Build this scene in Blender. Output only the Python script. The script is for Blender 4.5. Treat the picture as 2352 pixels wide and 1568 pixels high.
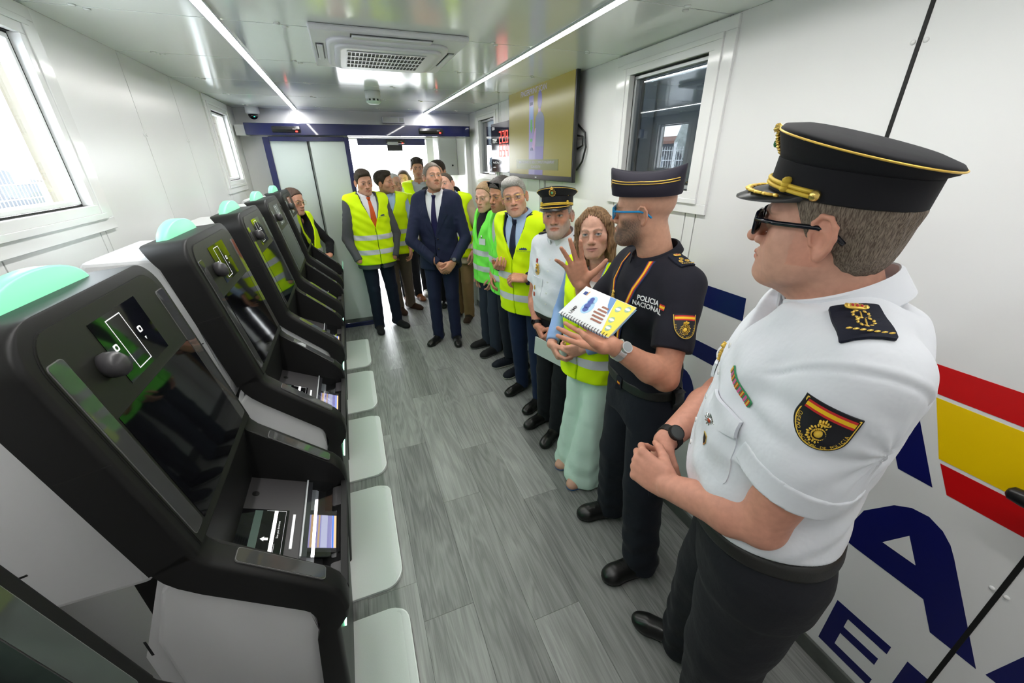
import bpy, bmesh, math, random
import numpy as np
from mathutils import Vector, Matrix
random.seed(7)
R = math.radians
sc = bpy.context.scene
C = sc.collection
for o in list(bpy.data.objects):
    bpy.data.objects.remove(o)

# ------------------------------------------------------------------ camera
cam_d = bpy.data.cameras.new('camera')
cam = bpy.data.objects.new('camera', cam_d)
C.objects.link(cam)
cam_d.sensor_width = 36.0
cam_d.lens = 36.0 * 906.16 / 2352
cam_d.clip_start = 0.02
def cam_axes(yaw, pitch, roll):
    f = Vector((math.sin(yaw) * math.cos(pitch), math.cos(yaw) * math.cos(pitch), -math.sin(pitch)))
    r = Vector((math.cos(yaw), -math.sin(yaw), 0))
    u = r.cross(f)
    c, s = math.cos(roll), math.sin(roll)
    return r * c + u * s, u * c - r * s, f
_r, _u, _f = cam_axes(R(21.152), R(24.733), R(-0.676))
M = Matrix((_r, _u, -_f)).transposed().to_4x4()
M.translation = (0, 0, 1.80)
cam.matrix_world = M
sc.camera = cam

# ------------------------------------------------------------------ world (bright overcast day), exposure
w = bpy.data.worlds.new('world')
sc.world = w
w.use_nodes = True
w.node_tree.nodes['Background'].inputs[0].default_value = (0.93, 0.96, 1.0, 1)
w.node_tree.nodes['Background'].inputs[1].default_value = 6.5
sc.view_settings.view_transform = 'Standard'
sc.view_settings.look = 'None'
sc.view_settings.gamma = 1
sc.view_settings.use_curve_mapping = False
sc.view_settings.exposure = 0.95
sc.cycles.use_denoising = True
sc.cycles.max_bounces = 8
sc.cycles.diffuse_bounces = 4
sc.cycles.glossy_bounces = 4
sc.cycles.transmission_bounces = 6
sc.cycles.transparent_max_bounces = 12
sc.cycles.caustics_reflective = False
sc.cycles.caustics_refractive = False
sc.cycles.sample_clamp_indirect = 6
LED_POWER = 30.0

# ------------------------------------------------------------------ helpers
def obj(name, me, mat=None, parent=None):
    o = bpy.data.objects.new(name, me)
    C.objects.link(o)
    if mat is not None:
        me.materials.clear()
        for m in (mat if isinstance(mat, (list, tuple)) else [mat]):
            me.materials.append(m)
    if parent is not None:
        o.parent = parent
    return o
def empty(name, loc=(0, 0, 0), rz=0.0):
    o = bpy.data.objects.new(name, None)
    C.objects.link(o)
    o.empty_display_size = 0.1
    o.location = loc
    o.rotation_euler = (0, 0, rz)
    return o
def tag(o, label=None, cat=None, group=None, kind=None):
    if label: o['label'] = label
    if cat: o['category'] = cat
    if group: o['group'] = group
    if kind: o['kind'] = kind
    return o
def mesh(name, verts, faces, smooth=False):
    me = bpy.data.meshes.new(name)
    me.from_pydata([tuple(map(float, v)) for v in verts], [], [tuple(int(i) for i in f) for f in faces])
    me.validate()
    if smooth:
        me.shade_smooth()
    me.update()
    return me
def from_bm(name, bm, smooth=False):
    me = bpy.data.meshes.new(name)
    bmesh.ops.recalc_face_normals(bm, faces=bm.faces)
    bm.to_mesh(me); bm.free()
    if smooth: me.shade_smooth()
    return me
def box(name, lo, hi, bevel=0.0, seg=2, smooth=False):
    bm = bmesh.new()
    bmesh.ops.create_cube(bm, size=1)
    for v in bm.verts:
        for k in range(3):
            v.co[k] = lo[k] + (v.co[k] + .5) * (hi[k] - lo[k])
    if bevel:
        bmesh.ops.bevel(bm, geom=list(bm.edges), offset=bevel, segments=seg, profile=.5, affect='EDGES')
    return from_bm(name, bm, smooth)
def prism(name, poly, axis, a, b, bevel=0.0, seg=2, smooth=False, holes=()):
    """polygon (2D) extruded along axis between a and b. 2D coords are the other two axes in order."""
    bm = bmesh.new()
    def mk(p, t):
        v = list(p); v.insert(axis, t)
        return bm.verts.new(v)
    bot = [mk(p, a) for p in poly]
    top = [mk(p, b) for p in poly]
    n = len(poly)
    bm.faces.new(bot); bm.faces.new(top[::-1])
    for i in range(n):
        j = (i + 1) % n
        bm.faces.new((bot[i], top[i], top[j], bot[j]))
    if bevel:
        es = [e for e in bm.edges if len(e.link_faces) == 2 and any(len(f.verts) > 4 or f.verts[:] for f in e.link_faces)]
        bmesh.ops.bevel(bm, geom=es, offset=bevel, segments=seg, profile=.5, affect='EDGES', clamp_overlap=True)
    return from_bm(name, bm, smooth)
def arc(cx, cy, rx, ry, a0, a1, n):
    return [(cx + rx * math.cos(R(a0 + (a1 - a0) * i / n)), cy + ry * math.sin(R(a0 + (a1 - a0) * i / n))) for i in range(n + 1)]
def rrect(x0, y0, x1, y1, r, n=5):
    return arc(x1 - r, y1 - r, r, r, 0, 90, n) + arc(x0 + r, y1 - r, r, r, 90, 180, n) + arc(x0 + r, y0 + r, r, r, 180, 270, n) + arc(x1 - r, y0 + r, r, r, 270, 360, n)
def rings(name, rs, closed=True, cap=True, smooth=True):
    """loft through rings of equal vertex count"""
    n = len(rs[0]); vs = [p for r_ in rs for p in r_]; fs = []
    for k in range(len(rs) - 1):
        for i in range(n if closed else n - 1):
            j = (i + 1) % n
            fs.append((k * n + i, k * n + j, (k + 1) * n + j, (k + 1) * n + i))
    if cap:
        fs.append(tuple(range(n))[::-1]); fs.append(tuple((len(rs) - 1) * n + i for i in range(n)))
    bm = bmesh.new()
    me = bpy.data.meshes.new(name); me.from_pydata([tuple(map(float, v)) for v in vs], [], fs)
    bm.from_mesh(me); bpy.data.meshes.remove(me)
    return from_bm(name, bm, smooth)
def tube(name, pts, r, n=8, closed=False, smooth=True):
    pts = [Vector(p) for p in pts]
    rr = r if isinstance(r, (list, tuple)) else [r] * len(pts)
    rs = []; prev = None
    m = len(pts)
    for i, p in enumerate(pts):
        a = pts[(i - 1) % m] if (closed or i > 0) else p
        b = pts[(i + 1) % m] if (closed or i < m - 1) else p
        t = (b - a).normalized()
        if prev is None:
            prev = t.orthogonal().normalized()
        nn = (prev - t * prev.dot(t)).normalized(); prev = nn
        bb = t.cross(nn)
        rs.append([p + (nn * math.cos(2 * math.pi * k / n) + bb * math.sin(2 * math.pi * k / n)) * rr[i] for k in range(n)])
    if closed: rs.append(rs[0])
    return rings(name, rs, True, not closed, smooth)
def join(name, mes, smooth=None):
    bm = bmesh.new()
    for m_ in mes:
        bm.from_mesh(m_)
    me = bpy.data.meshes.new(name); bm.to_mesh(me); bm.free()
    for m_ in mes: bpy.data.meshes.remove(m_)
    return me
def copy_tree(o, parent=None):
    c = o.copy(); C.objects.link(c); c.parent = parent
    for ch in list(o.children): copy_tree(ch, c)
    return c
def shade_auto(me, ang=35):
    bm = bmesh.new(); bm.from_mesh(me)
    for f in bm.faces: f.smooth = True
    for e in bm.edges:
        e.smooth = not (len(e.link_faces) == 2 and e.calc_face_angle(0) > R(ang))
    bm.to_mesh(me); bm.free()
    return me
def text_mesh(body, size=0.1, depth=0.0, align='CENTER', bold=0.0, spacing=1.0):
    cu = bpy.data.curves.new('t', 'FONT'); cu.body = body; cu.size = size
    cu.align_x = align; cu.align_y = 'CENTER'; cu.extrude = depth; cu.offset = bold; cu.space_character = spacing
    cu.resolution_u = 3
    o = bpy.data.objects.new('t', cu); C.objects.link(o)
    dg = bpy.context.evaluated_depsgraph_get(); dg.update()
    me = bpy.data.meshes.new_from_object(o.evaluated_get(dg))
    bpy.data.objects.remove(o); bpy.data.curves.remove(cu)
    return me
def xform(me, mat):
    me.transform(mat); me.update(); return me
def frame(origin, xdir, ydir):
    x = Vector(xdir).normalized(); y = Vector(ydir).normalized(); z = x.cross(y)
    m = Matrix((x, y, z)).transposed().to_4x4(); m.translation = origin
    return m

# ------------------------------------------------------------------ materials
_mats = {}
def mat(name, col, rough=.5, metal=0.0, spec=.5, emit=None, es=0.0, trans=0.0, ior=1.45, coat=0.0, bump=None, var=None, alpha=None, sheen=0.0):
    """bump=(scale,strength,dist) noise bump; var=(scale,amount) noise colour variation"""
    if name in _mats: return _mats[name]
    m = bpy.data.materials.new(name); m.use_nodes = True; _mats[name] = m
    nt = m.node_tree; b = nt.nodes['Principled BSDF']
    b.inputs['Base Color'].default_value = (*col, 1)
    b.inputs['Roughness'].default_value = rough
    b.inputs['Metallic'].default_value = metal
    b.inputs['Specular IOR Level'].default_value = spec
    b.inputs['IOR'].default_value = ior
    if emit: 
        b.inputs['Emission Color'].default_value = (*emit, 1); b.inputs['Emission Strength'].default_value = es
    if trans: b.inputs['Transmission Weight'].default_value = trans
    if coat: b.inputs['Coat Weight'].default_value = coat
    if sheen: b.inputs['Sheen Weight'].default_value = sheen
    if bump or var:
        tc = nt.nodes.new('ShaderNodeTexCoord')
    if var:
        n = nt.nodes.new('ShaderNodeTexNoise'); n.inputs['Scale'].default_value = var[0]; n.inputs['Detail'].default_value = 3
        nt.links.new(tc.outputs['Object'], n.inputs['Vector'])
        mr = nt.nodes.new('ShaderNodeMapRange'); mr.inputs[1].default_value = .3; mr.inputs[2].default_value = .7
        mr.inputs[3].default_value = 1 - var[1]; mr.inputs[4].default_value = 1 + var[1]
        nt.links.new(n.outputs['Fac'], mr.inputs[0])
        mx = nt.nodes.new('ShaderNodeVectorMath'); mx.operation = 'SCALE'
        mx.inputs[0].default_value = col
        nt.links.new(mr.outputs[0], mx.inputs['Scale']); nt.links.new(mx.outputs[0], b.inputs['Base Color'])
    if bump:
        n = nt.nodes.new('ShaderNodeTexNoise'); n.inputs['Scale'].default_value = bump[0]; n.inputs['Detail'].default_value = 4
        nt.links.new(tc.outputs['Object'], n.inputs['Vector'])
        bp = nt.nodes.new('ShaderNodeBump'); bp.inputs['Strength'].default_value = bump[1]; bp.inputs['Distance'].default_value = bump[2]
        nt.links.new(n.outputs['Fac'], bp.inputs['Height']); nt.links.new(bp.outputs[0], b.inputs['Normal'])
    return m
def glass_mat(name, tint=(1, 1, 1), mirror=1.0, rough=0.0):
    """thin clear pane: transparent with fresnel reflection"""
    if name in _mats: return _mats[name]
    m = bpy.data.materials.new(name); m.use_nodes = True; _mats[name] = m
    nt = m.node_tree; nt.nodes.clear()
    out = nt.nodes.new('ShaderNodeOutputMaterial'); mix = nt.nodes.new('ShaderNodeMixShader')
    tr = nt.nodes.new('ShaderNodeBsdfTransparent'); tr.inputs[0].default_value = (*tint, 1)
    gl = nt.nodes.new('ShaderNodeBsdfGlossy'); gl.inputs['Roughness'].default_value = rough
    lw = nt.nodes.new('ShaderNodeLayerWeight'); lw.inputs[0].default_value = .5      # Schlick reflectance, same for both faces of the pane
    pw = nt.nodes.new('ShaderNodeMath'); pw.operation = 'POWER'; pw.inputs[1].default_value = 5.0
    ma = nt.nodes.new('ShaderNodeMath'); ma.operation = 'MULTIPLY_ADD'; ma.inputs[1].default_value = .955; ma.inputs[2].default_value = .045
    ml = nt.nodes.new('ShaderNodeMath'); ml.operation = 'MULTIPLY'; ml.inputs[1].default_value = mirror; ml.use_clamp = True
    nt.links.new(lw.outputs['Facing'], pw.inputs[0]); nt.links.new(pw.outputs[0], ma.inputs[0]); nt.links.new(ma.outputs[0], ml.inputs[0]); nt.links.new(ml.outputs[0], mix.inputs[0])
    nt.links.new(tr.outputs[0], mix.inputs[1]); nt.links.new(gl.outputs[0], mix.inputs[2]); nt.links.new(mix.outputs[0], out.inputs[0])
    return m
def milk_glass(name, col, milk):
    m = mat(name, col, .04, spec=.6)
    nt = m.node_tree; out = nt.nodes['Material Output']; b = nt.nodes['Principled BSDF']
    mix = nt.nodes.new('ShaderNodeMixShader'); tr = nt.nodes.new('ShaderNodeBsdfTransparent'); tr.inputs[0].default_value = (.92, .97, .95, 1)
    mix.inputs[0].default_value = milk
    nt.links.new(tr.outputs[0], mix.inputs[1]); nt.links.new(b.outputs[0], mix.inputs[2]); nt.links.new(mix.outputs[0], out.inputs[0])
    return m
def floor_mat():
    m = bpy.data.materials.new('vinyl_plank'); m.use_nodes = True
    nt = m.node_tree; b = nt.nodes['Principled BSDF']; L = nt.links.new
    tc = nt.nodes.new('ShaderNodeTexCoord'); oi = nt.nodes.new('ShaderNodeObjectInfo')
    add = nt.nodes.new('ShaderNodeVectorMath'); add.operation = 'ADD'
    sc_ = nt.nodes.new('ShaderNodeVectorMath'); sc_.operation = 'SCALE'; sc_.inputs['Scale'].default_value = 17.0
    cmb = nt.nodes.new('ShaderNodeCombineXYZ'); L(oi.outputs['Random'], cmb.inputs[0]); L(oi.outputs['Random'], cmb.inputs[1]); L(oi.outputs['Random'], cmb.inputs[2])
    L(cmb.outputs[0], sc_.inputs[0]); L(tc.outputs['Object'], add.inputs[0]); L(sc_.outputs[0], add.inputs[1])
    mp = nt.nodes.new('ShaderNodeMapping'); mp.inputs['Scale'].default_value = (9, .9, 1); L(add.outputs[0], mp.inputs[0])
    wv = nt.nodes.new('ShaderNodeTexNoise'); wv.inputs['Scale'].default_value = 1.4; wv.inputs['Detail'].default_value = 2; wv.inputs['Distortion'].default_value = .6
    L(mp.outputs[0], wv.inputs['Vector'])
    # growth rings : sine of low frequency noise
    mu = nt.nodes.new('ShaderNodeMath'); mu.operation = 'MULTIPLY'; mu.inputs[1].default_value = 46; L(wv.outputs['Fac'], mu.inputs[0])
    si = nt.nodes.new('ShaderNodeMath'); si.operation = 'SINE'; L(mu.outputs[0], si.inputs[0])
    mp2 = nt.nodes.new('ShaderNodeMapping'); mp2.inputs['Scale'].default_value = (190, 5, 1); L(add.outputs[0], mp2.inputs[0])
    fi = nt.nodes.new('ShaderNodeTexNoise'); fi.inputs['Scale'].default_value = 1.0; fi.inputs['Detail'].default_value = 5; L(mp2.outputs[0], fi.inputs['Vector'])
    mp3 = nt.nodes.new('ShaderNodeMapping'); mp3.inputs['Scale'].default_value = (6, 1.2, 1); L(add.outputs[0], mp3.inputs[0])
    bl = nt.nodes.new('ShaderNodeTexNoise'); bl.inputs['Scale'].default_value = 1.0; bl.inputs['Detail'].default_value = 3; L(mp3.outputs[0], bl.inputs['Vector'])
    def lin(a, k):
        n = nt.nodes.new('ShaderNodeMath'); n.operation = 'MULTIPLY'; n.inputs[1].default_value = k; L(a, n.inputs[0]); return n.outputs[0]
    def plus(a, c):
        n = nt.nodes.new('ShaderNodeMath'); n.operation = 'ADD'; L(a, n.inputs[0])
        if isinstance(c, float): n.inputs[1].default_value = c
        else: L(c, n.inputs[1])
        return n.outputs[0]
    s = plus(plus(plus(plus(lin(si.outputs[0], .055), lin(fi.outputs['Fac'], .34)), lin(bl.outputs['Fac'], .45)), lin(oi.outputs['Random'], .16)), 0.03)
    cr = nt.nodes.new('ShaderNodeValToRGB'); e = cr.color_ramp.elements
    e[0].position = .22; e[0].color = (.085, .087, .085, 1); e[1].position = .78; e[1].color = (.40, .402, .392, 1)
    L(s, cr.inputs[0]); L(cr.outputs[0], b.inputs['Base Color'])
    b.inputs['Roughness'].default_value = .42
    bp = nt.nodes.new('ShaderNodeBump'); bp.inputs['Strength'].default_value = .15; bp.inputs['Distance'].default_value = .002
    L(fi.outputs['Fac'], bp.inputs['Height']); L(bp.outputs[0], b.inputs['Normal'])
    return m
WHITE = mat('panel_white', (.80, .80, .80), .28, spec=.5)
CEIL = mat('ceiling_panel', (.82, .86, .82), .12, spec=.5, metal=.12)
FRAME = mat('frame_white', (.85, .85, .85), .12)
NAVY = mat('navy_metal', (.008, .012, .075), .22, coat=.5)
NAVYV = mat('navy_vinyl', (.004, .006, .10), .35)
REDV = mat('red_vinyl', (.60, .004, .006), .35)
YELV = mat('yellow_vinyl', (.90, .60, .0), .35)
GASKET = mat('black_gasket', (.006, .006, .006), .6)
BASEB = mat('grey_baseboard', (.10, .11, .10), .45, var=(9, .3))
SEAM = mat('seam_brown', (.18, .16, .12), .7)  # brown backing that shows in the joints between panels
GREYM = mat('grey_aluminium', (.45, .47, .48), .3, metal=.4)
BLACKP = mat('black_plastic', (.012, .012, .012), .42, bump=(900, .12, .0006))
BLACKG = mat('black_gloss', (.004, .004, .005), .04, spec=.7)
# ------------------------------------------------------------------ room
XL, XR, ZC = -0.88, 1.42, 2.272
Y0, YB = -0.75, 4.95
def structure(o): o['kind'] = 'structure'; return o

# lamps : two long LED lines let into the ceiling
LEDM = mat('led_diffuser', (1, 1, 1), .5, emit=(1.0, .985, .96), es=LED_POWER)
for i, (x, y0, y1) in enumerate([(-.345, -.45, 4.88), (.925, -.45, 4.91)]):
    t = empty('led_line_lamp', (x, 0, ZC))
    tag(t, ['long white LED line set in the ceiling above the kiosks', 'long white LED line set in the ceiling on the screen side'][i], 'lamp', 'LED lines in the ceiling')
    obj('diffuser', box('diffuser', (-.016, y0, -.006), (.016, y1, -.0015)), LEDM, t)
    obj('housing', join('housing', [box('h', (-.022, y0 - .01, -.009), (-.0165, y1 + .01, -.0005)), box('h', (.0165, y0 - .01, -.009), (.022, y1 + .01, -.0005))]), GREYM, t)

# floor planks
fl = structure(obj('floor', box('floor', (XL - .1, Y0 - .1, -.06), (XR + .1, 6.42, -.006)), GASKET))
FM = floor_mat()
PW, PL_ = .22, 1.19
cols = {0: 1.11, 1: 1.72, 2: .94, 3: 1.57, -1: 1.30, -2: .72, -3: 1.5, -4: .9, 4: 1.02, 5: 1.35, 6: .6}
k = -4
while .01 + k * PW < XR:
    x0 = max(XL, .01 + k * PW); x1 = min(XR, .01 + (k + 1) * PW)
    if x1 - x0 > .01:
        ya = cols.get(k, 1.0) - 3 * PL_
        while ya < 6.4:
            a, b = max(ya, Y0), min(ya + PL_, 6.4)
            if b - a > .02:
                cx, cy = (x0 + x1) / 2, (a + b) / 2
                hx, hy = (x1 - x0) / 2 - .0006, (b - a) / 2 - .0006
                key = 'plank_%.3f_%.3f' % (hx, hy)
                me = bpy.data.meshes.get(key) or box(key, (-hx, -hy, -.006), (hx, hy, 0))
                p = obj('plank', me, FM, fl); p.location = (cx, cy, 0)
            ya += PL_
    k += 1

# ceiling : backing + panels with seams
ce = structure(obj('ceiling', box('ceiling', (XL - .1, Y0 - .1, ZC + .012), (XR + .1, 6.5, ZC + .10)), SEAM))
yy = 2.04 - 5 * .655
BTN = mat('clip_button', (.75, .77, .75), .15)
btn = rings('fastener', [[(math.cos(a) * r_, math.sin(a) * r_, z) for a in [2 * math.pi * i / 10 for i in range(10)]] for r_, z in ((.011, 0), (.011, -.003), (.006, -.005))])
while yy < 6.4:
    a, b = max(yy, Y0), min(yy + .655, 6.4)
    if b - a > .05:
        obj('ceiling_panel', box('ceiling_panel', (XL, a + .0035, ZC), (XR, b - .0035, ZC + .0125), .0008, 1), CEIL, ce)
        for x in (-.72, -.13, .42, .72, 1.2):
            for dy in (.018, -.018):
                if a + dy > Y0 + .05 and a + dy < 4.9:
                    o = obj('fastener', btn, BTN, ce); o.location = (x + (.012 if dy > 0 else -.012), a + dy, ZC)
    yy += .655

# side walls made of tall panels with seams, pierced by the windows
WIN = [(1.46, 1.96), (4.05, 4.55)]
WZ0, WZ1 = 1.665, 2.175
def side_wall(name, x, sgn, seams, gasket):
    """sgn +1: wall on the +x side"""
    t = x + sgn * .012
    cuts = []
    wl = empty(name)
    structure(wl)
    def slab(a, b, z0, z1):
        if b - a < .01: return
        lo, hi = sorted((x, x + sgn * .012))
        me = box('wall_panel', (lo, a + .0028, z0), (hi, b - .0028, z1), .0006, 1)
        obj('wall_panel', me, WHITE, wl)
    ys = [Y0] + [s for s in seams if Y0 < s < 6.4] + [6.4]
    for a, b in zip(ys[:-1], ys[1:]):
        ws = [(max(a, p), min(b, q)) for p, q in WIN if min(b, q) - max(a, p) > .01]
        if not ws: slab(a, b, .0, ZC); continue
        cur = a
        for p, q in ws:
            slab(cur, p, 0, ZC); slab(p, q, 0, WZ0); slab(p, q, WZ1, ZC); cur = q
        slab(cur, b, 0, ZC)
    # core behind the panels
    lo, hi = sorted((x + sgn * .012, x + sgn * .10))
    ms = []
    ya = Y0 - .1
    for p, q in WIN:
        p, q, za, zb = p - .02, q + .02, WZ0 - .02, WZ1 + .02
        ms.append(box('c', (lo, ya, 0), (hi, p, ZC))); ms.append(box('c', (lo, p, 0), (hi, q, za))); ms.append(box('c', (lo, p, zb), (hi, q, ZC))); ya = q
    ms.append(box('c', (lo, ya, 0), (hi, 6.4, ZC)))
    obj('wall_core', join('wall_core', ms), GASKET if gasket else SEAM, wl)
    return wl
wr = side_wall('wall_right', XR, 1, [.155, .767, 1.40, 2.02, 2.64, 3.26, 3.88, 4.95], True)
wl_ = side_wall('wall_left', XL, -1, [.1, .72, 1.36, 2.0, 2.70, 3.34, 3.98, 4.95], False)
# wide black gaskets on the right wall
for s in (.155, .767):
    obj('gasket', box('gasket', (XR - .0015, s - .0055, 0), (XR + .011, s + .0055, ZC), .001, 1), GASKET, wr)
for s in (.155, .767):
    for z in (.757, 2.063):
        for dy in (-.0135, .0135):
            me = rings('fastener', [[(XR - z_, s + dy + math.cos(a) * r_, z + math.sin(a) * r_) for a in [2 * math.pi * i / 12 for i in range(12)]] for r_, z_ in ((.006, -.001), (.006, .002), (.0035, .004))])
            obj('fastener', me, WHITE, wr)
for s in (2.70, 3.34):
    for dy in (-.016, .016):
        me = rings('fastener', [[(XL + z_, s + dy + math.cos(a) * r_, 1.93 + math.sin(a) * r_) for a in [2 * math.pi * i / 12 for i in range(12)]] for r_, z_ in ((.008, -.001), (.008, .002), (.005, .004))])
        obj('fastener', me, WHITE, wl_)

# windows with deep white frames
PANE = glass_mat('window_pane', (.93, .96, .97), 1.0)
PANE_R = glass_mat('window_pane_dark', (.55, .58, .60), 2.2)
wn = 0
for sgn, x in ((-1, XL), (1, XR)):
    for (p, q) in WIN:
        wn += 1
        t = empty('window_%d' % wn, (x, (p + q) / 2, (WZ0 + WZ1) / 2)); structure(t)
        hy, hz = (q - p) / 2, (WZ1 - WZ0) / 2
        def ring(name, ho, hi_, d0, d1, m):
            """rectangular ring; ho,hi_ = outer / inner half sizes, d0..d1 depth into the room (towards room positive)"""
            a, b = sorted((-sgn * d0, -sgn * d1))
            ms = [box('r', (a, -ho[0], hi_[1]), (b, ho[0], ho[1]), .0015, 1), box('r', (a, -ho[0], -ho[1]), (b, ho[0], -hi_[1]), .0015, 1),
                  box('r', (a, -ho[0], -hi_[1]), (b, -hi_[0], hi_[1]), .0015, 1), box('r', (a, hi_[0], -hi_[1]), (b, ho[0], hi_[1]), .0015, 1)]
            return obj(name, join(name, ms), m, t)
        hi2 = min(hz + .115, ZC - .005 - (WZ0 + WZ1) / 2)
        ring('casing', (hy + .115, hi2), (hy + .062, hz + .05), -.002, .012, FRAME)
        ring('window_frame', (hy + .0625, hz + .0505), (hy + .03, hz + .03), -.002, .020, FRAME)
        ring('window_trim', (hy + .0305, hz + .0305), (hy, hz), -.060, .016, FRAME)
        ring('gasket', (hy + .001, hz + .001), (hy - .004, hz - .004), -.022, -.014, GASKET)
        ring('sash', (hy - .006, hz - .006), (hy - .020, hz - .020), -.050, -.013, FRAME if sgn < 0 else GREYM)
        pm = PANE if sgn < 0 else PANE_R
        obj('pane', box('pane', (sgn * .030, -hy + .018, -hz + .018), (sgn * .034, hy - .018, hz - .018)), pm, t)
        if sgn > 0:
            obj('pane', box('pane', (sgn * .048, -hy + .018, -hz + .018), (sgn * .052, hy - .018, hz - .018)), pm, t)

# baseboards
for nm, x, s in (('baseboard_right', XR, -1), ('baseboard_left', XL, 1)):
    lo, hi = sorted((x, x + s * .012))
    structure(obj(nm, box(nm, (lo, Y0, 0), (hi, 4.94, .075), .002, 1), BASEB))

# near wall behind the photographer
structure(obj('wall_near', box('wall_near', (XL, Y0 - .1, 0), (XR, Y0, ZC)), WHITE))

# far wall with the sliding door opening, vestibule beyond
OX0, OX1, OZ = .10, 1.37, 2.03
wf = empty('wall_far'); structure(wf)
obj('wall_panel', box('wall_panel', (XL, YB, 0), (-.40, YB + .09, ZC), .001, 1), WHITE, wf)
obj('wall_panel', box('wall_panel', (-.399, YB, 0), (OX0, YB + .09, ZC), .001, 1), WHITE, wf)
obj('wall_panel', box('wall_panel', (OX0, YB, OZ), (XR, YB + .09, ZC), .001, 1), WHITE, wf)
obj('wall_panel', box('wall_panel', (OX1, YB, 0), (XR, YB + .09, OZ), .001, 1), WHITE, wf)
YV = 6.3
wv_ = empty('wall_vestibule'); structure(wv_)
obj('wall_panel', box('wall_panel', (-.35, YB + .10, 0), (-.25, YV, ZC)), WHITE, wv_)
obj('wall_panel', box('wall_panel', (-.35, YV, 0), (.12, YV + .09, ZC)), WHITE, wv_)
obj('wall_panel', box('wall_panel', (1.16, YV, 0), (XR, YV + .09, ZC)), WHITE, wv_)
obj('wall_panel', box('wall_panel', (.12, YV, 2.07), (1.16, YV + .09, ZC)), WHITE, wv_)

# far sliding door : operator box + two glass leaves parked over the wall
d1 = empty('door_1', (-.29, 4.72, 0)); structure(d1)
def D(x, y, z): return (x + .29, y - 4.72, z)
obj('operator_box', box('operator_box', D(-.785, 4.72, 2.035), D(1.352, 4.945, 2.135), .004, 2), NAVY, d1)
obj('end_cap', box('end_cap', D(-.87, 4.76, 2.03), D(-.786, 4.945, 2.12), .003, 1), WHITE, d1)
obj('end_cap', box('end_cap', D(1.353, 4.722, 2.034), D(1.36, 4.945, 2.136), .002, 1), GASKET, d1)
GL = milk_glass('door_glass', (.74, .80, .77), .6)
gm = mat('door_glass_milk', (.55, .62, .58), .03, spec=.6)
for (a, b, yy_) in ((-.655, -.285, 4.80), (-.285, .085, 4.77)):
    leaf = obj('glass_leaf', box('glass_leaf', D(a + .02, yy_, .10), D(b - .004, yy_ + .008, 2.0)), GL, d1)
for (a, b, z0, z1, y) in ((-.67, -.615, 0.03, 2.02, 4.79), (.055, .10, .03, 2.02, 4.755), (-.615, .055, 1.985, 2.025, 4.76), (-.615, .055, .03, .055, 4.76)):
    obj('door_stile', box('door_stile', D(a, y, z0), D(b, y + .055, z1), .002, 1), NAVY, d1)
obj('leaf_edge', box('leaf_edge', D(-.290, 4.765, .06), D(-.282, 4.80, 1.985)), GASKET, d1)
obj('door_rail', box('door_rail', D(-.615, 4.775, .055), D(.055, 4.79, .10)), BASEB, d1)
obj('floor_track', box('floor_track', D(-.655, 4.765, 0), D(.10, 4.815, .028)), NAVY, d1)
SENS = mat('sensor_black', (.02, .02, .022), .18)
REDL = mat('red_led', (.9, .02, .02), .4, emit=(1, .03, .02), es=4)
def sensor(x, y, z, w_, label):
    t = empty('door_sensor', (x, y, z)); tag(t, label, 'sensor', 'motion sensors over the doors')
    obj('housing', prism('housing', [(0, -.028), (-.025, -.020), (-.035, 0), (-.03, .022), (0, .03)], 0, -w_ / 2, w_ / 2, .004, 2), SENS, t)
    obj('indicator', box('indicator', (w_ * .33, -.036, -.022), (w_ * .40, -.026, -.012)), REDL, t)
    tm = text_mesh('sensor', .012); xform(tm, frame((w_ * .3, -.0365, .004), (1, 0, 0), (0, 0, 1)))
    obj('marking', tm, WHITE, t)
sensor(-.44, 4.7195, 2.082, .24, 'black motion sensor with red light at the left of the navy door beam')
sensor(.93, 4.7195, 2.082, .25, 'black motion sensor with red light at the right of the navy door beam')
d2 = empty('door_2', (.78, 6.26, 0)); structure(d2)
obj('operator_box', box('operator_box', (-.55, -.10, 1.995), (.34, .035, 2.075), .003, 1), NAVY, d2)
sensor(.72, 6.155, 2.035, .24, 'black motion sensor on the navy beam of the outer doorway')
bk = empty('sign_bracket', (.70, 6.12, 1.96)); tag(bk, 'small dark hanging plate below the outer doorway beam', 'plate')
obj('plate', box('plate', (-.10, -.02, -.035), (.10, .01, .035), .003, 1), SENS, bk)
obj('hanger', box('hanger', (-.09, -.01, .035), (.05, 0, .075), .002, 1), GREYM, bk)

# white cabinet in the vestibule
hb = empty('wall_cabinet', (1.20, 5.75, 1.62)); tag(hb, 'white wall cabinet hanging high beside the outer doorway', 'cabinet')
obj('body', prism('body', [(-.02, .14), (.0, .02), (.12, 0), (.215, 0), (.215, .45), (-.02, .45)], 1, -.16, .16, .004, 1), mat('cab_white', (.8, .8, .8), .3), hb)
obj('door', prism('door', [(.09, .0), (.215, .0), (.215, .45), (.0, .45), (.0, .13)], 1, -.175, -.1605, .002, 1), mat('cab_grey', (.62, .64, .62), .25), hb)
obj('lock', tube('lock', [(.15, -.182, .12), (.15, -.175, .12)], .012), GASKET, hb)

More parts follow.
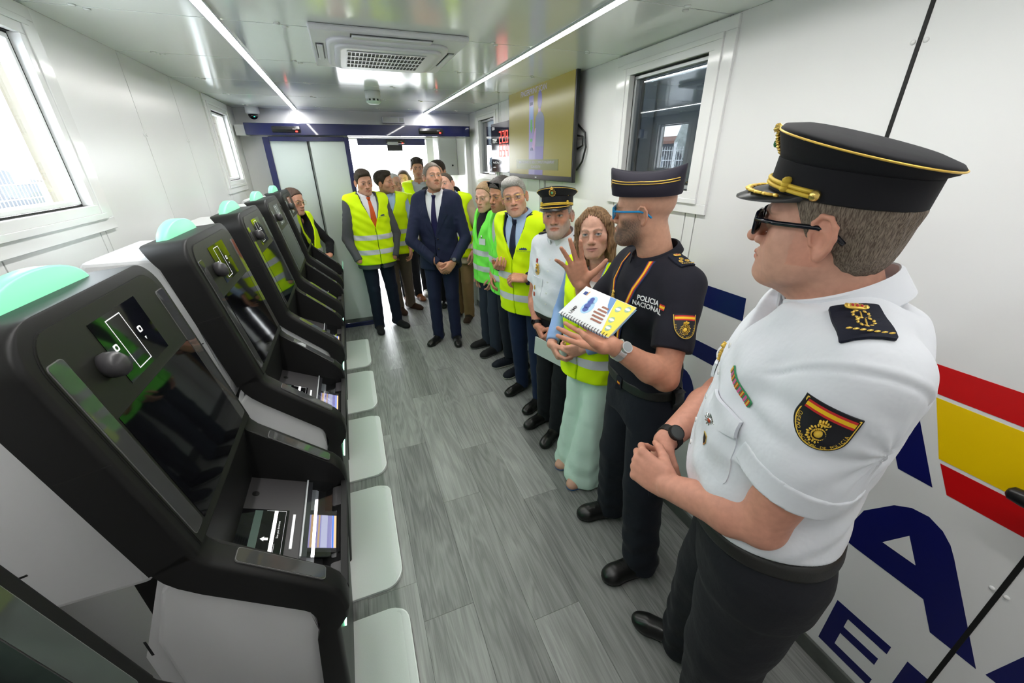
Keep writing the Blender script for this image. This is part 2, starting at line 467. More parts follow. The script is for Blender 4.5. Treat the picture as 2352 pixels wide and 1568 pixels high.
# wall graphics (printed film on the right wall)
gr = empty('wall_lettering', (XR, .6, 0)); tag(gr, 'navy, red and yellow film lettering and flag bands on the right wall', 'lettering')
def film(name, poly, m, z=.0008):
    pts = [(y - .6, zz) for (y, zz) in poly]
    obj(name, prism(name, pts, 0, -z, -.0001), m, gr)
film('flag_band', [(.477, 1.283), (.165, 1.283), (.165, 1.204), (.440, 1.204)], REDV)
film('flag_band', [(.434, 1.193), (.165, 1.193), (.165, 1.028), (.372, 1.028)], YELV)
film('flag_band', [(.365, 1.017), (.165, 1.017), (.165, .938), (.324, .938)], REDV)
film('flag_band', [(.145, 1.283), (-.4, 1.283), (-.4, 1.204), (.145, 1.204)], REDV)
film('flag_band', [(.145, 1.193), (-.4, 1.193), (-.4, 1.028), (.145, 1.028)], YELV)
film('flag_band', [(.145, 1.017), (-.4, 1.017), (-.4, .938), (.145, .938)], REDV)
film('letter', [(.53, 1.283), (.355, .937), (.437, .937), (.475, 1.01), (.56, 1.01), (.60, .937), (.68, .937), (.60, 1.283)], NAVYV)
film('letter', [(1.40, 1.285), (1.063, 1.285), (1.054, 1.19), (1.40, 1.19)], NAVYV)
film('letter', [(1.40, 1.02), (1.12, 1.02), (1.10, .94), (1.40, .94)], NAVYV)
film('letter', [(.515, .495), (.470, .582), (.47, .585), (.478, .66), (.464, .735), (.407, .816), (.371, .841), (.331, .846), (.294, .828), (.268, .801), (.249, .769), (.107, .494), (.209, .494), (.255, .583), (.44, .583)][2:], NAVYV)
film('letter_counter', [(.39, .672), (.346, .751), (.304, .672)], WHITE, .0016)
film('letter', [(.42, .334), (.255, .334), (.2545, .296), (.373, .296), (.373, .250), (.2645, .250), (.2645, .214), (.373, .214), (.373, .151), (.251, .151), (.251, .112), (.42, .112)], NAVYV)
film('letter', [(.211, .335), (.16, .335), (.16, .112), (.211, .112)], NAVYV)
film('letter', [(.06, .66), (-.2, .66), (-.2, .50), (.09, .50)], NAVYV)
film('letter', arc(1.30, .67, .10, .175, 180, 90, 1)[1:] + arc(1.30, .67, -.10, .175, 90, -90, 14) + [(1.38, .495), (1.38, .845)], NAVYV)
film('letter_counter', arc(1.33, .67, -.05, .10, 90, -90, 10) + [(1.37, .57), (1.37, .77)], WHITE, .0016)

# ceiling cassette (air conditioner) + smoke detector + dome camera + emergency light
AC = mat('ac_white', (.74, .74, .78), .35)
ac = empty('air_conditioner', (.272, 2.305, ZC)); tag(ac, 'white ceiling cassette air conditioner with louvred centre grille', 'air conditioner')
S_ = .385
obj('panel', box('panel', (-.385, -.32, -.022), (.385, .32, -.0005), .008, 2), AC, ac)
inner = rrect(-.315, -.255, .315, .255, .09, 6)
def lid(poly, z0, z1, k):
    return [[(x, y, z0) for x, y in poly], [(x * k, y * k, z1) for x, y in poly]]
obj('trim', rings('trim', [[(x, y, -.022) for x, y in inner], [(x * .985, y * .985, -.034) for x, y in inner], [(x * .93, y * .93, -.036) for x, y in inner]]), AC, ac)
slot = rrect(-.245, -.19, .245, .19, .05, 5)
obj('grille_panel', rings('grille_panel', [[(x * 1.13, y * 1.14, -.036) for x, y in slot], [(x * 1.12, y * 1.12, -.046) for x, y in slot], [(x, y, -.047) for x, y in slot]]), AC, ac)
obj('grille_void', box('grille_void', (-.215, -.150, -.048), (.195, .140, -.0465)), GASKET, ac)
for i in range(21):
    x = -.215 + i * .41 / 20
    obj('slat', box('slat', (x - .0022, -.150, -.0495), (x + .0022, .140, -.048)), AC, ac)
for i in range(5):
    y = -.150 + i * .29 / 4
    obj('crossbar', box('crossbar', (-.215, y - .006, -.0500), (.195, y + .006, -.0485)), AC, ac)
for (x0, y0, x1, y1) in ((-.20, -.30, .20, -.255), (-.20, .255, .20, .30), (-.365, -.13, -.325, .13), (.325, -.13, .365, .13)):
    obj('vane_slot', box('vane_slot', (x0, y0, -.0232), (x1, y1, -.0222)), mat('ac_dark', (.06, .06, .07), .5), ac)
    dx, dy = (.0, .004) if y0 * y1 > 0 and abs(y0) > .2 else (.004, 0)
    obj('vane', box('vane', (x0 + .006, y0 + .003, -.031), (x1 - .006, y1 - .003, -.0235), .003, 1), AC, ac)
tm = text_mesh('bxr', .022); xform(tm, frame((-.215, -.10, -.0475), (0, 1, 0), (1, 0, 0))); obj('marking', tm, SENS, ac)
for ch in ac.children: ch.scale = (.81, 1.08, 1)
sd = empty('smoke_detector', (.295, 3.58, ZC)); tag(sd, 'white round smoke detector under the ceiling near the door', 'detector')
def disc_rings(prof, n=24): return [[(r_ * math.cos(2 * math.pi * i / n), r_ * math.sin(2 * math.pi * i / n), z) for i in range(n)] for r_, z in prof]
obj('base', rings('base', disc_rings([(.056, 0), (.056, -.045), (.05, -.05)])), AC, sd)
obj('vent', rings('vent', disc_rings([(.047, -.050), (.047, -.062)])), SENS, sd)
for i in range(10):
    a = 2 * math.pi * i / 10
    o = obj('fin', box('fin', (.040, -.007, -.063), (.0505, .007, -.050)), AC, sd); o.rotation_euler = (0, 0, a)
obj('cap', rings('cap', disc_rings([(.052, -.0625), (.052, -.072), (.036, -.082)])), mat('det_green', (.7, .85, .75), .4), sd)
dc = empty('dome_camera', (-.70, 4.82, ZC)); tag(dc, 'white ceiling camera with black dome in the left far corner', 'camera')
obj('base', rings('base', disc_rings([(.055, 0), (.058, -.05), (.050, -.06)])), AC, dc)
obj('dome', rings('dome', disc_rings([(.042, -.06), (.040, -.078), (.030, -.094), (.016, -.102), (.004, -.104)])), BLACKG, dc)
obj('indicator', rings('indicator', disc_rings([(.006, -.0), (.006, -.004)], 8)), mat('green_led', (0, .6, .3), .4, emit=(.05, .9, .45), es=2), dc).location = (.012, -.034, -.082)
em = empty('emergency_light', (.58, 4.94, 2.195)); tag(em, 'slim white emergency light on the wall above the door beam', 'lamp')
obj('body', box('body', (-.115, -.045, -.03), (.115, 0, .03), .004, 2), AC, em)
obj('lens', box('lens', (-.105, -.048, -.022), (.045, -.045, .022), .001, 1), mat('em_lens', (.62, .64, .62), .2), em)
obj('test_panel', box('test_panel', (.06, -.048, -.02), (.105, -.045, .02), .001, 1), mat('em_panel', (.5, .52, .5), .4), em)

# exterior : ground, fence and parked car seen through the left windows, neighbouring unit on the right
gd = structure(obj('ground_outside', box('ground_outside', (-30, -12, -.2), (30, 40, -.12)), mat('asphalt_pale', (.55, .55, .55), .8, var=(2, .1))))
FW = mat('fence_white', (.85, .86, .88), .5)
fe = empty('mesh_fence', (-5.6, 3.0, -.12)); tag(fe, 'white welded mesh fence panels outside the left windows', 'fence')
for k in range(7):
    y = -6 + k * 2.5
    obj('post', box('post', (-.03, y - .03, 0), (.03, y + .03, 2.3), .004, 1), FW, fe)
    ms = []
    if k < 6:
        for i in range(24): ms.append(box('w', (-.004, y + .1 + i * .1 - .004, .08), (.004, y + .1 + i * .1 + .004, 2.2)))
        for i in range(9): ms.append(box('w', (-.006, y + .03, .1 + i * .25), (.006, y + 2.47, .115 + i * .25)))
        obj('mesh_panel', join('mesh_panel', ms), FW, fe)
car = empty('parked_car', (-4.1, 4.2, -.12)); tag(car, 'pale hatchback car parked outside the left window', 'car')
CW = mat('car_paint', (.75, .77, .80), .15, coat=.6)
sidep = [(-1.95, .32), (-1.98, .75), (-1.75, .98), (-1.05, 1.12), (-.55, 1.60), (.75, 1.64), (1.55, 1.18), (1.85, 1.05), (1.95, .7), (1.92, .30)]
obj('body', prism('body', [(z0, z1) for z0, z1 in sidep], 0, -.78, .78, .06, 3, True), CW, car)
for s in (-1, 1):
    obj('side_window', prism('side_window', [(-.9, 1.16), (-.5, 1.53), (.05, 1.55), (.05, 1.16)], 0, s * .79 - .005, s * .79 + .005), mat('car_window', (.30, .33, .38), .1), car)  # window glare is put into the pale glass colour
    obj('side_window', prism('side_window', [(.13, 1.16), (.13, 1.55), (.7, 1.56), (1.25, 1.2)], 0, s * .79 - .005, s * .79 + .005), mat('car_window', (.30, .33, .38), .1), car)
    for y in (-1.22, 1.2):
        w_ = obj('wheel', rings('wheel', [[(x_, math.cos(a) * r_, math.sin(a) * r_) for a in [2 * math.pi * i / 20 for i in range(20)]] for x_, r_ in ((-.1, .30), (-.1, .32), (.1, .32), (.1, .30))]), BLACKP, car)
        w_.location = (s * .72, y, .32)
        hbp = obj('hubcap', rings('hubcap', [[(x_, math.cos(a) * r_, math.sin(a) * r_) for a in [2 * math.pi * i / 12 for i in range(12)]] for x_, r_ in ((-.105, .2), (.105, .2))]), GREYM, car); hbp.location = (s * .72, y, .32)
for i in range(5):
    t = empty('street_tree', (-9 - (i % 2) * 2.4, 2 + i * 4.0, -.12)); tag(t, 'hazy tree beyond the fence outside the left window, %s' % ['first', 'second', 'third', 'fourth', 'fifth'][i] + ' along the street', 'tree', 'trees beyond the fence')
    obj('trunk', tube('trunk', [(0, 0, 0), (.05, 0, 1.2), (0, .1, 2.4)], [.16, .12, .08]), mat('bark', (.3, .26, .24), .9), t)
    bm = bmesh.new(); bmesh.ops.create_icosphere(bm, subdivisions=3, radius=1.3)
    for v in bm.verts:
        v.co *= 1 + .25 * math.sin(v.co.x * 5 + i) * math.sin(v.co.y * 6) * math.sin(v.co.z * 5 + 1); v.co.z += 2.9
    obj('crown', from_bm('crown', bm, True), mat('leaf_pale', (.42, .46, .44), .8, var=(6, .3)), t)
wh = empty('street_building', (-16, 12, -.12)); tag(wh, 'long low grey building beyond the fence outside the left windows', 'building')
obj('wall', box('wall', (-.2, -16, 0), (0, 22, 2.7)), mat('render_grey', (.085, .09, .10), .8), wh)
obj('roof', prism('roof', [(-3, 2.7), (.25, 2.7), (.2, 2.85), (-1.4, 3.2)], 1, -16.2, 22.2), mat('roof_rust', (.20, .10, .07), .8), wh)
for i in range(9): obj('window', box('window', (0, -14 + i * 4, 1.0), (.03, -12.8 + i * 4, 2.0)), mat('car_window', (.30, .33, .38), .1), wh)
bl = empty('neighbour_cabin', (3.0, 2.5, -.12)); tag(bl, 'dark grey neighbouring cabin outside the right windows', 'building')
obj('wall', box('wall', (0, -6, 0), (.1, 6, 4.2)), mat('dark_cladding', (.07, .08, .09), .5), bl)
for i in range(12):
    obj('rib', box('rib', (-.02, -5.8 + i, 0), (-.001, -5.75 + i, 4.2)), mat('dark_rib', (.05, .06, .07), .5), bl)
obj('roof', box('roof', (-1.3, -6, 4.2), (.1, 6, 4.3)), mat('dark_cladding', (.07, .08, .09), .5), bl)

# wall screen, info panel
tv = empty('wall_screen', (1.36, 2.945, 1.985)); tag(tv, 'large black flat screen with olive picture on the right wall', 'screen')
TVB = mat('tv_black', (.01, .01, .011), .3)
obj('housing', box('housing', (-.012, -.555, -.325), (.012, .555, .325), .004, 2), TVB, tv)
obj('back_case', box('back_case', (.012, -.40, -.24), (.050, .40, .20), .008, 2), TVB, tv)
def emat(name, c, k=.22): return mat(name, tuple(v * .25 for v in c), .25, spec=.3, emit=c, es=k)
OL = emat('screen_olive', (.30, .27, .055)); LV = emat('screen_lavender', (.30, .28, .50)); SB = emat('screen_slate', (.20, .23, .33)); VI = emat('screen_violet', (.19, .17, .40)); GRN = emat('screen_green', (.12, .42, .12)); OLG = emat('screen_band', (.19, .21, .07)); PK = emat('screen_pink', (.46, .30, .52)); DKB = emat('screen_navy', (.08, .10, .22)); TXL = emat('screen_text', (.44, .42, .62))
pic = obj('picture', box('picture', (-.0135, -.540, -.290), (-.0121, .540, .311)), OL, tv)
def onscreen(poly, m, nm, d=.0006):      # poly in (s,z): s = right-wards as read from the room, origin screen centre
    obj(nm, prism(nm, [(-s, z) for s, z in poly], 0, -.0135 - d, -.0135), m, pic)
onscreen([(-.13, -.29), (-.13, .23), (-.05, .23), (-.04, -.02), (.02, -.10), (-.02, -.29)], LV, 'kiosk_picture')
onscreen([(-.02, -.29), (-.01, -.09), (.13, -.09), (.12, -.29)], VI, 'legs_picture', .0008)
onscreen(arc(.058, .055, .075, .065, 0, 180, 8) + [(-.017, -.10), (.133, -.10)], SB, 'torso_picture', .001)
onscreen([(.03, .10), (.03, .14), (.07, .14), (.07, .10)], PK, 'neck_picture', .0008)
onscreen(arc(.055, .19, .036, .055, 0, 360, 16)[:-1], VI, 'head_picture', .001)
onscreen([(-.07, -.10), (-.02, .02), (.0, .02), (-.01, -.07), (-.03, -.13)], PK, 'arm_picture', .0012)
onscreen([(-.115, .08), (-.115, .16), (-.055, .16), (-.055, .08)], emat('screen_blue', (.22, .34, .62)), 'panel_picture', .001)
onscreen([(-.115, .17), (-.115, .19), (-.065, .19), (-.065, .17)], DKB, 'display_picture', .001)
onscreen([(-.10, .03), (-.10, .08), (-.07, .08), (-.07, .03), (-.06, .03), (-.085, -.01), (-.11, .03)][::-1], GRN, 'arrow_picture', .0014)
onscreen(arc(-.085, -.055, .02, .012, 0, 360, 10)[:-1], GRN, 'dot_picture', .0014)
onscreen(arc(-.075, -.125, .03, .022, 0, 180, 10), DKB, 'reader_picture', .0014)
onscreen([(-.38, -.255), (-.38, -.185), (.36, -.185), (.36, -.255)], OLG, 'caption_band', .0016)
def screen_text(s, body, sz, z, ss, m):
    tm = text_mesh(body, sz); xform(tm, frame((-.0155, -ss, z), (0, -1, 0), (0, 0, 1))); obj('caption', tm, m, pic)
screen_text(0, 'BIEN COLOCADO EL DEDO, COMPLETE FINGERPRINT', .026, -.205, -.01, TXL)
screen_text(0, 'SCAN BOOTH', .026, -.237, 0, TXL)
screen_text(0, 'FINGERPRINT SCAN', .05, .255, -.06, TXL)
lg = text_mesh('SONIC', .014); bpy.data.meshes.remove(lg)
obj('maker_plate', box('maker_plate', (-.0135, -.015, -.312), (-.012, .015, -.304)), GREYM, tv)
obj('mount', box('mount', (.05, -.12, -.12), (.0595, .12, .12)), GREYM, tv)
for i, pts in enumerate(([(.03, -.50, .02), (.045, -.585, -.04), (.045, -.605, -.12), (.04, -.58, -.2), (.05, -.50, -.25)], [(.03, -.50, -.05), (.045, -.56, -.06), (.045, -.565, -.11), (.04, -.5, -.13)])):
    obj('cable', tube('cable', pts, .006, 6), TVB, tv)
for y in (.06, -.02, -.04):
    obj('cable', tube('cable', [(.045, y, -.24), (.055, y, -.45), (.055, y, -.75)], .002, 5), TVB, tv)

ip = empty('climate_panel', (1.385, 3.775, 1.90)); tag(ip, 'black wall panel showing red temperature and humidity digits', 'display')
obj('housing', box('housing', (0, -.275, -.205), (.034, .285, .205), .003, 1), TVB, ip)
obj('glass', box('glass', (-.004, -.275, -.205), (-.0002, .285, .205)), mat('panel_glass', (.012, .012, .016), .08, spec=.25), ip)
RED = mat('digit_red', (.8, .03, .02), .4, emit=(1, .05, .03), es=1.1); WT = mat('digit_white', (.9, .9, .9), .5, emit=(1, 1, 1), es=.25)
def seg7(d, s0, z0, w_, h_):
    on = {'2': 'abged', '8': 'abcdefg', '6': 'acdefg', '5': 'acdfg', '4': 'bcfg'}[d]
    t = .011
    segs = dict(a=(0, h_ - t, w_, h_), b=(w_ - t, h_ / 2, w_, h_), c=(w_ - t, 0, w_, h_ / 2), d=(0, 0, w_, t), e=(0, 0, t, h_ / 2), f=(0, h_ / 2, t, h_), g=(0, h_ / 2 - t / 2, w_, h_ / 2 + t / 2))
    for k_ in on:
        a0, b0, a1, b1 = segs[k_]
        obj('digit_segment', box('digit_segment', (-.0055, -(s0 + a1 - .001), z0 + b0 + .001), (-.0042, -(s0 + a0 + .001), z0 + b1 - .001)), RED, ip)
for row, (digs, z0) in enumerate((('228', .035), ('654', -.075))):
    for i, d in enumerate(digs): seg7(d, -.06 + i * .085, z0, .058, .10)
    obj('digit_segment', box('digit_segment', (-.0055, -.096, z0), (-.0042, -.086, z0 + .01)), RED, ip)
def ip_text(body, sz, s, z, al='LEFT'):
    tm = text_mesh(body, sz, align=al); xform(tm, frame((-.0046, -s, z), (0, -1, 0), (0, 0, 1))); obj('marking', tm, WT, ip)
ip_text('IDSA', .035, -.255, .165); ip_text('TEMP.', .05, -.25, .06); ip_text('HUM.', .05, -.25, -.05); ip_text('\u00b0C', .08, .19, .09); ip_text('%', .06, .20, 0.0); ip_text('H', .06, .20, -.05)
ip_text('Min. 20\u00b0C  Max. 27\u00b0C  Hr. 30-70%', .024, -.24, -.125); ip_text('www.idsa.es', .015, -.24, -.165)
# ------------------------------------------------------------------ self-service kiosks along the left wall
KB = mat('kiosk_black', (.0085, .0085, .0085), .46, spec=.35, bump=(1400, .15, .0004))
KF = mat('kiosk_face', (.013, .014, .011), .42, spec=.4, bump=(1400, .15, .0004))
KT = mat('kiosk_tray', (.055, .052, .055), .45, bump=(1400, .1, .0004))
KW = mat('kiosk_white', (.74, .74, .75), .45)
KL = mat('strip_lens', (.055, .057, .055), .03, spec=.9)
KR = mat('strip_rim', (.16, .16, .16), .25)
PLT = mat('plate_white', (.82, .84, .83), .38, var=(300, .02))
LAMPG = mat('signal_green', (.12, .42, .26), .4, emit=(.24, .72, .42), es=.52)
STRG = mat('strip_green', (.3, .9, .5), .4, emit=(.22, 1.0, .50), es=15.0)
SCRG = mat('bar_white', (1, 1, 1), .4, emit=(1, .98, .95), es=1.0)
SCRW = mat('print_white', (.8, .8, .8), .5, emit=(.8, .82, .85), es=.22)
MIRG = glass_mat('kiosk_glass', (.82, .84, .86), 1.8)
KX = .45
def face_pt(u, v, n=0.0):
    """point on the screen face: u across, v up the slope from its foot, n out of the face"""
    x0, z0, x1, z1 = -.405, 1.09, -.505, 1.585
    L_ = math.hypot(x1 - x0, z1 - z0); dx, dz = (x1 - x0) / L_, (z1 - z0) / L_
    return (x0 + dx * v + dz * n + KX, u, z0 + dz * v - dx * n)
def desk_pt(u, v, n=0.0):
    x0, z0, x1, z1 = -.385, 1.04, -.195, .86
    L_ = math.hypot(x1 - x0, z1 - z0); dx, dz = (x1 - x0) / L_, (z1 - z0) / L_
    return (x0 + dx * v - dz * n + KX, u, z0 + dz * v + dx * n)
def tray_pt(u, v, n=0.0):
    x0, z0, x1, z1 = -.44, .885, -.24, .785
    L_ = math.hypot(x1 - x0, z1 - z0); dx, dz = (x1 - x0) / L_, (z1 - z0) / L_
    return (x0 + dx * v - dz * n + KX, u, z0 + dz * v + dx * n)
def plate_on(fn, poly, n0, n1, name, smooth=False):
    """slab whose outline is given in (u,v) of a kiosk surface"""
    k = len(poly)
    vs = [fn(u, v, n0) for u, v in poly] + [fn(u, v, n1) for u, v in poly]
    fs = [tuple(range(k)), tuple(range(k, 2 * k))] + [(i, (i + 1) % k, k + (i + 1) % k, k + i) for i in range(k)]
    bm = bmesh.new(); me = bpy.data.meshes.new('t'); me.from_pydata(vs, [], fs); bm.from_mesh(me); bpy.data.meshes.remove(me)
    return from_bm(name, bm, smooth)
def quad(u0, v0, u1, v1): return [(u0, v0), (u1, v0), (u1, v1), (u0, v1)]
HW = .268
def ribbon(name, front, back, hws, rad=.018):
    """loft along paired front/back profile points (x,z); each cross-section a rounded rectangle across u"""
    rs = []
    for (f, b, hw) in zip(front, back, hws):
        dx, dz = f[0] - b[0], f[1] - b[1]
        ring_ = []
        for (u, t) in rrect(-hw, 0, hw, 1, .0001, 1)[:0] or []: pass
        r_ = min(rad, hw * .9); T = math.hypot(dx, dz); rt = min(r_ / T, .45)
        pts = []
        for a in range(0, 91, 18): pts.append((hw - r_ + r_ * math.cos(R(a)), 1 - rt + rt * math.sin(R(a))))
        for a in range(90, 181, 18): pts.append((-hw + r_ + r_ * math.cos(R(a)), 1 - rt + rt * math.sin(R(a))))
        pts += [(-hw, 0), (hw, 0)]
        rs.append([(b[0] + dx * t + KX, u, b[1] + dz * t) for u, t in pts])
    return shade_auto(rings(name, rs), 40)
def make_kiosk():
    k = empty('kiosk', (-KX, 0, 0))
    # head : screen housing with rounded upper corners
    f, b, h = [], [], []
    for i in range(9):
        v = -.015 + i * .055
        p = face_pt(0, v); q = face_pt(0, v, -.088)
        f.append((p[0] - KX, p[2])); b.append((q[0] - KX, q[2])); h.append(HW)
    for a in range(0, 91, 10):
        v = .425 + .075 * math.sin(R(a)); hw = HW - .075 * (1 - math.cos(R(a)))
        p = face_pt(0, v); q = face_pt(0, v + .012, -.125 if a > 60 else -.088 - .037 * a / 70)
        f.append((p[0] - KX, p[2])); b.append((q[0] - KX, q[2])); h.append(hw)
    obj('head_shell', ribbon('head_shell', f, b, h, .012), KB, k)
    # recessed-look inner face panel
    inset = [(u, v) for u, v in [(-.238, -.010)] + [(.238, -.010)]] + arc(.178, .405, .06, .07, 0, 90, 7) + arc(-.178, .405, .06, .07, 90, 180, 7)
    obj('face_panel', plate_on(face_pt, inset, -.002, .0025, 'face_panel'), KF, k)
    groove = [(u * 1.012, (v - .2) * 1.008 + .2) for u, v in inset]
    obj('face_gap', plate_on(face_pt, groove, -.003, .0008, 'face_gap'), GASKET, k)
    dp = obj('display', plate_on(face_pt, quad(-.090, .315, .102, .447), .0005, .0036, 'display'), BLACKG, k)
    for q_ in (quad(-.040, .325, .018, .327), quad(-.040, .434, .018, .436), quad(-.040, .325, -.038, .436), quad(.016, .325, .018, .436)):
        obj('guide_frame', plate_on(face_pt, q_, .0036, .0040, 'guide_frame'), SCRW, dp)
    for u in (-.062, .045):
        obj('icon', plate_on(face_pt, rrect(u - .008, .378, u + .008, .392, .003, 2), .0036, .0040, 'icon'), SCRW, dp)
        obj('icon_lens', plate_on(face_pt, arc(u, .385, .004, .004, 0, 360, 10)[:-1], .0040, .0043, 'icon_lens'), BLACKG, dp)
        obj('icon', plate_on(face_pt, [(u - .003, .366), (u + .004, .366), (u, .359)], .0036, .0040, 'icon'), SCRW, dp)
    obj('touch_screen', plate_on(face_pt, quad(-.183, .010, .207, .290), .0005, .0038, 'touch_screen'), BLACKG, k)
    # camera pod
    cx, cz = -.122, .372
    prof = [(.0, .021, 1), (.012, .025, 1), (.026, .024, 1), (.035, .018, 1), (.039, .007, 1)]
    rs = [[face_pt(cx + math.cos(a) * r_ * .92, cz + math.sin(a) * r_ * (1.12 if math.sin(a) > 0 else .98) - n * .12, n) for a in [2 * math.pi * i / 18 for i in range(18)]] for n, r_, _ in prof]
    cp = obj('camera_pod', rings('camera_pod', rs), mat('pod_grey', (.045, .043, .046), .35), k)
    obj('lens', rings('lens', [[face_pt(cx + .026 + n, cz - .01 + math.sin(a) * .004, .018 + math.cos(a) * .004) for a in [2 * math.pi * i / 8 for i in range(8)]] for n in (0, .006)]), mat('lens_amber', (.45, .32, .18), .1), cp)
    # light strips on the face and on the arms
    for (fn, u0, u1, v0, v1) in ((face_pt, -.234, -.192, .012, .428), (face_pt, .196, .240, .012, .428), (desk_pt, -.250, -.212, .036, .248), (desk_pt, .205, .243, .036, .246)):
        s = obj('light_strip', plate_on(fn, rrect(u0 + .0015, v0 + .0015, u1 - .0015, v1 - .0015, .007, 4), .001, .0046, 'light_strip'), KL, k)
        obj('rim', plate_on(fn, rrect(u0, v0, u1, v1, .008, 4), .0005, .0038, 'rim'), KR, s)
    # arms + nose + column
    front = [(-.4085, 1.095), (-.400, 1.062), (-.385, 1.040), (-.350, 1.007), (-.195, .860), (-.176, .830), (-.168, .795), (-.167, .760)]
    back = [(-.484, 1.060), (-.472, 1.030), (-.456, 1.005), (-.425, .970), (-.262, .815), (-.250, .800), (-.242, .775), (-.240, .745)]
    for s in (-1, 1):
        rs = []
        for (f_, b_) in zip(front, back):
            dx, dz = f_[0] - b_[0], f_[1] - b_[1]
            pts = [(.202, 0), (.202, .94), (.210, 1)] + [(HW - .012 + .012 * math.cos(R(a)), .84 + .16 * math.sin(R(a))) for a in (90, 60, 30, 0)] + [(HW, 0)]
            rs.append([(b_[0] + dx * t + KX, s * u, b_[1] + dz * t) for u, t in pts])
        obj('arm', shade_auto(rings('arm', rs), 40), KB, k)
    cf = [(-.167, .762), (-.172, .735), (-.198, .700), (-.217, .443), (-.272, .012)]
    cb = [(-.240, .745), (-.243, .725), (-.255, .690), (-.285, .430), (-.345, .012)]
    obj('front_column', ribbon('front_column', cf, cb, [HW] * 5, .012), KB, k)
    obj('nose_bar', prism('nose_bar', [(-.240 + KX, .745), (-.167 + KX, .762), (-.168 + KX, .775), (-.185 + KX, .778), (-.190 + KX, .752), (-.238 + KX, .740)], 1, -.202, .202), KB, k)
    # tray : back wall, floor, scanner
    obj('tray_back', prism('tray_back', [(-.415 + KX, 1.085), (-.405 + KX, 1.085), (-.432 + KX, .885), (-.445 + KX, .885)], 1, -.203, .203), KB, k)
    for s in (-1, 1):
        obj('tray_side', prism('tray_side', [(-.446 + KX, .86), (-.43 + KX, 1.075), (-.405 + KX, 1.06), (-.215 + KX, .872), (-.185 + KX, .765), (-.25 + KX, .738)], 1, s * .2022, s * .2106), KB, k)
    tr = obj('tray', plate_on(tray_pt, quad(-.203, 0, .203, .19), -.02, 0, 'tray'), KT, k)
    obj('tray_step', plate_on(tray_pt, quad(-.203, .19, .203, .285), -.045, -.036, 'tray_step'), KB, k)
    obj('scanner_glass', plate_on(tray_pt, [(-.19, -.0), (.0, .0), (.065, .128), (-.12, .131)][0:0] or quad(-.13, .004, .065, .130), .0005, .003, 'scanner_glass'), BLACKG, tr)
    obj('light_bar', plate_on(tray_pt, quad(-.105, .091, .058, .100), .003, .006, 'light_bar'), SCRG, tr)
    obj('marker_bar', plate_on(tray_pt, quad(-.075, .142, .050, .149), .0005, .003, 'marker_bar'), SCRW, tr)
    obj('panel_print', plate_on(tray_pt, quad(-.125, .040, .06, .060), .003, .0033, 'panel_print'), mat('print_green', (.05, .085, .07), .3), tr)
    obj('arrow', plate_on(tray_pt, [(-.05, .082), (-.03, .082), (-.03, .086), (-.018, .078), (-.03, .070), (-.03, .074), (-.05, .074)][0:0] or [(-.044, .066), (-.036, .076), (-.040, .076), (-.040, .086), (-.048, .086), (-.048, .076), (-.052, .076)], .003, .0036, 'arrow'), SCRW, tr)
    tm = text_mesh('Scan your document', .0075); xform(tm, Matrix.Identity(4))
    for v in tm.vertices:
        v.co = tray_pt(v.co.x * 1.0 - .01, .108 - v.co.y, .0036)
    obj('print', tm, SCRW, tr)
    for (u0, v0, u1, v1) in ((-.11, .122, .06, .1225), (.06, .07, .0605, .1225), (-.11, .106, -.1095, .1225), (-.1, .103, -.06, .1035)):
        obj('print_line', plate_on(tray_pt, quad(u0, v0, u1, v1), .003, .0036, 'print_line'), SCRW, tr)
    obj('button', plate_on(tray_pt, arc(.13, .03, .010, .010, 0, 360, 14)[:-1], 0, .0015, 'button'), KB, tr)
    # tilted glass panel and terminal on the nose
    obj('glass_panel', plate_on(tray_pt, quad(-.105, .174, .203, .252), .004, .007, 'glass_panel'), MIRG, k)
    obj('glass_edge', plate_on(tray_pt, quad(-.105, .170, .203, .1745), -.01, .008, 'glass_edge'), mat('edge_pale', (.55, .57, .60), .2), k)
    te = obj('terminal', shade_auto(plate_on(tray_pt, rrect(-.075, .180, .085, .290, .01, 3), -.030, -.010, 'terminal')), KB, k)
    obj('terminal_screen', plate_on(tray_pt, quad(-.06, .190, .065, .270), -.0098, -.0090, 'terminal_screen'), emat('term_lilac', (.42, .38, .75), .5), te)
    for i, (v0, v1, c) in enumerate(((.196, .206, (.75, .45, .20)), (.209, .214, (.30, .26, .62)), (.217, .222, (.85, .55, .25)), (.226, .244, (.75, .74, .98)), (.258, .262, (.05, .22, .75)), (.264, .270, (.9, .6, .3)))):
        obj('colour_bar', plate_on(tray_pt, quad(-.06, v0, .065, v1), -.0090, -.0084, 'colour_bar'), emat('term_%d' % i, c, .5), te)
    obj('lip', plate_on(tray_pt, quad(-.08, .276, .09, .288), -.012, -.002, 'lip'), KB, te)
    for (u0, u1) in ((-.20, -.11), (-.09, .09), (.11, .20)):
        obj('nose_pad', shade_auto(plate_on(lambda u, v, n: (-.215 + KX + v, u, .752 + n), rrect(u0, 0, u1, .034, .006, 3), 0, .006 if u0 != -.09 else .002, 'nose_pad')), KT, k)
    # white pedestal and rear housing
    ped = [(-.550, .02), (-.550, .84), (-.500, .985), (-.470, 1.015), (-.455, 1.000), (-.300, .850), (-.258, .808), (-.247, .770), (-.252, .700), (-.285, .450), (-.340, .02)]
    core = [(-.550, .02), (-.550, .84), (-.46, .86), (-.262, .760), (-.252, .700), (-.285, .450), (-.340, .02)]
    p = obj('pedestal', prism('pedestal', [(x + KX, z) for x, z in core], 1, -.21, .21, .004, 1, False), KW, k)
    for s in (-1, 1):
        obj('side_cover', prism('side_cover', [(x + KX, z) for x, z in ped], 1, s * .211, s * .248, .016, 3, False), KW, p)
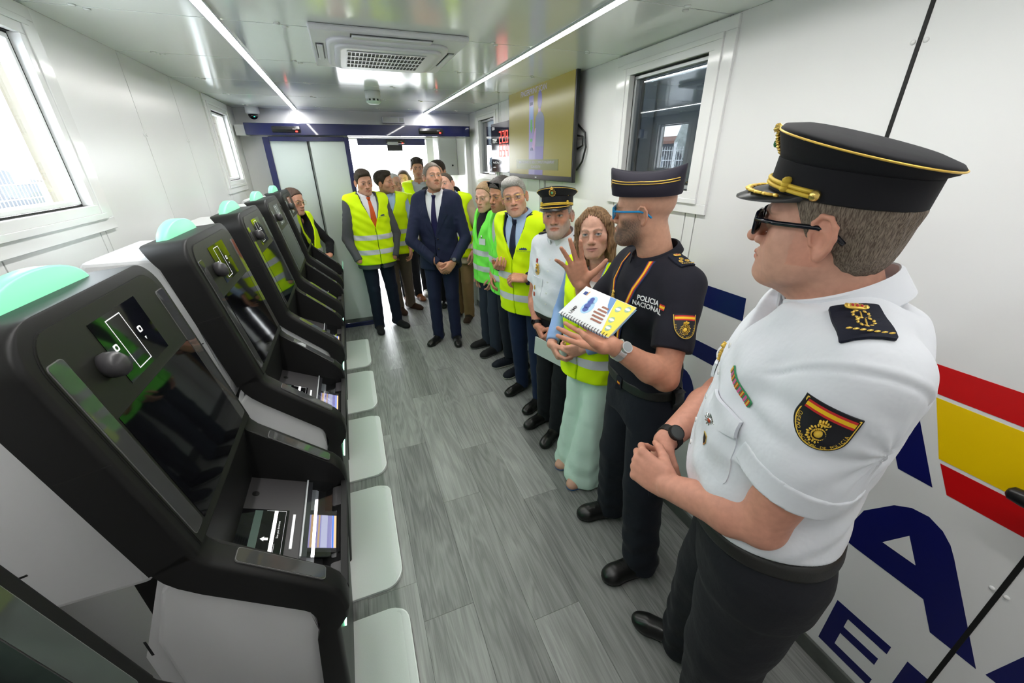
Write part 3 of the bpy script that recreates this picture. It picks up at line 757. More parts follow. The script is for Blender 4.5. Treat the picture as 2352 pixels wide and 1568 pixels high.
    obj('flange', prism('flange', [(-.585 + KX, .30), (-.585 + KX, .80), (-.495 + KX, 1.02), (-.480 + KX, 1.02), (-.551 + KX, .82), (-.551 + KX, .30)], 1, -.238, .238), KW, p)
    for z in (.62, .80):
        obj('slot', box('slot', (-.575 + KX, -.2385, z), (-.570 + KX, -.238, z + .05)), SENS, p)
    rear = [(-.800, .97), (-.815, 1.0), (-.815, 1.50), (-.79, 1.53), (-.60, 1.53), (-.565, 1.30), (-.515, 1.06), (-.53, .97)]
    obj('rear_housing', prism('rear_housing', [(x + KX, z) for x, z in rear], 1, -.20, .20, .02, 3, False), KW, k)
    obj('spine', prism('spine', [(-.63 + KX, .02), (-.63 + KX, .97), (-.59 + KX, .97), (-.59 + KX, .02)], 1, -.1, .1), KB, k)
    # signal lamp on the top : a flattened half disc
    rs = []
    for n, s_ in ((-.018, .93), (-.014, 1.0), (.014, 1.0), (.018, .93)):
        rs.append([(-.588 + KX + n, .158 * s_ * math.cos(R(a)), 1.560 + (.062 * s_ * math.sin(R(a)) if a <= 180 else -.012)) for a in list(range(0, 181, 10))])
    obj('signal_lamp', rings('signal_lamp', rs), LAMPG, k)
    # seam lines on the shell
    for s in (-1, 1):
        obj('seam', plate_on(face_pt, quad(s * HW - .0006, .245, s * HW + .0006, .2475), -.087, .0008, 'seam'), GASKET, k)
    # base plate in front, green glow strip under the column foot
    pl = rrect(-.46, -.34, -.045, .34, .085, 8)
    pl = [(x, y) for x, y in pl if x > -.38] 
    pl = [(-.40, .34)] + [] + [(-.40, -.34)] + arc(-.13, -.255, .085, .085, 270, 360, 8) + arc(-.13, .255, .085, .085, 0, 90, 8)
    vs_ = []
    ptop = [[(x + KX, y - .135, 0.0005) for x, y in pl], [(x + KX, y - .135, .012) for x, y in pl]]
    def lipz(x): return .012 if x < -.085 else .012 + (x + .085) * .35
    ptop[1] = [(x, y, lipz(x - KX)) for x, y, z in ptop[1]]
    def inset_(q, d): return [(x - (d if x - KX > -.39 else 0), (y + .135) * (1 - d / .34) - .135, z + .001) for x, y, z in q]
    obj('foot_plate', rings('foot_plate', [ptop[0], ptop[1], inset_(ptop[1], .004), [(min(x, -.078 + KX), y, .0130) for x, y, z in inset_(ptop[1], .012)]], smooth=False), PLT, k)
    obj('glow_strip', box('glow_strip', (-.2095 + KX, -.19, .590), (-.2025 + KX, .19, .606)), STRG, k)
    return k
kp = make_kiosk()
KY = [1.01 + .775 * i for i in range(5)]
klab = ['nearest full black kiosk with tilted screen beside the camera', 'second black kiosk from the camera along the left wall', 'third black kiosk, middle one of the row, screen reflecting a yellow vest', 'fourth black kiosk from the camera, pale screen reflection', 'farthest black kiosk of the row, next to the glass door']
for i, y in enumerate(KY):
    kk = kp if i == 0 else copy_tree(kp)
    kk.location = (-KX, y, 0)
    tag(kk, klab[i], 'kiosk', 'self-service kiosks along the left wall')
k0 = copy_tree(kp); k0.location = (-KX, 1.01 - .748, 0)
for ch in [c_ for c_ in k0.children if c_.name.startswith(('foot_plate', 'glow_strip'))]: bpy.data.objects.remove(ch)   # foot plate of this one lies outside the frame
tag(k0, 'black kiosk cut off by the lower left corner of the picture', 'kiosk', 'self-service kiosks along the left wall')


gb = empty('grab_bar', (XR, .22, 1.06)); tag(gb, 'black rounded end of a bar on the wall at the right picture edge', 'bar')
obj('bar', tube('bar', [(-.05, .012, 0), (-.05, .005, 0), (-.05, -.02, 0), (-.05, -.45, 0)], [.008, .017, .020, .020], 14), mat('bar_black', (.008, .008, .009), .3), gb)
for y in (-.20, -.42):
    obj('bracket', tube('bracket', [(-.05, y, 0), (-.0005, y, 0)], .010, 10), BLACKP, gb)
# ------------------------------------------------------------------ signed-distance modelling for people and clothes
F32 = np.float32
def A_(*a): return np.array(a, F32)
def cap(a, b, ra, rb=None):
    a = np.array(a, F32); b = np.array(b, F32); rb = ra if rb is None else rb
    ba = b - a; L2 = float(ba @ ba) + 1e-12; m = max(ra, rb)
    lo = np.minimum(a, b) - m; hi = np.maximum(a, b) + m
    def f(P):
        pa = P - a
        t = np.clip((pa @ ba) / F32(L2), 0, 1)
        q = pa - t[:, None] * ba
        return np.sqrt((q * q).sum(1)) - (F32(ra) + F32(rb - ra) * t)
    return f, lo, hi
def ell(c, r, M_=None):
    c = np.array(c, F32); r = np.array(r, F32); M3 = None if M_ is None else np.array(M_, F32)
    m = float(r.max()) if M_ is not None else None
    lo = c - (m if m else r); hi = c + (m if m else r)
    def f(P):
        q = P - c
        if M3 is not None: q = q @ M3
        q = q / r
        k0 = np.sqrt((q * q).sum(1)) + F32(1e-6); q = q / r
        k1 = np.sqrt((q * q).sum(1)) + F32(1e-6)
        return k0 * (k0 - 1) / k1
    return f, lo, hi
def sph(c, r): return ell(c, (r, r, r))
def rotm(rx=0, ry=0, rz=0):
    m = Matrix.Rotation(R(rz), 3, 'Z') @ Matrix.Rotation(R(ry), 3, 'Y') @ Matrix.Rotation(R(rx), 3, 'X')
    return np.array(m, F32)
def smin(a, b, k):
    if k <= 0: return np.minimum(a, b)
    h = np.clip(.5 + .5 * (b - a) / F32(k), 0, 1)
    return b + (a - b) * h - F32(k) * h * (1 - h)
def smax(a, b, k): return -smin(-a, -b, k)
class Fld:
    """ordered list of smooth union / subtraction operations, culled by boxes"""
    def __init__(s): s.ops = []; s.post = []
    def add(s, prim, k=.01, sub=False):
        f, lo, hi = prim; s.ops.append((f, lo, hi, k, sub)); return s
    def sub(s, prim, k=.005): return s.add(prim, k, True)
    def bounds(s):
        return np.min([o[1] for o in s.ops if not o[4]], 0), np.max([o[2] for o in s.ops if not o[4]], 0)
    def __call__(s, P):
        d = np.full(len(P), .5, F32)
        for f, lo, hi, k, sub in s.ops:
            mg = .035 + k
            m = ((P > lo - mg) & (P < hi + mg)).all(1)
            if m.all(): idx = slice(None)
            else:
                idx = np.nonzero(m)[0]
                if len(idx) == 0: continue
            v = f(P[idx])
            d[idx] = smax(d[idx], -v, k) if sub else smin(d[idx], v, k)
        for g in s.post: d = g(P, d)
        return d
    def prim(s, Mw=None):
        lo, hi = s.bounds(); return (lambda P: s(P)), lo, hi
def local_prim(fld, c, M3, scale=1.0):
    """field given in a local frame (columns of M3 = axes) placed at c"""
    c = np.array(c, F32); M3 = np.array(M3, F32); lo, hi = fld.bounds()
    cs = np.array([[x, y, z] for x in (lo[0], hi[0]) for y in (lo[1], hi[1]) for z in (lo[2], hi[2])], F32) * scale @ M3.T + c
    def f(P): return fld((P - c) @ M3 / F32(scale)) * F32(scale)
    return f, cs.min(0), cs.max(0)
_OFF8 = [(0, 0, 0), (1, 0, 0), (0, 1, 0), (1, 1, 0), (0, 0, 1), (1, 0, 1), (0, 1, 1), (1, 1, 1)]
_E12 = [(0, 1), (2, 3), (4, 5), (6, 7), (0, 2), (1, 3), (4, 6), (5, 7), (0, 4), (1, 5), (2, 6), (3, 7)]
def polygonize(fn, lo, hi, h, newton=1):
    lo = np.array(lo, np.float64) - 3 * h; hi = np.array(hi, np.float64) + 3 * h
    H = 4 * h
    nb = np.ceil((hi - lo) / H).astype(int) + 1
    g = np.stack(np.meshgrid(*[np.arange(n) for n in nb], indexing='ij'), -1).reshape(-1, 3)
    cen = (lo + (g + .375) * H).astype(F32)
    act = np.abs(fn(cen)) < (H * .866 + 1.5 * h) * 1.25
    gb = g[act]
    bid = np.full(nb, -1, np.int64); bid[gb[:, 0], gb[:, 1], gb[:, 2]] = np.arange(len(gb))
    l = np.stack(np.meshgrid(*[np.arange(4)] * 3, indexing='ij'), -1).reshape(-1, 3)
    gi = (gb[:, None, :] * 4 + l[None]).reshape(-1, 3)
    P = (lo + gi * h).astype(F32)
    V = fn(P)
    def nbr(idx_gi, off):
        q = idx_gi + np.array(off)
        b = q >> 2; ll = q & 3
        ok = ((b >= 0) & (b < nb)).all(1)
        b = np.where(ok[:, None], b, 0)
        r = bid[b[:, 0], b[:, 1], b[:, 2]]
        return np.where(ok & (r >= 0), r * 64 + ll[:, 0] * 16 + ll[:, 1] * 4 + ll[:, 2], -1)
    neg = V < 0
    # candidate cells: near a sign change
    near = np.abs(V) < 2.2 * h * 1.3
    ci = np.nonzero(near)[0]
    idx = np.stack([nbr(gi[ci], o) for o in _OFF8], 1)
    ok = (idx >= 0).all(1); ci = ci[ok]; idx = idx[ok]
    s = neg[idx]; mixed = s.any(1) & ~s.all(1)
    ci = ci[mixed]; idx = idx[mixed]
    vals = V[idx]; acc = np.zeros((len(ci), 3)); cnt = np.zeros(len(ci))
    offs = np.array(_OFF8, float)
    for a, b in _E12:
        va, vb = vals[:, a], vals[:, b]
        cr = (va < 0) != (vb < 0)
        t = np.where(cr, va / np.where(cr, va - vb, 1), 0)
        acc += np.where(cr[:, None], offs[a] + t[:, None] * (offs[b] - offs[a]), 0); cnt += cr
    verts = lo + (gi[ci] + acc / cnt[:, None]) * h
    cmap = np.full(len(V), -1, np.int64); cmap[ci] = np.arange(len(ci))
    quads = []
    for ax in range(3):
        b_, c_ = (ax + 1) % 3, (ax + 2) % 3
        e = [0, 0, 0]; e[ax] = 1
        pi_ = np.nonzero(near)[0]
        nx = nbr(gi[pi_], e); k = nx >= 0; pi_ = pi_[k]; nx = nx[k]
        ch = neg[pi_] != neg[nx]; pi_ = pi_[ch]; nx = nx[ch]
        ob = [0, 0, 0]; ob[b_] = -1; oc = [0, 0, 0]; oc[c_] = -1; obc = [0, 0, 0]; obc[b_] = -1; obc[c_] = -1
        ids = [pi_] + [nbr(gi[pi_], o) for o in (ob, obc, oc)]
        vv = np.stack([np.where(i >= 0, cmap[i], -1) for i in ids], 1)
        k = (vv >= 0).all(1); vv = vv[k]; flip = neg[pi_[k]]
        vv[~flip] = vv[~flip][:, ::-1]
        quads.append(vv)
    quads = np.concatenate(quads)
    verts = verts.astype(F32)
    for _ in range(newton):
        d, gr = grad(fn, verts, h * .5)
        st = np.clip(d, -h * .6, h * .6)[:, None] * gr
        verts = verts - st
    return verts, quads
def grad(fn, P, e=.002):
    d = fn(P); e = F32(e)
    g = np.stack([fn(P + np.array(o, F32) * e) - d for o in ((1, 0, 0), (0, 1, 0), (0, 0, 1))], 1)
    g /= np.sqrt((g * g).sum(1))[:, None] + 1e-9
    return d, g
def np_mesh(name, verts, quads, col=None):
    me = bpy.data.meshes.new(name)
    n, m = len(verts), len(quads)
    me.vertices.add(n); me.vertices.foreach_set('co', np.asarray(verts, F32).ravel())
    me.loops.add(m * 4); me.loops.foreach_set('vertex_index', np.asarray(quads, np.int32).ravel())
    me.polygons.add(m); me.polygons.foreach_set('loop_start', np.arange(0, 4 * m, 4, dtype=np.int32))
    try: me.polygons.foreach_set('loop_total', np.full(m, 4, np.int32))
    except Exception: pass
    me.update(calc_edges=True); me.validate()
    me.shade_smooth()
    if col is not None:
        a = me.color_attributes.new('Col', 'FLOAT_COLOR', 'POINT')
        a.data.foreach_set('color', np.concatenate([col, np.ones((n, 1))], 1).astype(F32).ravel())
    return me
def hit(fn, o, d, tmax=.6, t0=0.0):
    """first surface crossing along a ray (from outside)"""
    o = np.array(o, F32); d = np.array(d, F32); d = d / np.linalg.norm(d)
    t = np.linspace(t0, tmax, 400).astype(F32)
    v = fn(o + t[:, None] * d)
    k = np.nonzero(v < 0)[0]
    if len(k) == 0: return None
    i = k[0]
    if i == 0: return o + t[0] * d
    f = v[i - 1] / (v[i - 1] - v[i]); return o + (t[i - 1] + f * (t[i] - t[i - 1])) * d
def drape(fn, verts2, origin, xdir, ydir, lift=.0, reach=.12):
    """project 2D points (in the plane origin/xdir/ydir) onto a field along the plane normal; returns points, normals"""
    x = np.array(xdir, float); x /= np.linalg.norm(x); y = np.array(ydir, float); y -= x * (x @ y); y /= np.linalg.norm(y); n = np.cross(x, y)
    v2 = np.asarray(verts2, float)
    base = np.array(origin) + v2[:, :1] * x + v2[:, 1:2] * y
    t = np.linspace(reach, -reach, 60)
    pts = (base[:, None, :] + t[None, :, None] * n).reshape(-1, 3).astype(F32)
    v = fn(pts).reshape(len(v2), -1)
    ins = v < 0; first = ins.argmax(1); has = ins.any(1) & (first > 0)
    i = np.clip(first, 1, None); r = np.arange(len(v2))
    f = v[r, i - 1] / np.where(has, v[r, i - 1] - v[r, i], 1)
    tt = np.where(has, t[i - 1] + f * (t[i] - t[i - 1]), np.nan)
    if np.isnan(tt).all(): tt[:] = 0
    tt = np.where(np.isnan(tt), np.nanmedian(tt), tt)
    out = base + tt[:, None] * n
    return out + (v2[:, 2:3] if v2.shape[1] > 2 else 0) * n + lift * n, n
def grid_poly(poly, step):
    """fill a 2D polygon with small faces so it can be draped"""
    bm = bmesh.new()
    vs = [bm.verts.new((x, y, 0)) for x, y in poly]
    bm.faces.new(vs)
    xs = [p[0] for p in poly]; ys = [p[1] for p in poly]
    for (a, b, no) in ((min(xs), max(xs), (1, 0, 0)), (min(ys), max(ys), (0, 1, 0))):
        t = a + step
        while t < b - step * .3:
            bmesh.ops.bisect_plane(bm, geom=bm.verts[:] + bm.edges[:] + bm.faces[:], plane_co=(t * no[0], t * no[1], 0), plane_no=no)
            t += step
    me = bpy.data.meshes.new('g'); bm.to_mesh(me); bm.free()
    return me
def decal(name, me2, fn, origin, xdir, ydir, m, parent, lift=.002, thick=0.0, reach=.12, smooth=True):
    """2D mesh draped on a field as a thin piece"""
    v2 = np.array([v.co[:] for v in me2.vertices])
    v2[:, 2] = 0
    P, n = drape(fn, v2, origin, xdir, ydir, lift, reach)
    fs = [tuple(p.vertices) for p in me2.polygons]
    bpy.data.meshes.remove(me2)
    if thick:
        k = len(P); Q = P - n * thick
        # side walls
        ed = {}
        for f in fs:
            for a, b in zip(f, f[1:] + f[:1]): ed.setdefault((min(a, b), max(a, b)), []).append((a, b))
        sides = [(b, a, a + k, b + k) for e in ed.values() if len(e) == 1 for a, b in e]
        P = np.concatenate([P, Q]); fs = fs + sides
    me = mesh(name, P, fs, smooth)
    if thick: shade_auto(me, 40)
    return obj(name, me, m, parent)
def strip(name, fn, pts2, half, origin, xdir, ydir, m, parent, lift=.003, reach=.12):
    """flat ribbon along a 2D polyline draped on a field; half = half width (scalar or list)"""
    hs = half if isinstance(half, (list, tuple)) else [half] * len(pts2)
    v, fs = [], []
    n = len(pts2)
    for i, p in enumerate(pts2):
        a = pts2[max(0, i - 1)]; b = pts2[min(n - 1, i + 1)]
        t = Vector((b[0] - a[0], b[1] - a[1])).normalized(); q = Vector((-t.y, t.x))
        for s in (-1, 0, 1): v.append((p[0] + q.x * hs[i] * s, p[1] + q.y * hs[i] * s, .0))
        if i: 
            k = 3 * i
            fs += [(k - 3, k - 2, k + 1, k), (k - 2, k - 1, k + 2, k + 1)]
    P, nn = drape(fn, v, origin, xdir, ydir, lift, reach)
    # middle slightly raised, edges touching
    P = np.array(P); k = len(P)
    Q = P - np.array(nn) * .004
    for i in range(n - 1):
        fs += [(3 * i, 3 * i + 3, k + 3 * i + 3, k + 3 * i), (3 * i + 2 + 3, 3 * i + 2, k + 3 * i + 2, k + 3 * i + 5)]
    fs += [(0, 1, k + 1, k), (1, 2, k + 2, k + 1), (3 * n - 2, 3 * n - 3, k + 3 * n - 3, k + 3 * n - 2), (3 * n - 1, 3 * n - 2, k + 3 * n - 2, k + 3 * n - 1)]
    return obj(name, shade_auto(mesh(name, np.concatenate([P, Q]), fs), 50), m, parent)
# ------------------------------------------------------------------ people
def attr_mat(name, rough=.5, spec=.4, noise=None, bump=None, sheen=0.0, sss=0.0):
    """material whose colour comes from the 'Col' attribute"""
    if name in _mats: return _mats[name]
    m = mat(name, (.5, .5, .5), rough, spec=spec, bump=bump, sheen=sheen)
    nt = m.node_tree; b = nt.nodes['Principled BSDF']
    a = nt.nodes.new('ShaderNodeAttribute'); a.attribute_name = 'Col'
    src = a.outputs['Color']
    if noise:
        tc = nt.nodes.new('ShaderNodeTexCoord'); n = nt.nodes.new('ShaderNodeTexNoise'); n.inputs['Scale'].default_value = noise[0]; n.inputs['Detail'].default_value = 4
        nt.links.new(tc.outputs['Object'], n.inputs['Vector'])
        mr = nt.nodes.new('ShaderNodeMapRange'); mr.inputs[1].default_value = .3; mr.inputs[2].default_value = .7; mr.inputs[3].default_value = 1 - noise[1]; mr.inputs[4].default_value = 1 + noise[1]
        nt.links.new(n.outputs['Fac'], mr.inputs[0])
        vm = nt.nodes.new('ShaderNodeVectorMath'); vm.operation = 'SCALE'
        nt.links.new(src, vm.inputs[0]); nt.links.new(mr.outputs[0], vm.inputs['Scale']); src = vm.outputs[0]
    nt.links.new(src, b.inputs['Base Color'])
    if sss:
        b.inputs['Subsurface Weight'].default_value = sss; b.inputs['Subsurface Radius'].default_value = (.012, .004, .002)
    return m
SKIN = attr_mat('skin', .48, .35, noise=(70, .07), bump=(420, .12, .0008))
def hair_mat(name, col, col2, stretch=(90, 12, 60)):
    if name in _mats: return _mats[name]
    m = mat(name, col, .5, spec=.3); nt = m.node_tree; b = nt.nodes['Principled BSDF']
    tc = nt.nodes.new('ShaderNodeTexCoord'); mp = nt.nodes.new('ShaderNodeMapping'); mp.inputs['Scale'].default_value = stretch
    n = nt.nodes.new('ShaderNodeTexNoise'); n.inputs['Scale'].default_value = 5; n.inputs['Detail'].default_value = 5
    cr = nt.nodes.new('ShaderNodeValToRGB'); cr.color_ramp.elements[0].position = .36; cr.color_ramp.elements[1].position = .64
    cr.color_ramp.elements[0].color = (*col, 1); cr.color_ramp.elements[1].color = (*col2, 1)
    bp = nt.nodes.new('ShaderNodeBump'); bp.inputs['Strength'].default_value = .6; bp.inputs['Distance'].default_value = .003
    L = nt.links.new
    L(tc.outputs['Object'], mp.inputs[0]); L(mp.outputs[0], n.inputs['Vector']); L(n.outputs['Fac'], cr.inputs[0]); L(cr.outputs[0], b.inputs['Base Color'])
    L(n.outputs['Fac'], bp.inputs['Height']); L(bp.outputs[0], b.inputs['Normal'])
    return m
def cloth(name, col, rough=.8, fold=(14, .5, .012), var=None, sheen=.03):
    return mat('cloth_' + name, col, rough, spec=.25, bump=fold, var=var, sheen=sheen)
HV_Y = cloth('hi_vis_yellow', (.70, .95, .0), .65, (11, .45, .012)); HV_G = cloth('hi_vis_green', (.20, .88, .09), .65, (11, .45, .012))
REFL = mat('reflective_tape', (.60, .60, .64), .35, bump=(40, .5, .004))
SHIRTW = cloth('white_shirt', (.74, .76, .81), .75, (9, .6, .014)); 
LEATH = mat('black_leather', (.008, .008, .008), .28, bump=(60, .12, .002))
SOLEW = mat('pale_sole', (.55, .54, .50), .6); SOLEB = mat('black_sole', (.012, .012, .012), .6)
GOLD = mat('gold_thread', (.80, .52, .10), .38, metal=.55); GOLDM = mat('gold_metal', (.85, .60, .18), .25, metal=.9)
SILV = mat('silver_metal', (.62, .62, .62), .25, metal=.9)

def head_field(q):
    """head in its own frame: origin between the eyes' level and the ears, X right, Y forward, Z up; metres, about 0.235 tall"""
    fem = q.get('fem', 0); wd = q.get('w', 1.0); jw = q.get('jaw', 1.0) * (1 - .10 * fem); no = q.get('nose', 1.0) * (1 - .15 * fem); fat = q.get('fat', 0)
    f = Fld()
    f.add(ell((0, -.010, .033), (.074 * wd, .098, .085)))
    f.add(ell((0, .020, -.042), (.0635 * wd * jw, .066, .076)), .03)
    for s in (-1, 1):
        f.add(cap((s * .050 * wd * jw, -.002, -.058), (s * .020, .070, -.103), .019, .017), .028)
        f.add(sph((s * .047 * wd, .050, -.024), .020), .026)
        if fat: f.add(ell((s * .045 * wd, .030, -.062), (.030, .036, .040)), .03)
    f.add(sph((0, .080, -.102), .0165 * (1 - .1 * fem)), .018)
    f.add(ell((0, .072, -.068), (.036, .021, .027)), .02)
    for s in (-1, 1):
        f.add(cap((s * .040, .072, .019), (s * .010, .087, .015), .0095 - .003 * fem, .009 - .002 * fem), .014)
        f.sub(ell((s * .032, .099, -.002), (.019, .016, .0125)), .012)
    f.add(cap((0, .083, .010), (0, .104, -.030), .0078, .0098), .010)
    f.add(sph((0, .086 + .020 * no, -.036), .0115 * (.9 + .1 * no)), .008)
    for s in (-1, 1):
        f.add(ell((s * .0140 * no, .092, -.0395), (.0085, .0110, .0080)), .006)
        f.sub(sph((s * .0062, .1010, -.0470), .0030), .003)
        # eyeball, lids
        f.add(sph((s * .0315, .0735, -.001), .0140), .004)
        f.sub(ell((s * .0315, .0890, -.0015), (.0142, .0080, q.get('eye', .0046))), .0015)
        f.add(sph((s * .0315, .0735, -.001), .0122), .0012)
    # mouth
    z = -.0685 + q.get('mz', 0)
    op = q.get('mouth', 0)
    f.add(cap((-.026, .0835, z + .0005), (-.008, .0945, z + .0044 + op), .0036, .0048), .004); f.add(cap((.026, .0835, z + .0005), (.008, .0945, z + .0044 + op), .0036, .0048), .004)
    f.add(cap((-.008, .0945, z + .0044 + op), (.008, .0945, z + .0044 + op), .0048), .004)
    f.add(cap((-.023, .0835, z - .004 - op), (0, .0940, z - .0066 - op), .0042, .0062), .004); f.add(cap((.023, .0835, z - .004 - op), (0, .0940, z - .0066 - op), .0042, .0062), .004)
    f.sub(cap((-.028, .0855, z), (0, .1000, z - .0003), .0014 + op * .5, .0021 + op), .002); f.sub(cap((.028, .0855, z), (0, .1000, z - .0003), .0014 + op * .5, .0021 + op), .002)
    # ears
    es = q.get('ear', 1.0)
    for s in (-1, 1):
        c = np.array((s * .0765 * wd, -.012, -.010)); M3 = rotm(-8, 0, s * 22) 
        def E(y, z_, o): return c + (np.array((s * o, y, z_)) * es) @ np.array(M3, float).T
        f.add(ell(E(0, 0, .001), (.0065 * es, .0165 * es, .029 * es), M3), .006)
        pts = [(.012, -.010), (.015, .006), (.012, .022), (.002, .031), (-.010, .028), (-.018, .015), (-.018, 0), (-.013, -.014), (-.006, -.024)]
        for a, b in zip(pts[:-1], pts[1:]): f.add(cap(E(a[0], a[1], .006), E(b[0], b[1], .0065), .0034 * es), .003)
        f.add(sph(E(.002, -.027, .003), .0075 * es), .006)
        f.sub(ell(E(.003, -.002, .0085), (.0058 * es, .0085 * es, .0125 * es), M3), .003)
        f.sub(ell(E(-.003, .017, .0085), (.0035 * es, .0085 * es, .0065 * es), M3), .003)
    if q.get('beardt'):
        t = q['beardt']
        f.add(ell((0, .062, -.100), (.040 + t, .034 + t, .026 + t)), .02)
    return f
def head_color(q, Q):
    """vertex colours in head space"""
    sk = np.array(q['skin'], float); n = len(Q)
    col = np.repeat(sk[None], n, 0)
    x, y, z = Q[:, 0].astype(float), Q[:, 1].astype(float), Q[:, 2].astype(float)
    ax = np.abs(x)
    def mix(c, m): 
        nonlocal col
        m = np.clip(m, 0, 1)[:, None]; col = col * (1 - m) + np.array(c)[None] * m
    def sg(v): return 1 / (1 + np.exp(-np.clip(v, -40, 40)))
    red = sk * np.array((1.03, .68, .62))
    rd = q.get('red', .35)
    mix(red, rd * np.exp(-(((ax - .044) / .02) ** 2 + ((z + .03) / .018) ** 2)) * (y > .02))
    mix(red, rd * .9 * np.exp(-((x / .014) ** 2 + ((z + .036) / .014) ** 2)) * (y > .08))
    mix(red, rd * .8 * sg((ax - .074) / .003) * (y < .03) * (z > -.06) * (z < .03))
    mix(sk * .72, .55 * np.exp(-(((ax - .031) / .017) ** 2 + ((z + .012) / .006) ** 2)) * (y > .05))
    # hair shadow of a shaved or cropped scalp
    if q.get('scalp') is not None:
        zl = np.interp(y, [-.12, -.05, -.02, .0, .02, .045, .07, .1], q.get('hl', [-.055, -.05, .0, .0, .005, .04, .068, .085]))
        mix(q['scalp'], q.get('scalpa', .5) * sg((z - zl) / .006))
    # beard / stubble
    bm_ = q.get('beard')
    if bm_ is not None:
        up = np.interp(ax, [0, .025, .04, .06, .08], [-.046, -.048, -.056, -.036, .0])
        m = sg((up - z) / .0045) * sg((y - q.get('beardy', -.004)) / .008) * sg((z + .135) / .006)
        jw = sg((ax - .058) / .006) * sg((y + .0) / .006) * (z < .0)
        lip = np.exp(-((ax / .026) ** 4 + ((z + .069) / .0095) ** 4))
        nz = .8 + .2 * np.sin(x * 900 + 3 * np.sin(z * 700)) * np.sin(z * 800 + y * 600)
        mix(bm_, q.get('bearda', .5) * m * (1 - .92 * lip) * nz)
    lipc = q.get('lip', tuple(sk * np.array((.82, .50, .47))))
    zz = -.0685 + q.get('mz', 0)
    ml = np.exp(-((ax / .027) ** 6 + ((z - zz + .0015) / np.interp(ax, [0, .014, .027], [.0105, .009, .003])) ** 6)) * (y > .065)
    mix(lipc, q.get('lipa', .75) * ml)
    mix(sk * .22, .8 * np.exp(-((ax / .026) ** 8 + ((z - zz) / (.0017 + q.get('mouth', 0))) ** 2)) * (y > .075))
    mix(sk * .25, .8 * np.exp(-(((ax - .0062) / .0035) ** 2 + ((z + .047) / .003) ** 2)) * (y > .085) * (y < .105))
    # brows
    bz = np.interp(ax, [.010, .022, .036, .048], [.0155, .0215, .0225, .0150]) + q.get('browz', 0)
    th = np.interp(ax, [.008, .012, .03, .050], [.0036, .0052, .0048, .0022]) * q.get('browt', 1.0)
    mix(q.get('brow', (.05, .035, .025)), q.get('browa', .8) * np.exp(-np.abs((z - bz) / th) ** 3) * sg((ax - .009) / .0015) * sg((.050 - ax) / .002) * (y > .05))
    # eyes
    gz = q.get('gaze', (0, 0)); eh = q.get('eye', .0046)
    for s in (-1, 1):
        dx = x - s * .0315; dz = z + .0015
        sl = (dx / .0140) ** 2 + (dz / (eh + .0004)) ** 2
        ine = sg((1 - sl) / .12) * (y > .068)
        mix((.50, .475, .45), ine)
        ir = np.sqrt((dx - gz[0]) ** 2 + (dz - gz[1]) ** 2)
        mix(q.get('iris', (.06, .035, .02)), ine * sg((.0064 - ir) / .0006)); mix((.004, .004, .004), ine * sg((.0030 - ir) / .0006))
        lash = np.exp(-np.abs((dz - (eh + .0008) * np.sqrt(np.clip(1 - (dx / .0150) ** 2, 0, 1))) / .0021) ** 2) * (np.abs(dx) < .0150) * (y > .062)
        mix((.015, .01, .008), q.get('lash', .8) * lash)
    return col

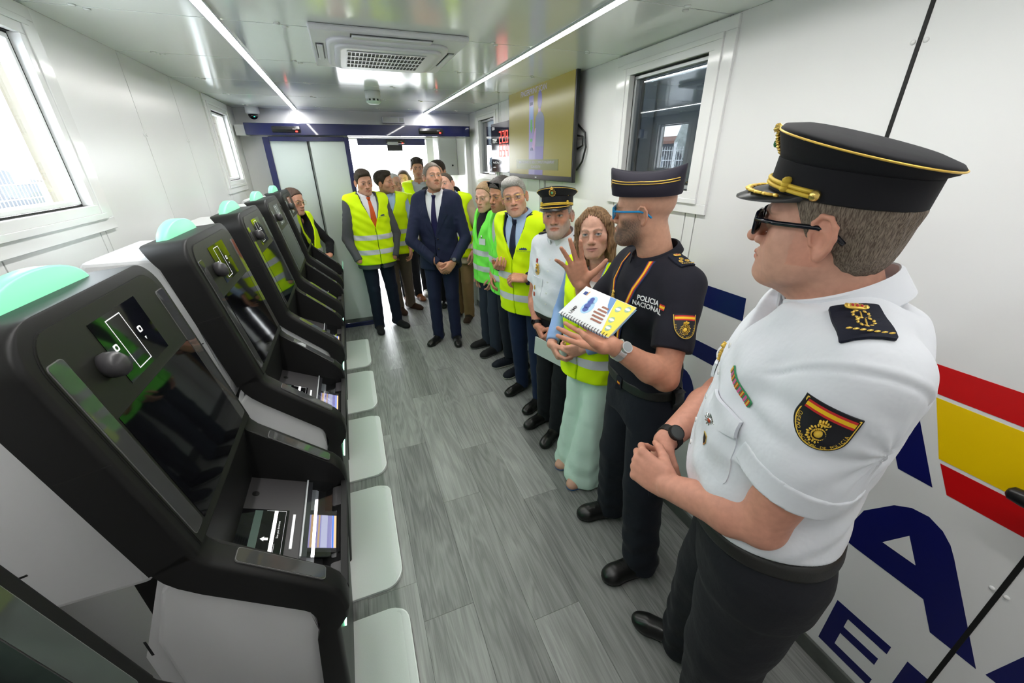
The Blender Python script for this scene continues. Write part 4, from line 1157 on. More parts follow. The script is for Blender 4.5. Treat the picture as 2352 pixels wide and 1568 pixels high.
HAIRLINE = [-.058, -.056, -.045, .004, -.012, .030, .066, .084]
def hair_field(style, wd=1.0):
    f = Fld()
    yk = [-.12, -.06, -.035, -.012, .012, .035, .062, .1]
    if style == 'short':
        hl = [-.086, -.080, -.062, .006, -.020, .032, .072, .090]; f.add(ell((0, -.012, .034), (.0815 * wd, .107, .0935))); f.add(ell((0, -.052, -.035), (.066 * wd, .052, .055)), .03)
    elif style == 'crop':
        hl = [-.062, -.060, -.035, .006, -.020, .030, .074, .092]; f.add(ell((0, -.011, .034), (.0785 * wd, .1035, .0895)))
    elif style == 'full':
        hl = [-.066, -.062, -.035, .006, -.022, .026, .058, .074]; f.add(ell((0, -.012, .035), (.0815 * wd, .1065, .091))); f.add(ell((0, .046, .092), (.056, .048, .026)), .03); f.add(ell((.028, .066, .084), (.032, .028, .017)), .02)
    elif style == 'spiky':
        hl = [-.066, -.062, -.035, .006, -.022, .022, .055, .070]; f.add(ell((0, -.015, .038), (.085 * wd, .110, .096)))
        for i in range(26):
            a = i * 2.4; r_ = .075 * math.sqrt((i + .5) / 26)
            b0 = (r_ * math.cos(a), r_ * math.sin(a) - .005, .105 - r_ * .25); f.add(cap(b0, (b0[0] * 1.12, b0[1] * 1.1 - .015, b0[2] + .018), .013, .005), .010)
    elif style == 'thin':
        hl = [-.062, -.058, -.032, .008, -.012, .036, .078, .094]; f.add(ell((0, -.012, .033), (.0795 * wd, .104, .088)))
    elif style == 'long':
        hl = [-.30, -.30, -.30, -.25, -.16, .02, .066, .080]; f.add(ell((0, -.012, .032), (.081 * wd, .106, .0895)))
        for s in (-1, 1):
            f.add(cap((s * .074, .006, .045), (s * .082, .004, -.060), .020, .022), .03); f.add(cap((s * .082, .004, -.06), (s * .084, .010, -.165), .023, .016), .02)
            f.add(cap((s * .050, -.06, -.02), (s * .060, -.055, -.16), .05, .035), .03); f.add(cap((s * .014, .050, .112), (s * .074, .040, .050), .012, .011), .02)
    elif style == 'tied':
        hl = [-.062, -.058, -.040, .004, -.004, .035, .070, .084]; f.add(ell((0, -.012, .034), (.080 * wd, .106, .092))); f.add(sph((0, -.115, .03), .035), .02)
    elif style == 'longback':
        hl = [-.24, -.24, -.22, -.02, -.03, .03, .066, .082]; f.add(ell((0, -.012, .034), (.083 * wd, .107, .093)))
        for s in (-1, 1): f.add(cap((s * .060, -.05, 0), (s * .055, -.06, -.17), .045, .03), .03)
    hl = np.array(hl)
    def cut(P, d):
        zl = np.interp(P[:, 1], yk, hl).astype(F32)
        if style in ('long',):
            # keep the face free
            face = smax(np.abs(P[:, 0]) - F32(.066) - np.clip(P[:, 1] - .07, -.05, .05) * -.2, -(P[:, 1] - .01), .01)
            keep = smin(-(P[:, 2] - zl) * F32(.8), smax(face * F32(-1) * 0 + (P[:, 1] - F32(.055)), F32(.066) - np.abs(P[:, 0]), .01), .005)
            d = smax(d, -(P[:, 2] + .185), .02)
            ff = ((P[:, 0] / .069) ** 2 + ((P[:, 2] + .022) / .106) ** 2); inside = (1 - np.sqrt(ff)) * F32(.069); part = F32(.004) * np.exp(-((P[:, 0] - .012) / .006) ** 2) * (P[:, 2] > .08); d = d + part.astype(F32)
            return smax(d, np.minimum(inside, (P[:, 1] - .0)).astype(F32), .006)
        d = smax(d, (zl - P[:, 2]) * F32(.75), .006)
        st = .0012 * np.sin(P[:, 0] * 420 + 3 * np.sin(P[:, 2] * 60)) * np.sin(P[:, 1] * 160 + P[:, 0] * 90)
        return d + st.astype(F32)
    def cut2(P, d):
        th = np.arctan2(P[:, 0], P[:, 1] + .02); st = .0016 * np.sin(th * 46 + 1.5 * np.sin(P[:, 2] * 26 + th * 3)) + .0008 * np.sin(th * 97 + P[:, 2] * 30) 
        return cut(P, d) + st.astype(F32)
    f.post.append(cut2 if style in ('long', 'longback') else cut)
    return f

def unit(v): v = np.array(v, float); return v / np.linalg.norm(v)
RELAX = dict(curl=[(18, 28, 18), (22, 32, 20), (26, 36, 22), (30, 40, 25)], spread=[4, 0, -4, -9], thumb=((.55, .8, .25), (.15, .95, .30)))
OPEN = dict(curl=[(2, 8, 6), (-2, 6, 5), (4, 10, 8), (10, 14, 10)], spread=[12, 3, -8, -22], thumb=((.92, .38, .12), (.80, .60, .05)))
UNDER = dict(curl=[(4, 8, 5), (5, 8, 5), (6, 8, 6), (8, 10, 6)], spread=[5, 0, -5, -10], thumb=((.35, .5, .8), (-.35, .8, .25)))
GRIP = dict(curl=[(55, 45, 25), (58, 50, 30), (60, 52, 30), (60, 55, 30)], spread=[3, 0, -3, -6], thumb=((.45, .75, .6), (.0, .85, .7)))
CLASP = dict(curl=[(38, 42, 25), (42, 46, 28), (46, 48, 28), (48, 50, 28)], spread=[3, 0, -3, -6], thumb=((.50, .80, .45), (.05, .9, .5)))
HOLD = dict(curl=[(30, 22, 12), (34, 24, 14), (38, 28, 16), (44, 34, 20)], spread=[5, 0, -4, -9], thumb=((.55, .75, .75), (.2, .85, .55)))
FLAT = dict(curl=[(8, 10, 6), (8, 12, 8), (10, 14, 8), (14, 16, 8)], spread=[2, 0, -2, -4], thumb=((.6, .85, .1), (.3, .95, .1)))
def hand_prims(f, w, d, n, side, pose, s=1.0, k=.010):
    """w wrist, d towards the fingers, n out of the palm, side +1 right hand"""
    w = np.array(w, float); d = unit(d); n = np.array(n, float); n = unit(n - d * (n @ d)); t = np.cross(d, n) * side
    base = [(.0300, .088), (.0100, .092), (-.0105, .088), (-.0295, .079)]
    rad = [.0098, .0102, .0096, .0084]; lens = [(.043, .026, .021), (.048, .030, .022), (.044, .028, .021), (.035, .021, .019)]
    pts = []
    for i in range(4):
        l, r_ = base[i]
        kn = w + (t * l + d * r_) * s
        f.add(cap(w + (t * l * .72 + d * .012 + n * .002) * s, kn, .0142 * s, .0122 * s), k * s)
        pts.append(kn)
    f.add(ell(w + (d * .045 - n * .001) * s, (.037 * s, .048 * s, .0145 * s), np.stack([t, d, n], 1)), k * s)
    for i in range(4):
        c = pose['curl'][i]; sp = R(pose['spread'][i]); dd = d * math.cos(sp) + t * math.sin(sp)
        a = 0.0; p = pts[i]; r0 = rad[i]
        for j in range(3):
            a += R(c[j]); di = dd * math.cos(a) + n * math.sin(a)
            q = p + di * lens[i][j] * s; r1 = r0 * (.90 if j < 2 else .84)
            f.add(cap(p, q, r0 * s, r1 * s), (.006 if j == 0 else .0025) * s)
            p, r0 = q, r1
    b = w + (t * .026 + d * .022 + n * .006) * s
    (a1, b1, c1), (a2, b2, c2) = pose['thumb']
    v1 = unit(t * a1 + d * b1 + n * c1); v2 = unit(t * a2 + d * b2 + n * c2)
    m_ = b + v1 * .040 * s; e = m_ + unit(v1 * .5 + v2 * .5) * .034 * s; g = e + v2 * .027 * s
    f.add(cap(b, m_, .0165 * s, .0118 * s), .012 * s); f.add(cap(m_, e, .0112 * s, .0098 * s), .004 * s); f.add(cap(e, g, .0098 * s, .0078 * s), .003 * s)
    return f
def smooth_tab(z, v, n=64):
    zz = np.linspace(z[0], z[-1], n); y = np.interp(zz, z, v)
    for _ in range(6): y = np.concatenate([[y[0]], (y[:-2] + 2 * y[1:-1] + y[2:]) / 4, [y[-1]]])
    return zz, y
class Person:
    def __init__(s, label, base, phi, h=1.75, **q):
        s.q = q; s.h = h; s.s = h / 1.75; s.base = np.array((base[0], base[1], 0.0)); s.phi = phi
        a = R(phi - 90); s.R = np.array([[math.cos(a), -math.sin(a), 0], [math.sin(a), math.cos(a), 0], [0, 0, 1]])
        s.root = empty('person', (base[0], base[1], 0), a)
        tag(s.root, label, 'person', q.get('group'))
        s.res = q.get('res', .0065); s.fine = q.get('fine', .004)
        hc = q.get('head'); s.hs = q.get('hs', 1.0)
        s.head = s.L(*hc) if hc is not None else np.array((0, .045, h - .118 * s.hs))
        s.lean = s.head[:2] - np.array((0, .045))
        yaw = R(q.get('hyaw', phi) - phi); 
        m = Matrix.Rotation(yaw, 3, 'Z') @ Matrix.Rotation(R(q.get('hpitch', 0)), 3, 'X') @ Matrix.Rotation(R(q.get('hroll', 0)), 3, 'Y')
        s.H = np.array(m)
        s.nb = np.array((*s.off(1.46 * s.s), 1.46 * s.s)) + np.array((0, -.018, 0))
        s.wd = q.get('wide', 1.0); s.dp = q.get('deep', 1.0); s.belly = q.get('belly', 0)
        s.sh = {}
        for sd, nm in ((1, 'R'), (-1, 'L')):
            z = 1.405 * s.s; o = s.off(z); d = q.get('shl' + nm, (0, 0, 0))
            s.sh[nm] = np.array((o[0] + sd * .172 * s.wd * s.s + d[0], o[1] - .012 + d[1], z + d[2]))
        s.el = {nm: s.L(*q['el' + nm]) for nm in 'RL' if 'el' + nm in q}
        s.wr = {nm: s.L(*q['wr' + nm]) for nm in 'RL' if 'wr' + nm in q}
        for nm, sd in (('R', 1), ('L', -1)):
            if nm not in s.el: s.el[nm] = s.sh[nm] + np.array((sd * .05, -.03, -.29 * s.s)); 
            if nm not in s.wr: s.wr[nm] = s.el[nm] + np.array((-sd * .02, .07, -.25 * s.s))
    def L(s, x, y, z): return s.R.T @ (np.array((x, y, z), float) - s.base)
    def D(s, v): return s.R.T @ np.array(v, float)
    def off(s, z):
        t = np.clip(z / s.h, 0, 1.05) ** 1.25
        return np.array((s.lean[0] * t, s.lean[1] * t))
    # -------------------------------------------------- fields
    def torso(s, off=0.0, z0=.84, z1=1.50, n=2.25, boxy=0.0, flare=0.0, shoulders=True, noise=0.0, extra=None):
        S = s.s; z = np.array([.70, .84, .93, 1.00, 1.08, 1.18, 1.30, 1.38, 1.44, 1.49, 1.53]) * S
        ax = np.array([.178, .180, .176, .166, .160, .166, .178, .178, .150, .090, .062]) * S * s.wd
        ay = np.array([.120, .122, .120, .114, .112, .118, .126, .118, .098, .072, .060]) * S * s.dp
        cy = np.array([.0, .0, .004, .008, .010, .010, .004, -.006, -.014, -.016, -.012])
        if s.q.get('fem'):
            ax = ax * np.array([1, 1.02, 1.0, .92, .90, .92, .93, .92, .90, .85, .85]); ay = ay * np.array([1, 1, 1, .95, .92, 1.0, 1.08, .98, .9, .85, .85]); 
        bl = s.belly * np.exp(-((z / S - 1.07) / .13) ** 2); ay = ay + bl * .55; cy = cy + bl * .5; ax = ax + bl * .25
        if boxy: ax = ax * (1 - boxy) + np.maximum(ax, .176 * S * s.wd) * boxy; ay = ay * (1 - boxy) + np.maximum(ay, ay.max() * .98) * boxy * (z / S < 1.36) + ay * boxy * (z / S >= 1.36)
        fl = flare * np.clip((1.1 - z / S) / .25, 0, 1); ax = ax + fl; ay = ay + fl
        zz, AX = smooth_tab(z, ax); _, AY = smooth_tab(z, ay); _, CY = smooth_tab(z, cy)
        lx, ly, h_ = s.lean[0], s.lean[1], s.h
        z0_, z1_ = z0 * S, z1 * S
        def f(P):
            t = np.clip(P[:, 2] / F32(h_), 0, 1.05) ** F32(1.25)
            x = P[:, 0] - F32(lx) * t; y = P[:, 1] - F32(ly) * t
            a = np.interp(P[:, 2], zz, AX).astype(F32) + F32(off); b = np.interp(P[:, 2], zz, AY).astype(F32) + F32(off); c = np.interp(P[:, 2], zz, CY).astype(F32)
            k = ((np.abs(x) / a) ** n + (np.abs(y - c) / b) ** n) ** F32(1 / n)
            d = (k - 1) * np.minimum(a, b) 
            if noise:
                zf = P[:, 2]
                w_ = np.sin(zf * 38 + x * 14 + 2.0 * np.sin(x * 11 + y * 9)) * np.sin(x * 17 + y * 21 + 1.3) + .6 * np.sin(zf * 71 - x * 33 + y * 25)
                d = d - F32(noise) * w_.astype(F32)
            d = smax(d, np.maximum(P[:, 2] - F32(z1_), F32(z0_) - P[:, 2]), .012)
            return d.astype(F32)
        m = float(max(ax.max(), ay.max()) + off + .06)
        o0, o1 = s.off(z0_), s.off(z1_)
        lo = np.array((min(o0[0], o1[0]) - m, min(o0[1], o1[1]) - m, z0_ - .01)); hi = np.array((max(o0[0], o1[0]) + m, max(o0[1], o1[1]) + m, z1_ + .01))
        F = Fld(); F.add((f, lo, hi), 0)
        if shoulders:
            for nm, sd in (('R', 1), ('L', -1)):
                a = np.array((*s.off(1.45 * S), 1.45 * S)) + np.array((sd * .075 * s.wd, -.02, -.004))
                F.add(cap(a, s.sh[nm] + np.array((-sd * .012, 0, .008)), .045 * S + off, .050 * S + off), .05)
        return F
    def sleeve(s, nm, F, r=(.066, .054, .042), cut=None, k=.03, end=1.0, rumple=0.0):
        """long sleeve, or short when cut = fraction of the upper arm"""
        a, b, c = s.sh[nm], s.el[nm], s.wr[nm]
        S = s.s
        if cut:
            e = a + (b - a) * cut; ax = unit(b - a)
            pr = cap(a, a + (b - a) * (cut + .1), r[0] * S, r[1] * S)
            def f(P, g=pr[0]):
                d = g(P)
                if rumple: d = d - F32(rumple) * np.sin((P - a.astype(F32)) @ (ax * 60).astype(F32) + 9 * P[:, 1] + 12 * P[:, 2])
                return smax(d, ((P - e.astype(F32)) @ ax.astype(F32)), .003)
            F.add((f, pr[1], pr[2]), k)
        else:
            e = b + (c - b) * end; ax = unit(c - b)
            p1 = cap(a, b, r[0] * S, r[1] * S); p2 = cap(b, e, r[1] * S, r[2] * S)
            def f2(P, g=p2[0]):
                d = g(P)
                if rumple: d = d - F32(rumple) * np.sin((P - b.astype(F32)) @ (ax * 62).astype(F32) + 10 * np.sin(P[:, 0] * 25)) * (.4 + np.sin(P[:, 1] * 45 + P[:, 2] * 20 + 1)) 
                return smax(d, ((P - e.astype(F32)) @ ax.astype(F32)), .003)
            def f1(P, g=p1[0]):
                d = g(P)
                if rumple: d = d - F32(rumple) * np.sin((P - a.astype(F32)) @ (unit(b - a) * 40).astype(F32) + 5 * np.sin(P[:, 2] * 22) + 24 * P[:, 1]) * (.3 + np.sin(P[:, 0] * 50 + P[:, 2] * 14))
                return d
            F.add((f1, p1[1], p1[2]), k); F.add((f2, p2[1], p2[2]), .012)
        return F
    def legs(s, r=(.094, .066, .052), off=0.0, hem=.035, flare=0.0, top=1.02, noise=.002):
        S = s.s; F = s.torso(off - .004, .80, top, shoulders=False)
        for nm, sd in (('R', 1), ('L', -1)):
            an = s.foot[nm]; hp = np.array((*s.off(.88 * S), .88 * S)) + np.array((sd * .086 * s.wd * S, 0, 0))
            ank = np.array((an[0], an[1], .07)); kn = (hp + ank) / 2 + np.array((0, .020, .02)) + np.array(s.q.get('kn' + nm, (0, 0, 0)))
            low = ank + np.array((0, 0, -.05))
            r0, r1, r2 = [(v + off) * S for v in r]
            p1 = cap(hp, kn, r0 * s.wd ** .5, r1); p2 = cap(kn, low, r1, r2 + flare)
            def g2(P, g=p2[0], ax=unit(low - kn), o=kn):
                d = g(P); q_ = (P - o.astype(F32)) @ ax.astype(F32)
                w_ = np.sin(q_ * 55 + 6 * P[:, 0] + 2 * np.sin(P[:, 1] * 30)) * np.clip(q_ / .35, .1, 1) + .7 * np.sin(P[:, 0] * 60 + P[:, 1] * 40 + 3)
                d = d - F32(noise) * w_.astype(F32)
                return smax(d, F32(hem) - P[:, 2], .004)
            def g1(P, g=p1[0]):
                return g(P) - F32(noise * .8) * (np.sin(P[:, 2] * 30 + P[:, 0] * 22 + 2 * np.sin(P[:, 1] * 20)) * np.sin(P[:, 0] * 18 + P[:, 1] * 30)).astype(F32)
            F.add((g1, p1[1], p1[2]), .035); F.add((g2, p2[1], p2[2]), .015)
        return F
    # -------------------------------------------------- meshes
    def solid(s, name, F, m, parent=None, h=None, col=None):
        lo, hi = F.bounds()
        v, qd = polygonize(F, lo, hi, h or s.res)
        o = obj(name, np_mesh(name, v, qd, col(v) if col else None), m, parent or s.root)
        return o
    def feet(s, R_, L_, shoe='dress', m=None, sole=None, scale=1.0, fade=None):
        s.foot = {}
        for nm, (x, y, yaw) in (('R', R_), ('L', L_)):
            p = s.L(x, y, 0); s.foot[nm] = (p[0], p[1])
            a = R(yaw - s.phi)
            M3 = rotm(0, 0, math.degrees(a)); c = np.array((p[0], p[1], 0), float)
            def T(v): return c + (np.array(v, float) * scale) @ np.array(M3, float).T
            f = Fld()
            wd = {'dress': 1.0, 'boot': 1.15, 'sneak': 1.08}[shoe]
            f.add(cap(T((0, -.055, .050)), T((0, .030, .044)), .038 * wd, .040 * wd)); f.add(cap(T((0, .03, .040)), T((0, .125, .030)), .041 * wd, .040 * wd), .02)
            f.add(ell(T((0, .150, .026)), (.040 * wd, .050, .030 * wd), M3), .02)
            f.add(cap(T((0, -.035, .06)), T((0, -.035, .12 if shoe != 'boot' else .15)), .042, .042), .02)
            def post(P, d, c=c, M3=M3): 
                q_ = (P - c.astype(F32)) @ np.array(M3, F32)
                d = np.maximum(d, F32(.010 if shoe != 'dress' else .006) - P[:, 2])
                if shoe == 'dress': d = d - F32(.0012) * np.sin(q_[:, 1] * 130) * np.exp(-((q_[:, 1] - .05) / .03) ** 2).astype(F32)
                return d
            f.post.append(post)
            lo, hi = f.bounds(); lo[2] = 0; v, qd = polygonize(f, lo, hi, .006 if s.res > .005 else .0045)
            so = obj('shoe', np_mesh('shoe', v, qd), m or LEATH, s.root)
            g = Fld(); g.ops = list(f.ops)
            st = .018 if shoe != 'dress' else .010
            def post2(P, d): return np.maximum(d - F32(.003), np.maximum(P[:, 2] - F32(st), F32(.0008) - P[:, 2]))
            g.post.append(post2)
            v, qd = polygonize(g, lo, hi, .006 if s.res > .005 else .0045)
            obj('sole', np_mesh('sole', v, qd), sole or SOLEB, so)
            if shoe in ('sneak', 'boot') or s.q.get('laces'):
                for i in range(4):
                    y0 = .035 + i * .022
                    pts = [hit(f, T((x_, y0 + .004 * abs(x_) / .02, .16)), (0, 0, -1), .2) for x_ in (-.022, -.010, 0, .010, .022)]
                    if all(p_ is not None for p_ in pts):
                        obj('lace', tube('lace', [p_ + np.array((0, 0, .001)) for p_ in pts], .0025, 5), GASKET, so)
    def body(s):
        """one continuous skin surface: head, neck, arms, hands, inner trunk"""
        q = s.q; hf = head_field(q); s.hf = hf
        F = Fld()
        Hc = s.head; M3 = s.H
        F.add(local_prim(hf, Hc, M3, s.hs), 0)
        up = Hc + M3 @ np.array((0, -.022, -.055)) * s.hs
        nr = q.get('neck', .055 if not q.get('fem') else .044)
        F.add(cap(up, s.nb + np.array((0, 0, -.02)), nr, nr * 1.08), .022)
        if q.get('fat'):
            F.add(cap(Hc + M3 @ np.array((0, .042, -.098)) * s.hs, s.nb + np.array((0, .035, .02)), .036 * q['fat'], .045), .03)
        F.add(cap(s.nb, np.array((*s.off(1.15), 1.15)), .05, .04), .02)
        for nm, sd in (('R', 1), ('L', -1)):
            a, b, c = s.sh[nm], s.el[nm], s.wr[nm]
            F.add(cap(s.nb + np.array((0, 0, -.07)), a, .03), .02)
            if nm in q.get('bare', ''):
                k = q.get('armr', 1.0)
                F.add(cap(a, a + (b - a) * .5, .042 * k, .047 * k), .02); F.add(cap(a + (b - a) * .5, b, .047 * k, .040 * k), .02)
                md = b + (c - b) * .28; F.add(cap(b, md, .039 * k, .0435 * k), .02); F.add(cap(md, c, .0435 * k, .0275 * k), .02)
                F.add(sph(b + unit((b - a) + (b - c)) * .008, .036 * k), .01)
            else:
                F.add(cap(a, b, .03), .02); F.add(cap(b, c, .03, .0265), .02)
            hp = q.get('hand' + nm)
            if hp:
                d, n, pose = hp
                hand_prims(F, c, s.D(d), s.D(n), sd, pose, q.get('hands', 1.0))
        lo, hi = F.bounds()
        v, qd = polygonize(F, lo, hi, s.fine)
        Q = (v - Hc) @ M3 / s.hs
        sk = np.array(q['skin'], float)
        col = head_color(q, Q)
        far = (Q[:, 2] < -.16) | (np.abs(Q[:, 0]) > .12) | (np.abs(Q[:, 1]) > .16)
        hc = np.repeat((sk * np.array((1.0, .88, .85)))[None], len(v), 0)
        w_ = .5 + .5 * np.sin(v[:, 0] * 160 + 3 * np.sin(v[:, 2] * 90)) * np.sin(v[:, 1] * 150 + v[:, 2] * 120)
        hc = hc * (1 - .08 * w_[:, None])
        col[far] = hc[far]
        s.F = F
        o = obj('body', np_mesh('body', v, qd, col), SKIN, s.root)
        s.bodyo = o
        return o
    def hair(s, style, m, h=None, under=None):
        f = hair_field(style, s.q.get('w', 1.0)); g = Fld()
        if under: f.post.append(lambda P, d: smax(d, P[:, 2] - F32(under[0]) - F32(math.tan(R(under[1]))) * P[:, 1], .004))
        g.add(local_prim(f, s.head, s.H, s.hs), 0)
        return s.solid('hair', g, m, h=h or s.fine * 1.1)
    def hp(s, p): return s.head + s.H @ (np.array(p, float) * s.hs)      # head space -> person space
    def hmesh(s, name, me, m, parent=None):
        Mx = Matrix([[*(s.H[i] * s.hs), s.head[i]] for i in range(3)] + [[0, 0, 0, 1]])
        me.transform(Mx); return obj(name, me, m, parent or s.root)
    def glasses(s, m, lens_m, w_=.026, hgt=.018, thick=.0016, round_=.007, temple=True, z=-.003, y=.100):
        g = empty('glasses'); g.parent = s.root
        for sd in (-1, 1):
            c = sd * .033
            rim = [(c + x, y - abs(c + x) * .12 - .0 , z + zz) for x, zz in rrect(-w_, -hgt, w_, hgt, round_, 4)]
            s.hmesh('rim', tube('rim', rim, thick, 6, True), m, g)
            s.hmesh('lens', mesh('lens', rim, [tuple(range(len(rim)))]), lens_m, g)
            if temple: s.hmesh('temple', tube('temple', [(sd * .060, y - .008, z + .008), (sd * .0775, .060, z + .008), (sd * .082, .0, z + .008), (sd * .080, -.022, z + .002), (sd * .078, -.040, z - .014)], thick * 1.25, 6), m, g)
        s.hmesh('bridge', tube('bridge', [(-.009, y - .001, z + .004), (0, y + .003, z + .007), (.009, y - .001, z + .004)], thick, 6), m, g)
        return g
    def collar(s, m, hgt=.036, gap=.012, point=.045, r=.068, drop=.026, parent=None, name='collar', spread=.0, lift=.0, fold=.030, ry=1.05):
        """turned-down collar around the neck base"""
        c0 = s.nb + np.array((0, .006, .014 + lift)); top = s.head + s.H @ np.array((0, -.03, -.08)) * s.hs
        ax = unit(top - c0); sh = ax[:2] / max(ax[2], .3)
        rs = []
        N = 36
        for i in range(N + 1):
            th = R(gap * 400 + (360 - 2 * gap * 400) * i / N)      # 0 = front
            sx, cy_ = math.sin(th), math.cos(th)
            fr = max(0, cy_) ** 2
            zb = -drop * cy_ - .004
            def pt(rad, z): return np.array((c0[0] + sx * rad + sh[0] * z, c0[1] + cy_ * rad * ry + sh[1] * z, c0[2] + z + zb))
            pf = point * max(0, (cy_ - .55) / .45) ** 1.5
            rs.append([pt(r + .002, -.010), pt(r - .004, hgt), pt(r - .001, hgt + .003), pt(r + .004, hgt), pt(r + .013 + .007 * fr + pf * .45, hgt - fold * (.7 + .3 * fr) - pf * .8), pt(r + .009 + .007 * fr + pf * .45, hgt - fold * (.7 + .3 * fr) - pf * .8), pt(r + .002, hgt - .006)])
        return obj(name, shade_auto(rings(name, rs, True, True), 50), m, parent or s.root)
def vest(p, m, z0=.80, band=(1.02, 1.16), v_bottom=1.16, open_front=True, edge=None, off=.026, label=None, bandw=.05, vw=.085):
    """hi-vis waistcoat with reflective bands"""
    S = p.s
    F = p.torso(off, z0, 1.485, boxy=.9, flare=.012, noise=.003)
    for nm, sd in (('R', 1), ('L', -1)):
        a, b = p.sh[nm], p.el[nm]
        F.sub(cap(a + np.array((sd * .005, 0, -.012)), a + (b - a) * 1.1 + np.array((sd * .015, 0, 0)), .070 * S, .064 * S), .014)
    ob = p.off(1.4 * S)
    def vcut(P, d):
        t = np.clip(P[:, 2] / F32(p.h), 0, 1.05) ** F32(1.25); x = P[:, 0] - F32(p.lean[0]) * t; y = P[:, 1] - F32(p.lean[1]) * t
        wv = np.interp(P[:, 2] / S, [v_bottom, 1.40, 1.5], [.004, vw, vw + .012]).astype(F32)
        cut = np.minimum(wv - np.abs(x), y - F32(.0))
        cut = np.minimum(cut, P[:, 2] - F32(v_bottom * S))
        d = smax(d, cut, .003)
        neck = F32(.082) - np.sqrt(x * x + (y + F32(.012)) ** 2)
        d = smax(d, smin(neck, P[:, 2] - F32(1.42 * S), .01), .010)
        sl = np.minimum(F32(.004) - np.abs(x - F32(.004)), np.minimum(y, F32(v_bottom * S) - P[:, 2]))
        d = smax(d, sl, .002)
        return d
    F.post.append(vcut)
    lo, hi = F.bounds(); v, qd = polygonize(F, lo, hi, p.res)
    o = obj('hi_vis_vest', np_mesh('hi_vis_vest', v, qd), m, p.root)
    p.vestF = F
    # reflective bands : the slices of the vest between two heights, lifted a little
    for zc in band:
        bm = bmesh.new(); bm.from_mesh(o.data)
        zc_ = zc * S
        for z in (zc_ - bandw / 2, zc_ + bandw / 2):
            bmesh.ops.bisect_plane(bm, geom=bm.verts[:] + bm.edges[:] + bm.faces[:], plane_co=(0, 0, z), plane_no=(0, 0, 1))
        kill = [f for f in bm.faces if not (zc_ - bandw / 2 - 1e-4 < f.calc_center_median().z < zc_ + bandw / 2 + 1e-4)]
        bmesh.ops.delete(bm, geom=kill, context='FACES')
        # only the outer skin
        bm.normal_update()
        cx, cy = p.off(zc_)
        kill = [f for f in bm.faces if (f.calc_center_median().x - cx) * f.normal.x + (f.calc_center_median().y - cy) * f.normal.y < .02 or abs(f.normal.z) > .8]
        bmesh.ops.delete(bm, geom=kill, context='FACES')
        nv = {v_: v_.normal.copy() for v_ in bm.verts}
        for v_ in bm.verts: v_.co += nv[v_] * .0022
        me = bpy.data.meshes.new('reflective_band'); bm.to_mesh(me); bm.free(); me.shade_smooth()
        obj('reflective_band', me, REFL, o)
    return o
def tie(p, F, m, ztop=1.435, zbot=1.0, w_=.040):
    S = p.s
    zs = np.linspace(ztop, zbot, 14) * S
    oy = p.off(1.2 * S)
    pts = [(p.off(z)[0] * 1.0, z) for z in zs]
    half = [.013 + (w_ - .013) * min(1, i / 10) for i in range(len(zs))]; half[-1] = .006; half[-2] = w_ * .75
    t = strip('tie', F, pts, half, (0, .12 + oy[1], 0), (-1, 0, 0), (0, 0, 1), m, p.root, .004, .2)
    return t
def tie2(p, F, m, ztop=1.435, zbot=1.0, w_=.040):
    """blade + knot"""
    S = p.s
    v, fs, N = [], [], 16
    for i in range(N):
        z = (ztop + (zbot - ztop) * i / (N - 1)) * S
        hw = .014 + (w_ - .014) * min(1, i / (N * .7))
        if i == N - 1: hw = .004
        ox, oy = p.off(z)
        row = []
        for x in (-1, -.5, 0, .5, 1):
            pt = hit(F, (ox + x * hw, oy + .35, z), (0, -1, 0), .6)
            if pt is None: pt = np.array((ox + x * hw, oy + .1, z))
            row.append(pt)
        ym = max(r_[1] for r_ in row)
        for j, r_ in enumerate(row): v.append((r_[0], ym + (.006 if j in (1, 2, 3) else .002), r_[2]))
    k = 5
    for i in range(N - 1):
        for j in range(4): fs.append((i * k + j, i * k + j + 1, (i + 1) * k + j + 1, (i + 1) * k + j))
    t = obj('tie', mesh('tie', v, fs, True), m, p.root)
    z = (ztop + .010) * S; ox, oy = p.off(z); pt = hit(F, (ox, oy + .3, z - .012), (0, -1, 0), .6)
    if pt is None: pt = np.array((ox, oy + .08, z))
    rs = [[(pt[0] + sx * w2, pt[1] + dy, z + dz) for sx, dy in ((-1, -.006), (-.7, .010), (.7, .010), (1, -.006), (.7, -.02), (-.7, -.02))] for w2, dz in ((.022, .016), (.020, .004), (.013, -.024))]
    obj('knot', rings('knot', rs), m, t)
    return t
